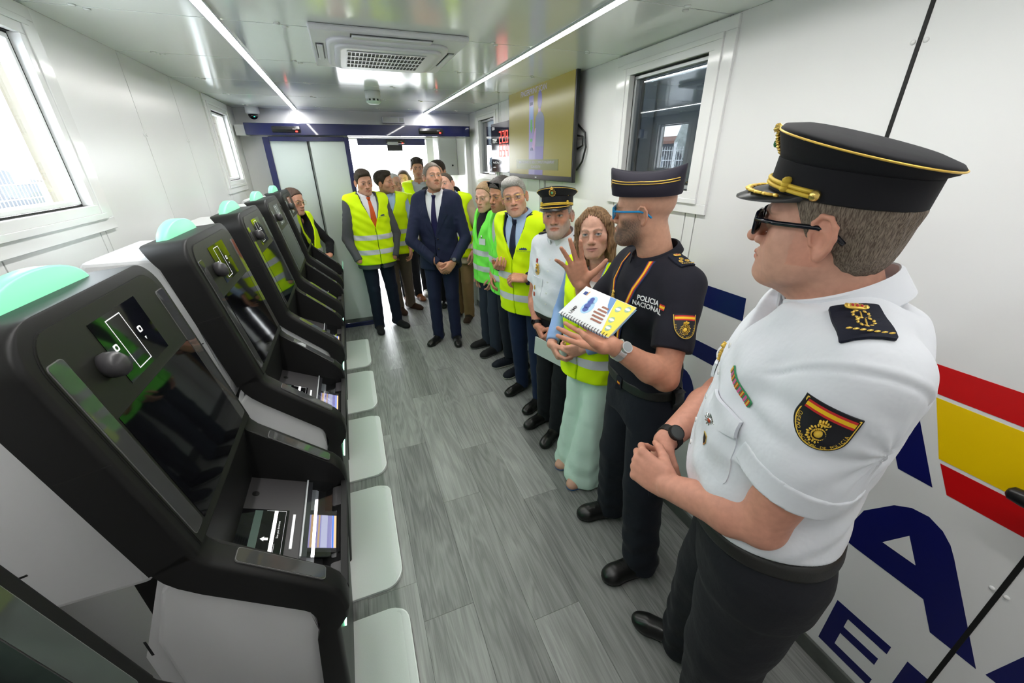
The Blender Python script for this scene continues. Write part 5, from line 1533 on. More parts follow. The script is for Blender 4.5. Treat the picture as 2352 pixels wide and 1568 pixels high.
def jacket(p, m, z0=.78, v_bottom=1.10, off=.014, vw=.075, lapel=True, name='jacket', r=(.064, .054, .044), end=.97, rumple=.0016, hemspread=.02, buttons=True, boxy=.4):
    S = p.s
    F = p.torso(off, z0, 1.495, boxy=boxy, flare=.012, noise=.002)
    for nm in 'RL': p.sleeve(nm, F, r, k=.035, end=end, rumple=rumple)
    def vcut(P, d):
        t = np.clip(P[:, 2] / F32(p.h), 0, 1.05) ** F32(1.25); x = P[:, 0] - F32(p.lean[0]) * t; y = P[:, 1] - F32(p.lean[1]) * t
        zz = P[:, 2] / S
        if lapel:
            wl = np.interp(zz, [v_bottom, v_bottom + .06, 1.30, 1.34, 1.42], [.012, .050, vw + .055, vw + .03, vw + .02]).astype(F32)
            inl = (np.abs(x) < wl) & (y > .02) & (zz > v_bottom - .01) & (zz < 1.46)
            d = d - np.where(inl, F32(.0045), F32(0))
        wv = np.interp(zz, [v_bottom, 1.40, 1.5], [.002, vw, vw + .010]).astype(F32)
        cut = np.minimum(np.minimum(wv - np.abs(x), y), P[:, 2] - F32(v_bottom * S))
        d = smax(d, cut, .003)
        neck = F32(.076) - np.sqrt(x * x + (y + F32(.012)) ** 2)
        d = smax(d, smin(neck, P[:, 2] - F32(1.425 * S), .01), .010)
        sl = np.minimum(np.interp(zz, [z0, z0 + .18, v_bottom], [hemspread, .003, .0025]).astype(F32) - np.abs(x - F32(.004)), np.minimum(y, F32(v_bottom * S) - P[:, 2]))
        return smax(d, sl, .003)
    F.post.append(vcut)
    o = p.solid(name, F, m)
    p.jackF = F
    if buttons:
        for z in (v_bottom - .02, v_bottom - .11):
            ox, oy = p.off(z * S); pt = hit(F, (ox - .025, oy + .4, z * S), (0, -1, 0), .6)
            if pt is not None:
                obj('button', rings('button', [[(pt[0] + .009 * math.cos(a), pt[1] + dy, pt[2] + .009 * math.sin(a)) for a in [2 * math.pi * i / 10 for i in range(10)]] for dy in (-.002, .004)]), GASKET, o)
    return o
def badge_text(p, fn, body, size, origin, xd, yd, m, parent, lift=.003, bold=.0):
    me = text_mesh(body, size, bold=bold)
    return decal('lettering', me, fn, origin, xd, yd, m, parent, lift)

def ring_on(p, name, z0, z1, off, m, parent=None, h=None):
    """belt-like slice of the trunk"""
    F = p.torso(off, z0, z1, shoulders=False); return p.solid(name, F, m, parent, h)
def watch(p, nm, m, face_m, r=.031, dv=(0, 0, 1), back=.02, wdt=.009, fr=.019):
    """strap ring around the forearm near the wrist, case towards dv"""
    a, b = p.el[nm], p.wr[nm]; ax = unit(b - a); c = b - ax * back
    u = np.array(p.D(dv), float); u = unit(u - ax * (u @ ax)); v = np.cross(ax, u)
    rs = []
    for i in range(20):
        t = 2 * math.pi * i / 20; d = u * math.cos(t) + v * math.sin(t)
        rs.append([c + d * (r - .001) - ax * wdt, c + d * (r + .003) - ax * wdt, c + d * (r + .003) + ax * wdt, c + d * (r - .001) + ax * wdt])
    rs.append(rs[0])
    w_ = obj('watch', rings('watch', rs, True, False, False), m, p.root)
    def disc(r_, h0, h1): return [[c + u * hh + (ax * math.cos(t) + v * math.sin(t)) * r_ for t in [2 * math.pi * i / 18 for i in range(18)]] for hh in (h0, h1)]
    obj('case', rings('case', disc(fr, r - .002, r + .009), smooth=False), m, w_)
    obj('dial', rings('dial', disc(fr * .82, r + .009, r + .0096), smooth=False), face_m, w_)
    return w_
def blob(c, r, M3=None, n=8, m_=5):
    """small ellipsoid as verts, faces"""
    vs = []; M3 = np.eye(3) if M3 is None else np.array(M3, float)
    for i in range(m_ + 1):
        t = math.pi * i / m_
        for j in range(n):
            a = 2 * math.pi * j / n
            vs.append(np.array(c) + M3 @ (np.array((math.sin(t) * math.cos(a), math.sin(t) * math.sin(a), math.cos(t))) * np.array(r)))
    fs = [(i * n + j, i * n + (j + 1) % n, (i + 1) * n + (j + 1) % n, (i + 1) * n + j) for i in range(m_) for j in range(n)]
    return vs, fs
def blobs(name, L):
    V, Fc = [], []
    for b in L:
        v, f = b; k = len(V); V += list(v); Fc += [tuple(i + k for i in q) for q in f]
    return mesh(name, V, Fc, True)
def emblem_mesh(size, flat=.10):
    """police-style badge: ringed oval in short rays under a crown, in the XY plane, height about size"""
    s = size; L = []; cy = -.10 * s
    N = 22
    for i in range(N):
        a = 2 * math.pi * i / N; k = .30 if i % 2 else .27
        L.append(blob((k * s * math.cos(a), cy + k * 1.12 * s * math.sin(a), 0), (.060 * s, .034 * s, flat * .5 * s), rotm(0, 0, math.degrees(a)), 5, 4))
    for i in range(N):
        a = 2 * math.pi * i / N; L.append(blob((.185 * s * math.cos(a), cy + .21 * s * math.sin(a), .02 * s), (.022 * s, .034 * s, flat * .6 * s), rotm(0, 0, math.degrees(a)), 5, 4))
    L.append(blob((0, cy, 0), (.135 * s, .155 * s, flat * .7 * s), n=12))
    for x in (-.14, -.07, 0, .07, .14): L.append(blob((x * s, (.345 + .05 * (1 - abs(x) / .14)) * s, 0), (.036 * s, .07 * s, flat * .8 * s), n=6, m_=4))
    L.append(blob((0, .285 * s, 0), (.17 * s, .03 * s, flat * s))); L.append(blob((0, .455 * s, 0), (.025 * s, .045 * s, flat * .6 * s), n=6, m_=4))
    return blobs('emblem', L)
def put_emblem(p, fn, origin, xd, yd, size, parent, m=None, centre=None, name='badge', lift=.002):
    P, n = drape(fn, [(0, 0, 0)], origin, xd, yd, lift)
    me = emblem_mesh(size); xform(me, frame(Vector(P[0]), Vector(xd), Vector(yd)))
    o = obj(name, me, m or GOLD, parent)
    if centre:
        b = blobs('centre', [blob((0, -.06 * size, .1 * size), (.11 * size, .13 * size, .06 * size), n=10)]); xform(b, frame(Vector(P[0]), Vector(xd), Vector(yd))); obj('centre', b, centre, o)
    return o
def arc_text(body, rx, ry, a0, a1, size, cy=0.0, inward=True):
    """letters along an arc (angles in degrees, measured from +x), feet towards the outside when inward"""
    ms = []
    n = len(body)
    for i, ch in enumerate(body):
        if ch == ' ': continue
        a = a0 + (a1 - a0) * i / (n - 1); me = text_mesh(ch, size)
        x, y = rx * math.cos(R(a)), ry * math.sin(R(a)) + cy
        xform(me, Matrix.Translation((x, y, 0)) @ Matrix.Rotation(R(a + 90), 4, 'Z')); ms.append(me)
    return join('lettering', ms)
def patch(p, fn, origin, xd, yd, size, words, parent, halo=True):
    """shield-shaped sleeve patch with flag bar, emblem and lettering"""
    s = size
    BLK = mat('patch_black', (.006, .006, .010), .7); PY = mat('patch_yellow', (.80, .52, .06), .6); PR = mat('patch_red', (.55, .02, .02), .6); PYF = mat('patch_flag_yellow', (.85, .52, .01), .6)
    def shield(k, top=.50): 
        return [(-.46 * k * s, top * k * s), (.46 * k * s, top * k * s), (.46 * k * s, .05 * s)] + [(.46 * k * s * math.cos(R(a)), .05 * s + .58 * k * s * math.sin(R(a))) for a in range(-10, -171, -10)] + [(-.46 * k * s, .05 * s)]
    o = decal('sleeve_patch', grid_poly(shield(1.0), s / 7), fn, origin, xd, yd, BLK, parent, .0030, .003)
    rim_o, rim_i = shield(.95), shield(.91)
    bm = bmesh.new(); a = [bm.verts.new((*q, 0)) for q in rim_o]; b = [bm.verts.new((*q, 0)) for q in rim_i]
    for i in range(len(a)): bm.faces.new((a[i], a[(i + 1) % len(a)], b[(i + 1) % len(a)], b[i]))
    me = bpy.data.meshes.new('rim'); bm.to_mesh(me); bm.free()
    decal('border', me, fn, origin, xd, yd, PY, o, .0036)
    for (y0, y1, m_) in ((.38, .435, PR), (.29, .38, PYF), (.235, .29, PR)):
        decal('flag_bar', grid_poly([(-.40 * s, y0 * s), (.40 * s, y0 * s), (.40 * s, y1 * s), (-.40 * s, y1 * s)], s / 6), fn, origin, xd, yd, m_, o, .0037)
    y = np.array(yd, float); y /= np.linalg.norm(y)
    put_emblem(p, fn, np.array(origin) - y * .09 * s, xd, yd, .62 * s, o, PY, name='emblem', lift=.003)
    decal('lettering', arc_text(words, .385 * s, .49 * s, 180, 360, .088 * s, .045 * s), fn, origin, xd, yd, PY, o, .0040)
    return o
def slab(p, name, fn, w_, h_, origin, xd, yd, m, parent, lift=.004, thick=.004, step=.015, rad=.004, reach=.12):
    return decal(name, grid_poly(rrect(-w_ / 2, -h_ / 2, w_ / 2, h_ / 2, rad, 2), step), fn, origin, xd, yd, m, parent, lift, thick, reach)
def epaulette(p, fn, origin, xd, yd, w_, h_, kind, parent):
    EB = cloth('epaulette', (.008, .010, .022), .7)
    o = slab(p, 'epaulette', fn, w_, h_, origin, xd, yd, EB, parent, .007, .005)
    x = unit(xd); y = np.array(yd, float); y = unit(y - x * (x @ y))
    def put(me, u, v, m, nm='insignia', lift=.0085):
        P, n = drape(fn, [(u, v, 0)], origin, xd, yd, lift); xform(me, frame(Vector(P[0]), Vector(x), Vector(y))); obj(nm, me, m, o)
    k = w_
    crown = [blob((i * .10 * k, .02 * k * (2 - abs(i)), 0), (.075 * k, .12 * k, .05 * k), n=6, m_=4) for i in (-2, -1, 0, 1, 2)] + [blob((0, -.09 * k, 0), (.26 * k, .05 * k, .05 * k))]
    put(blobs('insignia', crown), 0, .36 * h_, GOLD); put(blobs('insignia', [blob((i * .10 * k, .0, .03 * k), (.04 * k, .06 * k, .04 * k), n=6, m_=4) for i in (-1, 0, 1)]), 0, .36 * h_, mat('crown_red', (.5, .02, .03), .5))
    def wreath(sz): return blobs('insignia', [blob((sz * math.cos(R(a)), sz * math.sin(R(a)), 0), (.065 * k, .036 * k, .025 * k), rotm(0, 0, a + 60), 6, 4) for a in range(-240, 61, 37)] + [blob((0, 0, 0), (.02 * k, sz, .025 * k), n=6, m_=4)])
    spots = {'two': ((0, .10), (0, -.16)), 'three': ((0, .05), (-.22, -.15), (.22, -.15))}[kind]
    for (u, v) in spots: put(wreath(.17 * k if kind == 'two' else .11 * k), u * w_, v * h_, GOLD)
    put(blobs('insignia', [blob((i * .135 * k, 0, 0), (.085 * k, .036 * k, .025 * k), rotm(0, 0, 25), 6, 4) for i in range(-3, 4)]), 0, -.40 * h_, GOLD)
    return o
def peaked_cap(p, tilt=0.0, scale=1.0, up=.0, badge=True):
    """uniform cap in head space"""
    CB = cloth('cap_black', (.010, .010, .013), .75, (60, .15, .002)); 
    c = empty('cap'); c.parent = p.root
    N = 48; T = Matrix.Translation((0, -.008, .040 + up)) @ Matrix.Rotation(R(tilt), 4, 'X')
    def add(nm, me, m, par=None): me.transform(T); return p.hmesh(nm, me, m, par or c)
    def ringp(rx, ry, z, rise=0.0, cy=0.0): return [(rx * math.sin(2 * math.pi * i / N), cy + ry * math.cos(2 * math.pi * i / N), z + rise * math.cos(2 * math.pi * i / N)) for i in range(N)]
    w_ = p.q.get('w', 1.0)
    add('band', shade_auto(rings('band', [ringp(.0835 * w_, .1085, .000), ringp(.0865 * w_, .1115, .002), ringp(.0865 * w_, .1115, .048, .004), ringp(.0820 * w_, .1065, .050, .004)])), CB)
    add('crown', rings('crown', [ringp(.0845 * w_, .1090, .046, .004), ringp(.0905, .1130, 0.0546, 0.0078), ringp(.102, .1210, 0.0658, 0.0140, -.002), ringp(.1085, .1235, 0.0735, 0.0179, -.001), ringp(.1105, .1252, 0.0778, 0.0195, -.002), ringp(.106, .1205, 0.0830, 0.0195, -.002), ringp(.081, .094, 0.0886, 0.0164, -.005), ringp(.040, .046, 0.0912, 0.0086, -.005), ringp(.003, .003, 0.0920, 0.0000, -.005)]), CB)
    add('piping', tube('piping', ringp(.1110, .1257, .0757, .0191, -.002), .0016, 6, True), GOLD)
    for s in (-1, 1):
        a = s * 1.0
        add('piping', tube('piping', [((.0865 + .0245 * t * t) * math.sin(a), (.111 + .0148 * t * t) * math.cos(a) - .002 * t, .050 + .0265 * t + .019 * t * math.cos(a)) for t in (0, .25, .5, .75, 1)], .0011, 5), GOLD)
        add('piping', tube('piping', [(.087 * math.sin(t), .1120 * math.cos(t), .064 + (.6 - abs(t)) * .012) for t in (s * .22, s * .35, s * .5, s * .62)], .0011, 5), GOLD)
    # visor
    rs = []
    for i in range(25):
        a = R(-72 + 144 * i / 24); ca = math.cos(a)
        ext = .052 * max(0, (math.cos(a) - .28) / .72) ** .6
        ip = (.0830 * w_ * math.sin(a), .1080 * ca, .004); op = ((.083 * w_ + ext * .35) * math.sin(a), .1080 * ca + ext, .002 - ext * .42)
        mp = tuple((u + v) / 2 + (0, 0, .004)[j] for j, (u, v) in enumerate(zip(ip, op)))
        rs.append([ip, mp, op, (op[0], op[1], op[2] - .003), (mp[0], mp[1], mp[2] - .004), (ip[0], ip[1], ip[2] - .004)])
    v = add('visor', shade_auto(rings('visor', rs), 60), mat('visor_black', (.010, .010, .012), .35))
    lf = []
    for i in range(24):
        a = R(-56 + 112 * i / 23); ext = .052 * max(0, (math.cos(a) - .28) / .72) ** .6 * .66
        px_, py_, pz_ = (.083 * w_ + ext * .35) * math.sin(a), .1080 * math.cos(a) + ext, .0055 - ext * .30
        lf.append(blob((px_, py_, pz_), (.0105, .0052, .0028), rotm(0, 0, -math.degrees(a) + (32 if i % 2 else -32)), 6, 4))
    me = blobs('oak_leaves', lf); add('oak_leaves', me, GOLD, v)
    edge = [((.083 * w_ + e_ * .35) * math.sin(R(a)), .108 * math.cos(R(a)) + e_, .0005 - e_ * .42) for a in range(-66, 67, 6) for e_ in [.052 * max(0, (math.cos(R(a)) - .28) / .72) ** .6]]
    # cord over the visor with side buttons
    for dz in (.010, .017):
        add('cord', tube('cord', [(.0880 * w_ * math.sin(R(a)), .1135 * math.cos(R(a)), dz + .006 * math.cos(R(a)) - .004) for a in range(-76, 77, 6)], .0036, 7), mat('gold_cord', (.72, .50, .06), .5, metal=.3))
    for s in (-1, 1):
        a = R(s * 78); add('button', blobs('button', [blob((.0885 * w_ * math.sin(a), .114 * math.cos(a), .010), (.007, .009, .009))]), GOLDM)
        a = R(s * 52); add('cord_knot', blobs('cord_knot', [blob((.0895 * w_ * math.sin(a), .1155 * math.cos(a), .016 + d_), (.006, .010, .006), rotm(0, 0, -math.degrees(a))) for d_ in (-.005, .002, .008)]), mat('gold_cord', (.72, .50, .06), .5, metal=.3))
    if badge:
        me = emblem_mesh(.056, .14); me.transform(Matrix.Translation((0, .1320, .074)) @ Matrix.Rotation(R(90 - 28), 4, 'X') @ Matrix.Rotation(R(180), 4, 'Y') if False else Matrix.Translation((0, .1205, .076)) @ Matrix(((-1, 0, 0, 0), (0, .45, .89, 0), (0, .89, -.45, 0), (0, 0, 0, 1))))
        b = add('cap_badge', me, GOLDM)
        me = blobs('centre', [blob((0, .1245, .0700), (.006, .005, .007))]); add('centre', me, mat('badge_green', (.05, .25, .12), .3), b)
    return c
def side_cap(p):
    """folded garrison cap in head space"""
    CB = cloth('sidecap_navy', (.016, .014, .024), .8, (60, .15, .002))
    c = empty('garrison_cap'); c.parent = p.root
    rs, ys = [], np.linspace(-.122, .108, 21)
    def sec(y):
        e = max(0.0, 1 - (abs(y + .007) / .118) ** 2.6); hw = .0835 * e ** .5 + .002
        zb = .052 + .004 * (y / .12); zt = .121 + .022 * (y / .12) ** 2 + .004 * (y / .12)
        return hw, zb, zt
    for y in ys:
        hw, zb, zt = sec(y); H_ = zt - zb; yo = y * (1 + 0)
        prof = [(hw, 0), (hw * 1.03 + .001, .25), (hw * .96 + .001, .5), (hw * .72 + .002, .80), (hw * .35 + .004, .97), (.004, 1.0), (0, .93)]
        ring_ = [(x, yo + (.010 * (t if y < 0 else t * .6) * (1 if y > 0 else -1)), zb + H_ * t) for x, t in prof] + [(-x, yo + (.010 * (t if y < 0 else t * .6) * (1 if y > 0 else -1)), zb + H_ * t) for x, t in prof[-2::-1]]
        rs.append(ring_)
    p.hmesh('crown', shade_auto(rings('crown', rs), 70), CB, c)
    # upper edge of the turned-up flap, with gold piping
    for s in (-1, 1):
        for d_ in (0, .0075):
            pts = []
            for y in np.linspace(.098, -.114, 18):
                hw, zb, zt = sec(y); H_ = zt - zb; t = (.70 - .10 * abs(y / .12)) - d_ / H_
                pts.append((s * (hw * .86 + .0085), y * 1.03, zb + H_ * t))
            f0 = pts[0]
            pts = [(s * .004, f0[1] + .010, f0[2] - .040), (s * .012, f0[1] + .012, f0[2] - .015)] + pts
            p.hmesh('piping', tube('piping', pts, .0017, 5), GOLD, c)
    return c
# ------------------------------------------------------------------ the people
SK1 = (.60, .315, .215); SK2 = (.55, .265, .165); SK3 = (.66, .37, .275); SK4 = (.50, .24, .15)
NAVYS = cloth('navy_suit', (.012, .016, .045), .75); NAVYT = cloth('navy_trousers', (.010, .014, .032), .8)
WSH = cloth('dress_shirt_white', (.75, .76, .80), .7); BSH = cloth('dress_shirt_blue', (.42, .55, .78), .7)
LOGOB = mat('logo_navy', (.01, .03, .12), .6)
def port_logo(p, vo, txt=True):
    """small printed harbour logo on the left breast of a vest"""
    S = p.s; ox, oy = p.off(1.28 * S); o = (ox - .095 * p.wd, oy + .12, 1.285 * S)
    a = (-1, .0, 0)
    decal('logo', grid_poly([(-.026, 0), (-.02, .006), (-.014, .004), (-.01, .012), (-.004, .006), (.004, .013), (.010, .007), (.016, .011), (.022, .004), (.026, .005), (.026, -.004), (-.026, -.005)], .02), p.vestF, o, a, (0, 0, 1), LOGOB, vo, .003)
    if txt: badge_text(p, p.vestF, 'PUERTO DE SANTANDER', .0085, (o[0], o[1], o[2] - .014), a, (0, 0, 1), LOGOB, vo)
def suit_man():
    p = Person('man in a dark navy suit with navy tie standing in the aisle, hands joined', (.78, 4.02), 245, 1.80, head=(.764, 3.962, 1.665), hyaw=277, hpitch=9, hroll=0,
               skin=SK1, brow=(.06, .045, .035), beard=(.10, .075, .06), bearda=.42, scalp=(.14, .11, .09), scalpa=.7, nose=1.1, w=1.03, gaze=(.003, .003),
               elR=(.50, 3.96, 1.10), wrR=(.715, 3.80, .885), elL=(1.01, 3.83, 1.10), wrL=(.845, 3.72, .905),
               handR=((.55, -.25, -.80), (.35, .9, .1), CLASP), handL=((-.75, -.15, -.65), (-.1, .95, .2), CLASP), res=.0065, fine=.0042)
    p.feet((.68, 3.98, 225), (.86, 3.90, 262), m=LEATH)
    p.body(); p.hair('crop', hair_mat('hair_grey_brown', (.12, .095, .075), (.24, .21, .18)))
    sh = p.torso(.002, 1.0, 1.465); p.solid('shirt', sh, WSH); p.collar(WSH, point=.04)
    tie2(p, sh, cloth('tie_navy', (.012, .010, .06), .5), 1.44, .98)
    jacket(p, NAVYS, .78, 1.10)
    p.solid('trousers', p.legs(), NAVYS)
    watch(p, 'L', GASKET, mat('dial_grey', (.08, .09, .10), .2), .045, (-.3, -.9, .4), .012, .009, .020)
    return p
def grey_hair_man():
    p = Person('grey-haired man with thin glasses, yellow vest over navy jacket, dotted tie', (1.17, 2.56), 212, 1.72, head=(1.012, 2.545, 1.58), hyaw=243, hpitch=1, hroll=10,
               skin=SK1, brow=(.09, .07, .06), beard=(.35, .31, .29), bearda=.25, nose=1.15, jaw=.97, gaze=(.002, .0), red=.45,
               elR=(1.08, 2.77, 1.10), wrR=(.915, 2.62, 1.12), elL=(1.28, 2.36, 1.06), wrL=(1.02, 2.37, 1.075),
               handR=((-.25, -.95, .0), (.25, -.1, .95), CLASP), handL=((-.80, .60, .05), (.25, .35, -.90), CLASP), res=.006, fine=.0036)
    p.feet((1.14, 2.70, 200), (1.17, 2.42, 205), m=LEATH)
    p.body(); p.hair('full', hair_mat('hair_silver', (.20, .19, .18), (.48, .46, .43)))
    p.glasses(GOLDM, glass_mat('spectacle', (.96, .96, .96), 1.0), .024, .016, .0011)
    sh = p.torso(.002, 1.0, 1.465); p.solid('shirt', sh, BSH); p.collar(BSH)
    tie2(p, sh, cloth('tie_dotted', (.010, .014, .04), .5), 1.44, 1.05)
    jacket(p, NAVYS, .80, 1.14, lapel=False)
    vo = vest(p, HV_Y, .80, (.93, 1.085), 1.19)
    port_logo(p, vo)
    p.solid('trousers', p.legs(), cloth('blue_trousers', (.012, .022, .06), .8))
    return p
def woman_blue():
    p = Person('woman in mint wide trousers and yellow vest over a pale blue jacket', (1.13, 1.64), 205, 1.58, head=(1.06, 1.64, 1.485), hyaw=228, hpitch=1, hroll=6, hs=.95,
               skin=SK3, fem=1, brow=(.16, .10, .06), browt=.75, iris=(.12, .18, .22), lip=(.50, .20, .19), gaze=(-.002, .002), red=.4, wide=.90, neck=.043,
               elR=(1.02, 1.86, 1.02), wrR=(.885, 1.70, .905), elL=(1.15, 1.42, 1.00), wrL=(.985, 1.545, .93),
               handR=((.1, -.75, -.6), (.8, -.1, .3), CLASP), handL=((-.6, .55, -.35), (.6, .7, .2), CLASP), hands=.92, res=.006, fine=.0034, eye=.0052, lash=.9)
    p.feet((1.11, 1.76, 196), (1.09, 1.60, 204), m=mat('foot_skin', (.58, .32, .24), .5), sole=mat('sandal_blue', (.02, .16, .55), .3), scale=.74)
    p.body(); p.hair('long', hair_mat('hair_chestnut', (.11, .06, .03), (.33, .20, .105), (46, 46, 4)))
    p.solid('blouse', p.torso(-.006, .95, 1.375), cloth('blouse_white', (.72, .70, .68), .8))
    for sd in (-1, 1): p.hmesh('earring', blobs('earring', [blob((sd * .082, -.004, -.048), (.005, .005, .006))]), mat('pearl', (.8, .8, .78), .2))
    BJ = cloth('pale_blue_jacket', (.22, .34, .60), .75)
    jacket(p, BJ, .80, 1.16, lapel=False, off=.010, r=(.056, .046, .040), vw=.06, buttons=False, end=.93)
    vest(p, HV_Y, .80, (.93, 1.07), 1.20, off=.022, vw=.07)
    p.solid('trousers', p.legs((.092, .074, .080), hem=.010, flare=.055, noise=.003), cloth('mint_trousers', (.66, .83, .75), .75))
    return p
def near_officer():
    p = Person('officer nearest the camera, white short-sleeved shirt, peaked cap and sunglasses', (.890, .455), 133, 1.84, head=(.812, .486, 1.690), hyaw=113, hpitch=1, hroll=-4, hs=1.05,
               skin=(.63, .34, .25), red=.45, brow=(.10, .07, .05), beard=(.40, .30, .25), bearda=.12, nose=1.2, w=1.05, fat=.95, neck=.066, ear=1.12, wide=1.12, deep=1.15, belly=.045, beardy=.02,
               elL=(.685, .358, 1.115), wrL=(.632, .555, 1.050), elR=(1.00, .76, 1.12), wrR=(.735, .690, 1.060),
               handL=((-.25, .85, .10), (.75, .45, -.40), GRIP), handR=((-.55, -.25, -.80), (.75, -.45, -.2), GRIP), bare='RL', armr=1.15, hands=1.08, res=.0046, fine=.0030)
    p.feet((.965, .625, 128), (.84, .39, 150), m=LEATH, scale=1.05)
    p.body(); p.hair('short', hair_mat('hair_pepper', (.085, .062, .046), (.26, .21, .165), (120, 120, 13)), .0028, (.046, 6))
    F = p.torso(.010, .985, 1.475, flare=.006, noise=.0040)
    for nm in 'RL': p.sleeve(nm, F, (.076, .080, .078), cut=.66, k=.04, rumple=.003)
    def neckv(P, d):
        t = np.clip(P[:, 2] / F32(p.h), 0, 1.05) ** F32(1.25); x = P[:, 0] - F32(p.lean[0]) * t; y = P[:, 1] - F32(p.lean[1]) * t
        wv = np.interp(P[:, 2] / p.s, [1.37, 1.45, 1.5], [.0, .05, .07]).astype(F32)
        pl = np.abs(np.abs(x + F32(.0)) - F32(.016)); d = d - np.where((y > .02), F32(.0012) * (np.abs(x) < .016), F32(0))
        return smax(d, np.minimum(np.minimum(wv - np.abs(x), y), P[:, 2] - F32(1.37 * p.s)), .006)
    F.post.append(neckv)
    def seams(P, d):
        for nm, sd in (('R', 1), ('L', -1)):
            a, e = p.sh[nm], p.el[nm]; ax = unit(unit(e - a) + np.array((sd * .9, 0, 0))); rel = P - (a + ax * .018).astype(F32)
            near = np.exp(-np.maximum(0, np.sqrt((rel * rel).sum(1)) - F32(.115)) * 60)
            t_ = rel @ ax.astype(F32)
            d = d + F32(.0028) * np.exp(-(t_ / F32(.0045)) ** 2) * near - F32(.0016) * np.exp(-((t_ + F32(.011)) / F32(.006)) ** 2) * near
            # creases fanning out from the armpit
            pit = a + np.array((-sd * .02, .02, -.10)); r2 = P - pit.astype(F32); an = np.arctan2(r2[:, 2], r2[:, 0] * sd + r2[:, 1]); ln = np.sqrt((r2 * r2).sum(1))
            d = d - (F32(.0030) * np.sin(an * 11 + 14 * r2[:, 1]) * np.exp(-((ln - .07) / .05) ** 2)).astype(F32)
        return d
    F.post.append(seams)
    so = p.solid('shirt', F, SHIRTW)
    p.collar(SHIRTW, hgt=.042, gap=.06, point=.085, r=.080, drop=.040, fold=.056, parent=so, lift=-.006)
    S = p.s
    # cuff bands on the sleeves
    for nm in 'RL':
        a, b = p.sh[nm], p.el[nm]; ax = unit(b - a); g = Fld(); g.ops = list(F.ops)
        e0 = a + (b - a) * .52; e1 = a + (b - a) * .665
        def post(P, d, a=a, ax=ax, e0=e0, e1=e1): return np.maximum(d - F32(.0022), np.maximum((P - e1.astype(F32)) @ ax.astype(F32), -((P - e0.astype(F32)) @ ax.astype(F32))))
        g.post.append(post); 
        def box_(P, d, e=(e0 + e1) / 2): return np.maximum(d, np.sqrt(((P - e.astype(F32)) ** 2).sum(1)) - F32(.15))
        g.post.append(box_)
        def ins(P, d, a=a, b=b): 
            g_ = cap(a, b, .092 * S, .092 * S)[0]; return np.maximum(d, g_(P))
        g.post.append(ins)
        lo = np.minimum(e0, e1) - .12; hi = np.maximum(e0, e1) + .12
        v, qd = polygonize(g, lo, hi, .0046); obj('cuff', np_mesh('cuff', v, qd), SHIRTW, so)
    # placket buttons
    for i in range(6):
        z = (1.345 - i * .068) * S; ox, oy = p.off(z); pt = hit(F, (ox, oy + .5, z), (0, -1, 0), .7)
        if pt is not None:
            obj('button', rings('button', [[(pt[0] + .0062 * math.cos(a), pt[1] + dy, pt[2] + .0062 * math.sin(a)) for a in [2 * math.pi * i_ / 12 for i_ in range(12)]] for dy in (-.001, .0032)], smooth=False), mat('pearl', (.8, .8, .78), .2), so)
    def front(x, z):
        ox, oy = p.off(z * S); return np.array((ox + x, oy + .16, z * S))
    for sd in (-1, 1):
        q_ = front(sd * .128, 1.225); fd = unit((sd * .7, 1, .15)); xd = np.cross((0, 0, 1), fd)
        slab(p, 'pocket', F, .115, .135, q_ + np.array((0, 0, -.055)), xd, (0, 0, 1), SHIRTW, so, .0026, .003, .012, .010)
        fl = [(-.060, .028), (.060, .028), (.060, -.010), (0, -.032), (-.060, -.010)]
        decal('pocket_flap', grid_poly(fl, .012), F, q_ + np.array((0, 0, .016)), xd, (0, 0, 1), SHIRTW, so, .0105, .008)
    fdL = unit((-.7, 1, .15)); xL = np.cross((0, 0, 1), fdL)
    # medal ribbons above the left pocket
    xL0, xL = xL, xL * math.cos(R(24)) - np.array((0, 0, 1.)) * math.sin(R(24)); yR = np.cross(fdL, xL)
    rb = slab(p, 'ribbon_bar', F, .092, .016, front(-.142, 1.318), xL, yR, mat('ribbon_green', (.05, .33, .13), .7), so, .005, .004, .01, .001)
    for i in range(5):
        for (dx, w_, c, nm) in ((0, .008, (.70, .50, .05), 'ribbon_gold'), (.003, .0022, (.55, .03, .03), 'ribbon_red'), (-.003, .0022, (.55, .03, .03), 'ribbon_red'), (.0105, .006, (.62, .12, .28), 'ribbon_pink')):
            x = -.042 + i * .0205 + dx
            if abs(x) < .044: slab(p, 'ribbon_stripe', F, w_, .0162, front(-.142, 1.318) + xL * x, xL, yR, mat(nm, c, .7), rb, .0056 + (.0003 if w_ < .003 else 0), 0, .008, .0004)
    xL = xL0
    st = []
    for i in range(12):
        a = 2 * math.pi * i / 12; st.append(blob((.0125 * math.cos(a), .0125 * math.sin(a), 0), (.0075, .003, .002), rotm(0, 0, math.degrees(a)), 6, 4))
    P_, n = drape(F, [(0, 0, 0)], front(-.085, 1.205), xL, (0, 0, 1), .004); me = blobs('star', st + [blob((0, 0, .001), (.008, .008, .003))]); xform(me, frame(Vector(P_[0]), Vector(xL), (0, 0, 1)))
    md = obj('medal', me, SILV, so); me = blobs('centre', [blob((0, 0, .003), (.0055, .0055, .002))]); xform(me, frame(Vector(P_[0]), Vector(xL), (0, 0, 1))); obj('centre', me, mat('medal_red', (.5, .06, .02), .4), md)
    o2 = decal('pocket_badge', grid_poly([(-.010, .015), (.010, .015), (.010, -.004), (0, -.017), (-.010, -.004)], .01), F, front(-.088, 1.158), xL, (0, 0, 1), GOLDM, so, .005, .003)
    decal('badge_field', grid_poly([(-.007, .011), (.007, .011), (.007, -.002), (0, -.012), (-.007, -.002)], .01), F, front(-.088, 1.158), xL, (0, 0, 1), mat('patch_black', (.006, .006, .01), .6), o2, .0056)
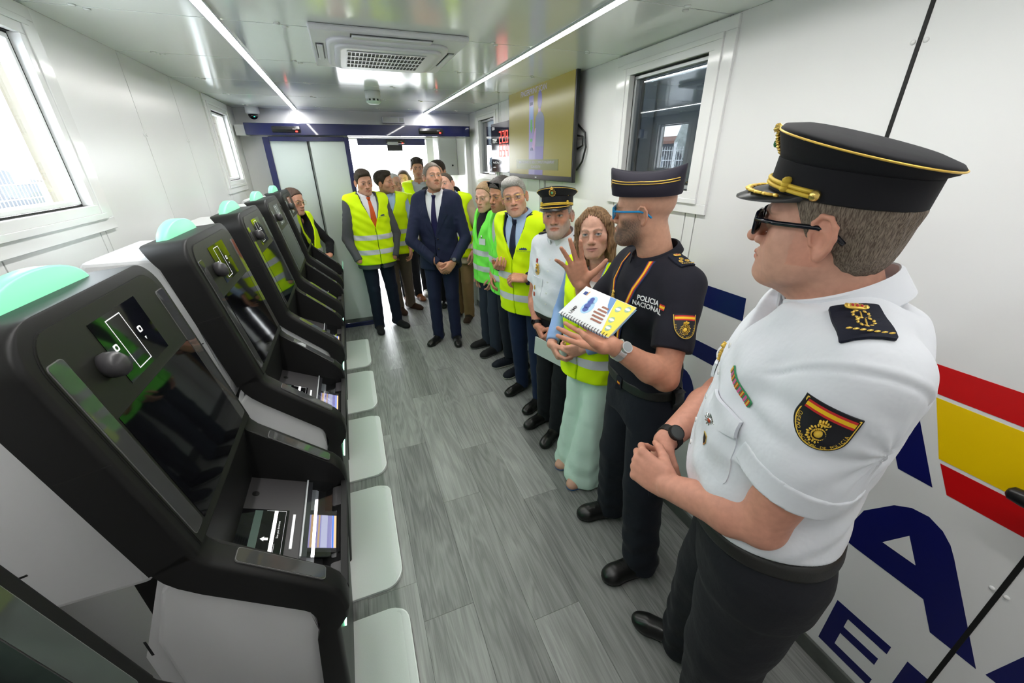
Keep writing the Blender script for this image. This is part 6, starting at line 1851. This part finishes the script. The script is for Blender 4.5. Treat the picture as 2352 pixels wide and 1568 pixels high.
    put_emblem(p, F, front(.100, 1.285), np.cross((0, 0, 1), unit((.5, 1, .1))), (0, 0, 1), .060, so, GOLD, mat('badge_grey', (.3, .3, .32), .4), 'breast_badge', .005)
    # epaulettes, sleeve patch
    for nm, sd in (('L', -1), ('R', 1)):
        q_ = p.sh[nm] + np.array((-sd * .030, .020, .06)); epaulette(p, F, q_, (0, sd, 0) if sd < 0 else (0, 1, 0), (-sd, 0, .30), .062, .108, 'two', so)
    a, b = p.sh['L'], p.el['L']; ax = unit(b - a); c = a + (b - a) * .17 + np.array((-.06, .036, .0))
    patch(p, F, c, (-.10, -1, 0) - ax * float(np.dot((-.10, -1, 0), ax)), -ax, .078, 'CUERPO NACIONAL DE POLICIA', so)
    # trousers, belt
    T = cloth('officer_black', (.012, .013, .017), .8)
    tr = p.solid('trousers', p.legs((.120, .098, .082), hem=.03, top=1.005, noise=.0035), T)
    ring_on(p, 'belt', .945, .987, .014, mat('belt_black', (.014, .014, .013), .5, bump=(300, .3, .001)), None, .0046)
    watch(p, 'R', GASKET, mat('dial_dark', (.05, .055, .055), .15), .034, (-.75, -.55, .35), .022, .011, .022)
    # sunglasses
    p.glasses(mat('frame_black', (.004, .005, .012), .12), mat('sun_lens', (.10, .11, .12), .05, spec=.7), .026, .0185, .0034, .010, y=.104)
    peaked_cap(p, tilt=6, up=.002)
    return p
def polo_officer():
    p = Person('bald officer in dark polo and garrison cap gesturing with raised open hand', (1.075, 1.12), 172, 1.74, head=(.972, 1.197, 1.637), hyaw=131, hpitch=-4, hroll=-5, hs=1.0,
               skin=(.58, .31, .21), red=.4, brow=(.06, .045, .035), beard=(.060, .050, .045), bearda=.97, beardt=.005, scalp=(.40, .24, .18), scalpa=.35, nose=1.15, w=1.0, neck=.060, wide=1.03, mouth=.001,
               elL=(.895, .890, 1.128), wrL=(.722, .962, 1.247), elR=(.955, 1.46, 1.145), wrR=(.815, 1.325, 1.345),
               handL=((-.53, .85, .05), (-.366, -.28, .887), UNDER), handR=((-.42, -.02, .90), (-.48, -.87, -.1), OPEN), bare='RL', armr=1.06, hands=1.03, res=.0052, fine=.0030, laces=True)
    p.feet((1.085, 1.30, 168), (1.015, .965, 176), shoe='boot', m=LEATH, scale=1.0)
    p.body()
    N_ = cloth('navy_polo', (.011, .011, .018), .8, (10, .4, .012)); T = cloth('navy_cargo', (.011, .013, .020), .85)
    F = p.torso(.010, .985, 1.475, noise=.003)
    for nm in 'RL': p.sleeve(nm, F, (.068, .068, .064), cut=.70, k=.04, rumple=.002)
    so = p.solid('polo_shirt', F, N_)
    p.collar(N_, hgt=.034, gap=.03, point=.05, r=.076, drop=.030, fold=.034, parent=so)
    S = p.s
    def front(x, z):
        ox, oy = p.off(z * S); return np.array((ox + x, oy + .16, z * S))
    fdL = unit((-.8, 1, .1)); xL = np.cross((0, 0, 1), fdL); WT_ = mat('print_white_cloth', (.8, .8, .8), .6)
    q_ = front(-.105, 1.335) + np.array((-.045, -.045, 0))
    badge_text(p, F, 'POLICIA', .024, q_ + np.array((0, 0, .022)), xL, (0, 0, 1), WT_, so, .003, .0006); badge_text(p, F, 'NACIONAL', .024, q_ + np.array((0, 0, .000)), xL, (0, 0, 1), WT_, so, .003, .0006)
    for (dz, c, nm, hh) in ((.006, (.55, .02, .02), 'patch_red', .0045), (0, (.85, .52, .01), 'patch_flag_yellow', .008), (-.006, (.55, .02, .02), 'patch_red', .0045)):
        slab(p, 'flag_print', F, .022, hh, q_ + xL * .060 + np.array((0, 0, .018 + dz)), xL, (0, 0, 1), mat(nm, c, .6), so, .003, 0, .01, .0005)
    put_emblem(p, F, front(.06, 1.315), (-1, .2, 0), (0, 0, 1), .055, so, GOLD, None, 'breast_badge', .004)
    for nm, sd in (('L', -1), ('R', 1)):
        q2 = p.sh[nm] + np.array((-sd * .040, .004, .06)); epaulette(p, F, q2, (0, -1, 0) if sd < 0 else (0, 1, 0), (-sd, 0, .3), .052, .085, 'three', so)
    a, b = p.sh['L'], p.el['L']; ax = unit(b - a); c = a + (b - a) * .36 + np.array((-.06, .016, 0))
    patch(p, F, c, (-.34, -1, 0), -ax, .082, 'POLICIA NACIONAL', so)
    # lanyard in flag colours
    ln = empty('lanyard'); ln.parent = p.root
    pts = [(-.074, 1.478), (-.082, 1.44), (-.072, 1.38), (-.052, 1.30), (-.028, 1.20), (-.008, 1.10)]
    for sx in (1, -1):
        for (dx, hw, nm, c, lf) in ((0, .0115, 'lanyard_navy', (.02, .04, .12), .006), (0, .0075, 'lanyard_red', (.62, .04, .02), .0072), (0, .0036, 'lanyard_yellow', (.90, .55, .02), .0082)):
            v2 = [(x_ * sx - p.off(1.3 * S)[0] * 0, z_ * S) for x_, z_ in pts]
            oo = p.off(1.35 * S)
            strip('strap', F, [(-(x_ + oo[0]), z_) for x_, z_ in v2], hw, (0, oo[1] + .12, 0), (-1, 0, 0), (0, 0, 1), mat(nm, c, .7), ln, lf, .2)
    tr = p.solid('trousers', p.legs((.106, .088, .076), hem=.04, top=1.005, noise=.0035), T)
    bl_ = ring_on(p, 'belt', .955, 1.002, .012, mat('belt_black', (.014, .014, .013), .5, bump=(300, .3, .001)), None, .0052)
    BF = p.torso(.012, .955, 1.002, shoulders=False)
    ox, oy = p.off(.98 * S)
    lp = slab(p, 'belt_loop', BF, .030, .060, (ox - .05, oy + .16, .97 * S), xL, (0, 0, 1), T, bl_, .006, .006, .01)
    for (dz, nm, c, hh) in ((.0045, 'patch_red', (.55, .02, .02), .003), (0, 'patch_flag_yellow', (.85, .52, .01), .005), (-.0045, 'patch_red', (.55, .02, .02), .003)):
        slab(p, 'loop_flag', BF, .016, hh, (ox - .05, oy + .16, .975 * S + dz), xL, (0, 0, 1), mat(nm, c, .6), lp, .0072, 0, .01, .0005)
    c2 = slab(p, 'belt_pouch', BF, .05, .075, (ox - .19 * p.wd, oy - .03, .965 * S), (0, -1, 0), (0, 0, 1), LEATH, bl_, .024, .024, .012)
    obj('clip', tube('clip', [p_ for p_ in ((ox - .205 * p.wd, oy - .03, .925 * S), (ox - .215 * p.wd, oy - .03, .89 * S), (ox - .208 * p.wd, oy - .015, .865 * S), (ox - .205 * p.wd, oy - .035, .865 * S), (ox - .212 * p.wd, oy - .04, .89 * S))], .004, 6), GASKET, bl_)
    # cargo pocket
    LF = p.legs((.106, .088, .076), hem=.04, top=1.005)
    kx = (p.foot['L'][0] + p.off(.9)[0] - .086) / 2
    slab(p, 'cargo_pocket', LF, .13, .16, (kx - .1, .02, .60 * S), (0, -1, 0), (0, 0, 1), T, tr, .006, .007, .015, .01)
    slab(p, 'pocket_flap', LF, .136, .05, (kx - .1, .02, .675 * S), (0, -1, 0), (0, 0, 1), T, tr, .011, .006, .015, .006)
    watch(p, 'L', SILV, mat('dial_steel', (.35, .37, .38), .15), .033, (-.2, -.6, .75), .030, .012, .019)
    obj('bracelet', tube('bracelet', [p.wr['R'] - unit(p.wr['R'] - p.el['R']) * .035 + (np.cross(unit(p.wr['R'] - p.el['R']), (0, 0, 1.)) * math.cos(t) + np.cross(unit(p.wr['R'] - p.el['R']), np.cross(unit(p.wr['R'] - p.el['R']), (0, 0, 1.))) * math.sin(t)) * .036 for t in [2 * math.pi * i / 16 for i in range(16)]], .0035, 6, True), mat('braid_navy', (.03, .06, .16), .7), p.root)
    p.glasses(mat('frame_blue', (.01, .22, .50), .15), glass_mat('spectacle', (.96, .96, .96), 1.0), .026, .018, .0030, .006, y=.102)
    side_cap(p)
    return p
def notebook():
    n = empty('spiral_notebook'); tag(n, 'spiral-bound notebook with illustrated cover held by the gesturing officer', 'notebook')
    n.matrix_world = frame(Vector((.735, 1.088, 1.325)), (.856, .273, .44), (-.365, .92, .14))
    W_, H_ = .157, .214
    def fl(nm, poly, c, z, rough=.45): obj(nm, prism(nm, poly, 2, z, z + .0004), mat('book_' + nm + str(c), c, rough), n)
    def rc(x0, y0, x1, y1): return [(x0, y0), (x1, y0), (x1, y1), (x0, y1)]
    obj('pages', box('pages', (-W_ / 2 + .002, -H_ / 2 + .002, -.010), (W_ / 2 - .002, H_ / 2 - .002, -.0005)), mat('paper_white', (.75, .78, .77), .6), n)
    obj('cover', box('cover', (-W_ / 2, -H_ / 2, -.0005), (W_ / 2, H_ / 2, .0004)), mat('cover_white', (.72, .74, .75), .35), n)
    obj('back_cover', box('back_cover', (-W_ / 2, -H_ / 2, -.0115), (W_ / 2, H_ / 2, -.0102)), mat('cover_blue', (.25, .52, .80), .35), n)
    for i in range(18):
        y = -H_ / 2 + .012 + i * (H_ - .024) / 17
        obj('ring', tube('ring', [(-W_ / 2 + .006 + .0075 * math.cos(R(a)), y, -.0055 + .0085 * math.sin(R(a))) for a in range(20, 341, 32)], .0011, 5), GASKET, n)
    tm = text_mesh('UIMP', .018, bold=.0004); xform(tm, Matrix.Translation((-.040, .070, .0010))); obj('lettering', tm, GASKET, n)
    fl('logo', rc(.040, .078, .056, .092), (.02, .05, .22), .0005); fl('logo_bar', rc(.040, .074, .062, .077), (.65, .35, .05), .0005)
    fl('yellow_ground', [(-.0765, -.106), (.0765, -.106), (.0765, -.028), (.02, -.045), (-.0765, -.075)], (.80, .66, .05), .0005)
    fl('sea', [(.0, -.045), (.0765, -.028), (.0765, -.002), (.04, -.018)], (.10, .25, .52), .0006)
    for (x, y, a, b_) in ((-.005, .035, .032, .020), (.028, .040, .024, .016)): fl('cloud_halo', arc(x, y, a, b_, 0, 360, 14)[:-1], (.35, .58, .80), .0006)
    for (x, y, a) in ((-.016, .036, .013), (.0, .040, .014), (.02, .042, .012), (.034, .044, .010)): fl('cloud', arc(x, y, a, a * .8, 0, 360, 10)[:-1], (.06, .10, .38), .0010)
    for i in range(5): fl('stripe', rc(-.045 + i * .016, -.05 + i * .004, -.037 + i * .016, .005 - abs(i - 2) * .006), (.28, .10, .06), .0010)
    for i, (x, y) in enumerate(((-.045, -.082), (-.01, -.070), (.040, -.060), (.055, -.088))):
        fl('umbrella', arc(x, y, .014, .010, 0, 360, 10)[:-1], (.30, .45, .32), .0010); fl('umbrella_rib', arc(x, y, .006, .010, 0, 360, 8)[:-1], (.75, .78, .70), .0014)
    return n
def beard_officer():
    p = Person('grey-bearded officer in white shirt and peaked cap, hands joined over a paper', (1.17, 2.09), 205, 1.64, head=(1.08, 2.06, 1.515), hyaw=230, hpitch=4, hroll=5,
               skin=(.57, .28, .195), red=.5, brow=(.12, .10, .09), beard=(.34, .32, .30), bearda=.8, beardt=.001, scalp=(.35, .33, .31), scalpa=.7, nose=1.1, wide=1.04, belly=.035, gaze=(.002, 0),
               elR=(1.03, 2.24, .985), wrR=(.985, 2.10, .845), elL=(1.18, 1.87, .99), wrL=(1.045, 1.93, .875),
               handR=((.10, -.70, -.68), (.85, -.1, .25), CLASP), handL=((-.45, .35, -.78), (.6, .75, .1), CLASP), bare='RL', hands=1.0, res=.006, fine=.0034)
    p.feet((1.12, 2.22, 195), (1.12, 2.03, 212), m=LEATH)
    p.body(); p.hair('crop', hair_mat('hair_silver', (.20, .19, .18), (.48, .46, .43)), None, (.046, 1))
    F = p.torso(.010, .985, 1.475, noise=.003)
    for nm in 'RL': p.sleeve(nm, F, (.066, .068, .066), cut=.68, k=.035, rumple=.002)
    so = p.solid('shirt', F, SHIRTW); p.collar(SHIRTW, hgt=.034, gap=.03, point=.06, r=.074, drop=.032, fold=.036, parent=so)
    S = p.s
    def front(x, z):
        ox, oy = p.off(z * S); return np.array((ox + x, oy + .16, z * S))
    for i in range(5):
        pt = hit(F, front(0, 1.36 - i * .07) + np.array((0, .2, 0)), (0, -1, 0), .7)
        if pt is not None: obj('button', rings('button', [[(pt[0] + .006 * math.cos(a), pt[1] + dy, pt[2] + .006 * math.sin(a)) for a in [2 * math.pi * i_ / 10 for i_ in range(10)]] for dy in (-.001, .003)], smooth=False), mat('pearl', (.8, .8, .78), .2), so)
    xd = np.cross((0, 0, 1), unit((.4, 1, .1)))
    put_emblem(p, F, front(.100, 1.285), xd, (0, 0, 1), .075, so, GOLD, mat('badge_grey', (.3, .3, .32), .4), 'breast_badge', .004)
    slab(p, 'ribbon_bar', F, .02, .024, front(.125, 1.335), xd, (0, 0, 1), mat('medal_crimson', (.35, .02, .03), .5), so, .004, .003)
    slab(p, 'pocket', F, .105, .12, front(.100, 1.16), xd, (0, 0, 1), SHIRTW, so, .003, .003, .015, .008)
    slab(p, 'pocket_flap', F, .11, .05, front(.100, 1.21), xd, (0, 0, 1), SHIRTW, so, .006, .004, .015, .006)
    put_emblem(p, F, front(.11, 1.165), xd, (0, 0, 1), .030, so, GOLDM, None, 'medal', .006)
    slab(p, 'pocket_badge', F, .018, .026, front(.115, 1.12), xd, (0, 0, 1), mat('medal_red', (.5, .06, .02), .4), so, .006, .003)
    for nm, sd in (('L', -1), ('R', 1)):
        epaulette(p, F, p.sh[nm] + np.array((-sd * .045, .004, .06)), (0, -1, 0) if sd < 0 else (0, 1, 0), (-sd, 0, .3), .052, .09, 'two', so)
    p.solid('trousers', p.legs((.096, .072, .060), hem=.03, top=1.005), cloth('officer_black', (.012, .013, .017), .8))
    ring_on(p, 'belt', .955, 1.000, .010, mat('belt_black', (.014, .014, .013), .5, bump=(300, .3, .001)), None, .006)
    watch(p, 'R', GASKET, BLACKG, .030, (-.9, -.2, .3), .016, .010, .016)
    peaked_cap(p, tilt=1, up=.004)
    pp = obj('paper_sheet', prism('paper_sheet', rrect(-.105, -.075, .105, .075, .004, 2), 2, -.001, .001), mat('paper_white', (.75, .78, .77), .6))
    pp.location = (1.005, 1.965, .715); pp.rotation_euler = Matrix((Vector((.55, -.80, -.22)).normalized(), Vector((-.12, -.33, .93)).normalized(), Vector((-.82, -.48, -.27)).normalized())).transposed().to_euler()
    tag(pp, 'white sheet of paper held in front of the bearded officer', 'paper')
    return p
def orange_tie_man():
    p = Person('dark-haired man with orange tie, yellow vest over grey suit jacket, by the glass door', (.20, 4.58), 286, 1.755, head=(.173, 4.546, 1.612), hyaw=284, hpitch=-8, hroll=5,
               skin=SK1, brow=(.03, .02, .015), nose=1.1, jaw=.95, gaze=(.0, -.003), eye=.0034, beard=(.20, .14, .11), bearda=.15,
               elR=(-.075, 4.56, 1.06), wrR=(.005, 4.45, .84), elL=(.43, 4.66, 1.07), wrL=(.37, 4.52, .84), res=.007, fine=.0045)
    p.feet((.10, 4.55, 272), (.32, 4.62, 302), m=cloth('suede_black', (.012, .012, .014), .7), sole=SOLEB)
    p.body(); p.hair('full', hair_mat('hair_dark', (.022, .015, .010), (.07, .05, .035)))
    sh = p.torso(.002, 1.0, 1.465); p.solid('shirt', sh, WSH); p.collar(WSH)
    tie2(p, sh, cloth('tie_orange', (.62, .10, .02), .5), 1.44, 1.05)
    jacket(p, cloth('grey_suit', (.085, .088, .098), .8), .74, 1.14, lapel=True)
    vo = vest(p, HV_Y, .79, (.925, 1.075), 1.17); port_logo(p, vo)
    p.solid('trousers', p.legs((.092, .066, .056)), cloth('indigo_trousers', (.008, .012, .026), .85))
    return p
def dark_hair_man():
    p = Person('dark-haired man in yellow vest and pale blue shirt leaning past the door post', (.46, 5.06), 262, 1.72, head=(.405, 4.95, 1.59), hyaw=328, hpitch=2, hroll=11,
               skin=SK1, brow=(.025, .018, .012), nose=1.2, beard=(.08, .055, .045), bearda=.3, gaze=(.002, .001),
               elR=(.26, 5.10, 1.05), wrR=(.36, 4.98, .85), elL=(.70, 5.02, 1.05), wrL=(.60, 4.90, .86), handR=((.2, -.2, -.95), (.9, 0, .2), RELAX), handL=((0, -.2, -.95), (-.9, 0, .2), RELAX), res=.0085, fine=.0052)
    p.feet((.40, 5.08, 285), (.56, 5.18, 310), m=cloth('suede_brown', (.055, .028, .016), .8), sole=mat('sole_brown', (.10, .06, .04), .6))
    p.body(); p.hair('full', hair_mat('hair_black', (.012, .009, .007), (.05, .035, .025)))
    sh = p.torso(.004, .95, 1.465)
    for nm in 'RL': p.sleeve(nm, sh, (.058, .05, .042), rumple=.0015)
    p.solid('shirt', sh, cloth('shirt_pale_blue', (.38, .52, .78), .7)); p.collar(cloth('shirt_pale_blue', (.38, .52, .78), .7), gap=.03)
    vest(p, HV_Y, .80, (.93, 1.07), 1.20)
    p.solid('trousers', p.legs((.094, .070, .060)), cloth('chino_taupe', (.17, .135, .10), .85))
    return p
def silver_man():
    p = Person('silver-haired man with glasses and yellow vest behind the dark-haired man', (.63, 5.52), 272, 1.66, head=(.560, 5.44, 1.545), hyaw=300,
               skin=SK3, brow=(.35, .32, .30), beard=(.35, .30, .27), bearda=.3, w=1.02, fat=.5, res=.010, fine=.0062)
    p.feet((.55, 5.53, 270), (.72, 5.55, 285), m=mat('leather_tan', (.20, .065, .02), .35), sole=mat('sole_brown', (.10, .06, .04), .6))
    p.body(); p.hair('thin', hair_mat('hair_white', (.40, .39, .38), (.62, .61, .60)))
    p.glasses(GOLDM, glass_mat('spectacle', (.96, .96, .96), 1.0), .022, .016, .0012)
    sh = p.torso(.004, .95, 1.465)
    for nm in 'RL': p.sleeve(nm, sh, (.060, .052, .044))
    p.solid('jacket', sh, cloth('jacket_brown', (.20, .14, .09), .85)); p.collar(cloth('shirt_plaid', (.06, .09, .18), .8), gap=.03)
    vest(p, HV_Y, .80, (.93, 1.07), 1.22)
    p.solid('trousers', p.legs(), cloth('dark_trousers', (.012, .013, .016), .85))
    return p
def half_hidden_woman():
    p = Person('brown-haired woman mostly hidden in the bright outer doorway', (.74, 6.17), 268, 1.66, head=(.768, 6.12, 1.565), hyaw=255,
               skin=SK3, fem=1, brow=(.10, .06, .04), res=.012, fine=.007, wide=.9)
    p.feet((.68, 6.18, 270), (.80, 6.18, 270), m=SOLEW, sole=SOLEW, shoe='sneak', scale=.9)
    p.body(); p.hair('longback', hair_mat('hair_brown', (.05, .03, .02), (.14, .09, .06)))
    sh = p.torso(.006, .90, 1.465)
    for nm in 'RL': p.sleeve(nm, sh, (.052, .046, .038))
    p.solid('shirt', sh, cloth('top_white', (.7, .7, .72), .8))
    p.solid('trousers', p.legs((.09, .062, .05)), cloth('jeans_pale', (.30, .38, .50), .85))
    return p
def doorway_man():
    p = Person('tall dark-haired man in yellow vest standing in the bright outer doorway', (.945, 5.72), 262, 1.815, head=(.905, 5.70, 1.715), hyaw=266, hpitch=-7,
               skin=SK1, brow=(.015, .010, .008), browt=1.5, beard=(.05, .035, .03), bearda=.35, jaw=.95, res=.009, fine=.0052)
    p.feet((.87, 5.73, 262), (1.02, 5.73, 268), m=SOLEW, sole=SOLEW, shoe='sneak')
    p.body(); p.hair('spiky', hair_mat('hair_black', (.012, .009, .007), (.05, .035, .025)))
    sh = p.torso(.004, .95, 1.465)
    for nm in 'RL': p.sleeve(nm, sh, (.058, .05, .042))
    p.solid('shirt', sh, cloth('shirt_grey', (.42, .46, .52), .8)); p.collar(cloth('shirt_grey', (.42, .46, .52), .8), gap=.03)
    vest(p, HV_Y, .80, (.93, 1.07), 1.22)
    p.solid('trousers', p.legs(), cloth('dark_trousers', (.012, .013, .016), .85))
    return p
def rear_man():
    p = Person('dark-haired man almost wholly hidden behind the navy suit', (1.07, 5.10), 250, 1.80, head=(1.035, 5.02, 1.685), hyaw=235,
               skin=SK1, brow=(.02, .015, .01), res=.012, fine=.0065)
    p.feet((1.0, 5.14, 255), (1.14, 5.08, 250), m=LEATH)
    p.body(); p.hair('full', hair_mat('hair_black', (.012, .009, .007), (.05, .035, .025)))
    sh = p.torso(.006, .85, 1.465)
    for nm in 'RL': p.sleeve(nm, sh, (.060, .052, .044))
    p.solid('jacket', sh, cloth('jacket_black', (.012, .012, .014), .85)); p.collar(WSH)
    p.solid('trousers', p.legs(), cloth('dark_trousers', (.012, .013, .016), .85))
    return p
def beige_coat_man():
    p = Person('grey-templed man in beige coat and yellow vest leaning out behind the navy suit', (1.185, 4.58), 238, 1.72, head=(1.005, 4.515, 1.562), hyaw=230, hpitch=6, hroll=18,
               skin=SK3, brow=(.06, .045, .035), beard=(.28, .22, .19), bearda=.3, nose=1.15, gaze=(.003, 0), fat=.4,
               elR=(1.0, 4.75, 1.08), wrR=(.95, 4.60, .88), elL=(1.33, 4.40, 1.06), wrL=(1.235, 4.36, .865), handL=((-.1, -.15, -.98), (-.5, .8, 0), RELAX), res=.008, fine=.005)
    p.feet((1.09, 4.66, 225), (1.17, 4.47, 240), m=cloth('sneaker_brown', (.05, .03, .02), .8), sole=SOLEW, shoe='sneak')
    p.body(); p.hair('thin', hair_mat('hair_dark_thin', (.03, .022, .016), (.10, .08, .06)))
    sh = p.torso(.002, 1.0, 1.465); p.solid('shirt', sh, BSH); p.collar(BSH)
    jacket(p, cloth('beige_coat', (.50, .42, .29), .85), .72, 1.10, lapel=True, name='coat')
    vest(p, HV_Y, .80, (.93, 1.07), 1.18, off=.028)
    p.solid('trousers', p.legs((.095, .072, .062)), cloth('tan_trousers', (.27, .17, .075), .85))
    return p
def green_vest_front():
    p = Person('fair-haired man in light green vest over a black T-shirt, badge clipped on', (1.17, 3.56), 190, 1.645, head=(1.119, 3.49, 1.508), hyaw=214, hpitch=-6, wide=1.02,
               skin=SK3, brow=(.18, .10, .05), beard=(.40, .26, .18), bearda=.15, w=1.03, nose=1.0, eye=.0038, red=.45,
               elR=(1.16, 3.80, 1.03), wrR=(1.10, 3.66, .82), elL=(1.27, 3.37, 1.02), wrL=(1.14, 3.36, .83), bare='RL', handL=((-.3, .1, -.95), (-.1, .9, 0), RELAX), handR=((-.2, -.1, -.95), (0, -.9, 0), RELAX), res=.0075, fine=.0046)
    p.feet((1.14, 3.66, 186), (1.16, 3.45, 198), shoe='sneak', m=cloth('sneaker_black', (.012, .012, .013), .7), sole=mat('sole_grey', (.12, .12, .12), .6))
    p.body(); p.hair('short', hair_mat('hair_sandy', (.20, .12, .06), (.42, .28, .16)))
    F = p.torso(.004, .92, 1.47)
    for nm in 'RL': p.sleeve(nm, F, (.060, .062, .06), cut=.66)
    p.solid('t_shirt', F, cloth('tee_black', (.010, .010, .012), .85))
    vo = vest(p, HV_G, .80, (.95, 1.10), 1.18)
    S = p.s; ox, oy = p.off(1.25 * S)
    idc = slab(p, 'id_badge', p.vestF, .075, .055, (ox - .10, oy + .16, 1.215 * S), (-1, -.3, 0), (0, 0, 1), mat('card_white', (.72, .75, .75), .25), vo, .009, .003)
    obj('clip', tube('clip', [(ox - .105, oy + .150, 1.25 * S), (ox - .105, oy + .152, 1.275 * S)], .006, 6), SILV, vo)
    p.solid('trousers', p.legs((.092, .068, .06)), cloth('work_trousers', (.032, .040, .062), .85))
    return p
def green_vest_back():
    p = Person('man with sunglasses pushed up on dark spiky hair, light green vest over pale polo', (1.20, 3.06), 188, 1.695, head=(1.090, 3.015, 1.56), hyaw=204, hpitch=-9, hroll=-4,
               skin=SK4, brow=(.03, .022, .016), beard=(.05, .04, .035), bearda=.35, nose=1.15, eye=.0030, w=.98,
               elR=(1.14, 3.23, 1.05), wrR=(1.03, 3.10, .93), elL=(1.27, 2.88, 1.03), wrL=(1.11, 2.90, .90), bare='RL', handR=((-.3, -.6, -.7), (.8, -.3, 0), RELAX), handL=((-.4, .5, -.75), (.6, .7, 0), RELAX), res=.0075, fine=.0046)
    p.feet((1.21, 3.17, 186), (1.235, 2.97, 196), shoe='sneak', m=cloth('sneaker_navy', (.010, .012, .020), .7), sole=SOLEW)
    p.body(); p.hair('spiky', hair_mat('hair_soot', (.018, .015, .013), (.09, .08, .075)))
    g = p.glasses(GASKET, BLACKG, .026, .017, .003, .008, temple=True, z=.082, y=.075)
    F = p.torso(.004, .92, 1.47)
    for nm in 'RL': p.sleeve(nm, F, (.060, .062, .06), cut=.68)
    so = p.solid('polo_shirt', F, cloth('polo_pale', (.45, .46, .50), .85)); p.collar(cloth('polo_pale', (.45, .46, .50), .85), gap=.03, parent=so)
    vest(p, HV_G, .80, (.95, 1.10), 1.18)
    p.solid('trousers', p.legs((.092, .068, .058), hem=.09), cloth('work_trousers_dark', (.014, .018, .028), .85))
    return p
def kiosk_woman():
    p = Person('young woman with tied hair and glasses, black jacket and yellow vest, beside the farthest kiosk', (-.47, 4.59), 318, 1.575, head=(-.495, 4.535, 1.455), hyaw=320, hpitch=-6,
               skin=SK1, fem=1, brow=(.03, .02, .015), wide=.90, elL=(-.26, 4.68, 1.02), wrL=(-.27, 4.53, .92), elR=(-.66, 4.48, 1.02), wrR=(-.52, 4.46, .93), handL=((-.5, -.6, -.1), (-.2, .2, -.9), RELAX), handR=((.5, .1, -.3), (0, .3, -.9), RELAX), res=.0075, fine=.0048)
    p.feet((-.53, 4.56, 315), (-.43, 4.64, 320), m=LEATH, scale=.9)
    p.body(); p.hair('tied', hair_mat('hair_auburn', (.035, .018, .012), (.10, .055, .035)))
    p.glasses(GOLDM, glass_mat('spectacle', (.96, .96, .96), 1.0), .023, .018, .0010, .012)
    jacket(p, cloth('jacket_black', (.012, .012, .014), .85), .84, 1.12, lapel=False, r=(.054, .047, .040), buttons=False)
    vest(p, HV_Y, .84, (.95, 1.08), 1.12, off=.022)
    p.solid('trousers', p.legs(), cloth('dark_trousers', (.012, .013, .016), .85))
    return p
for _f in (near_officer, polo_officer, woman_blue, beard_officer, grey_hair_man, green_vest_back, green_vest_front, suit_man, orange_tie_man, beige_coat_man, dark_hair_man, silver_man, doorway_man, half_hidden_woman, rear_man, kiosk_woman):
    _f()
notebook()
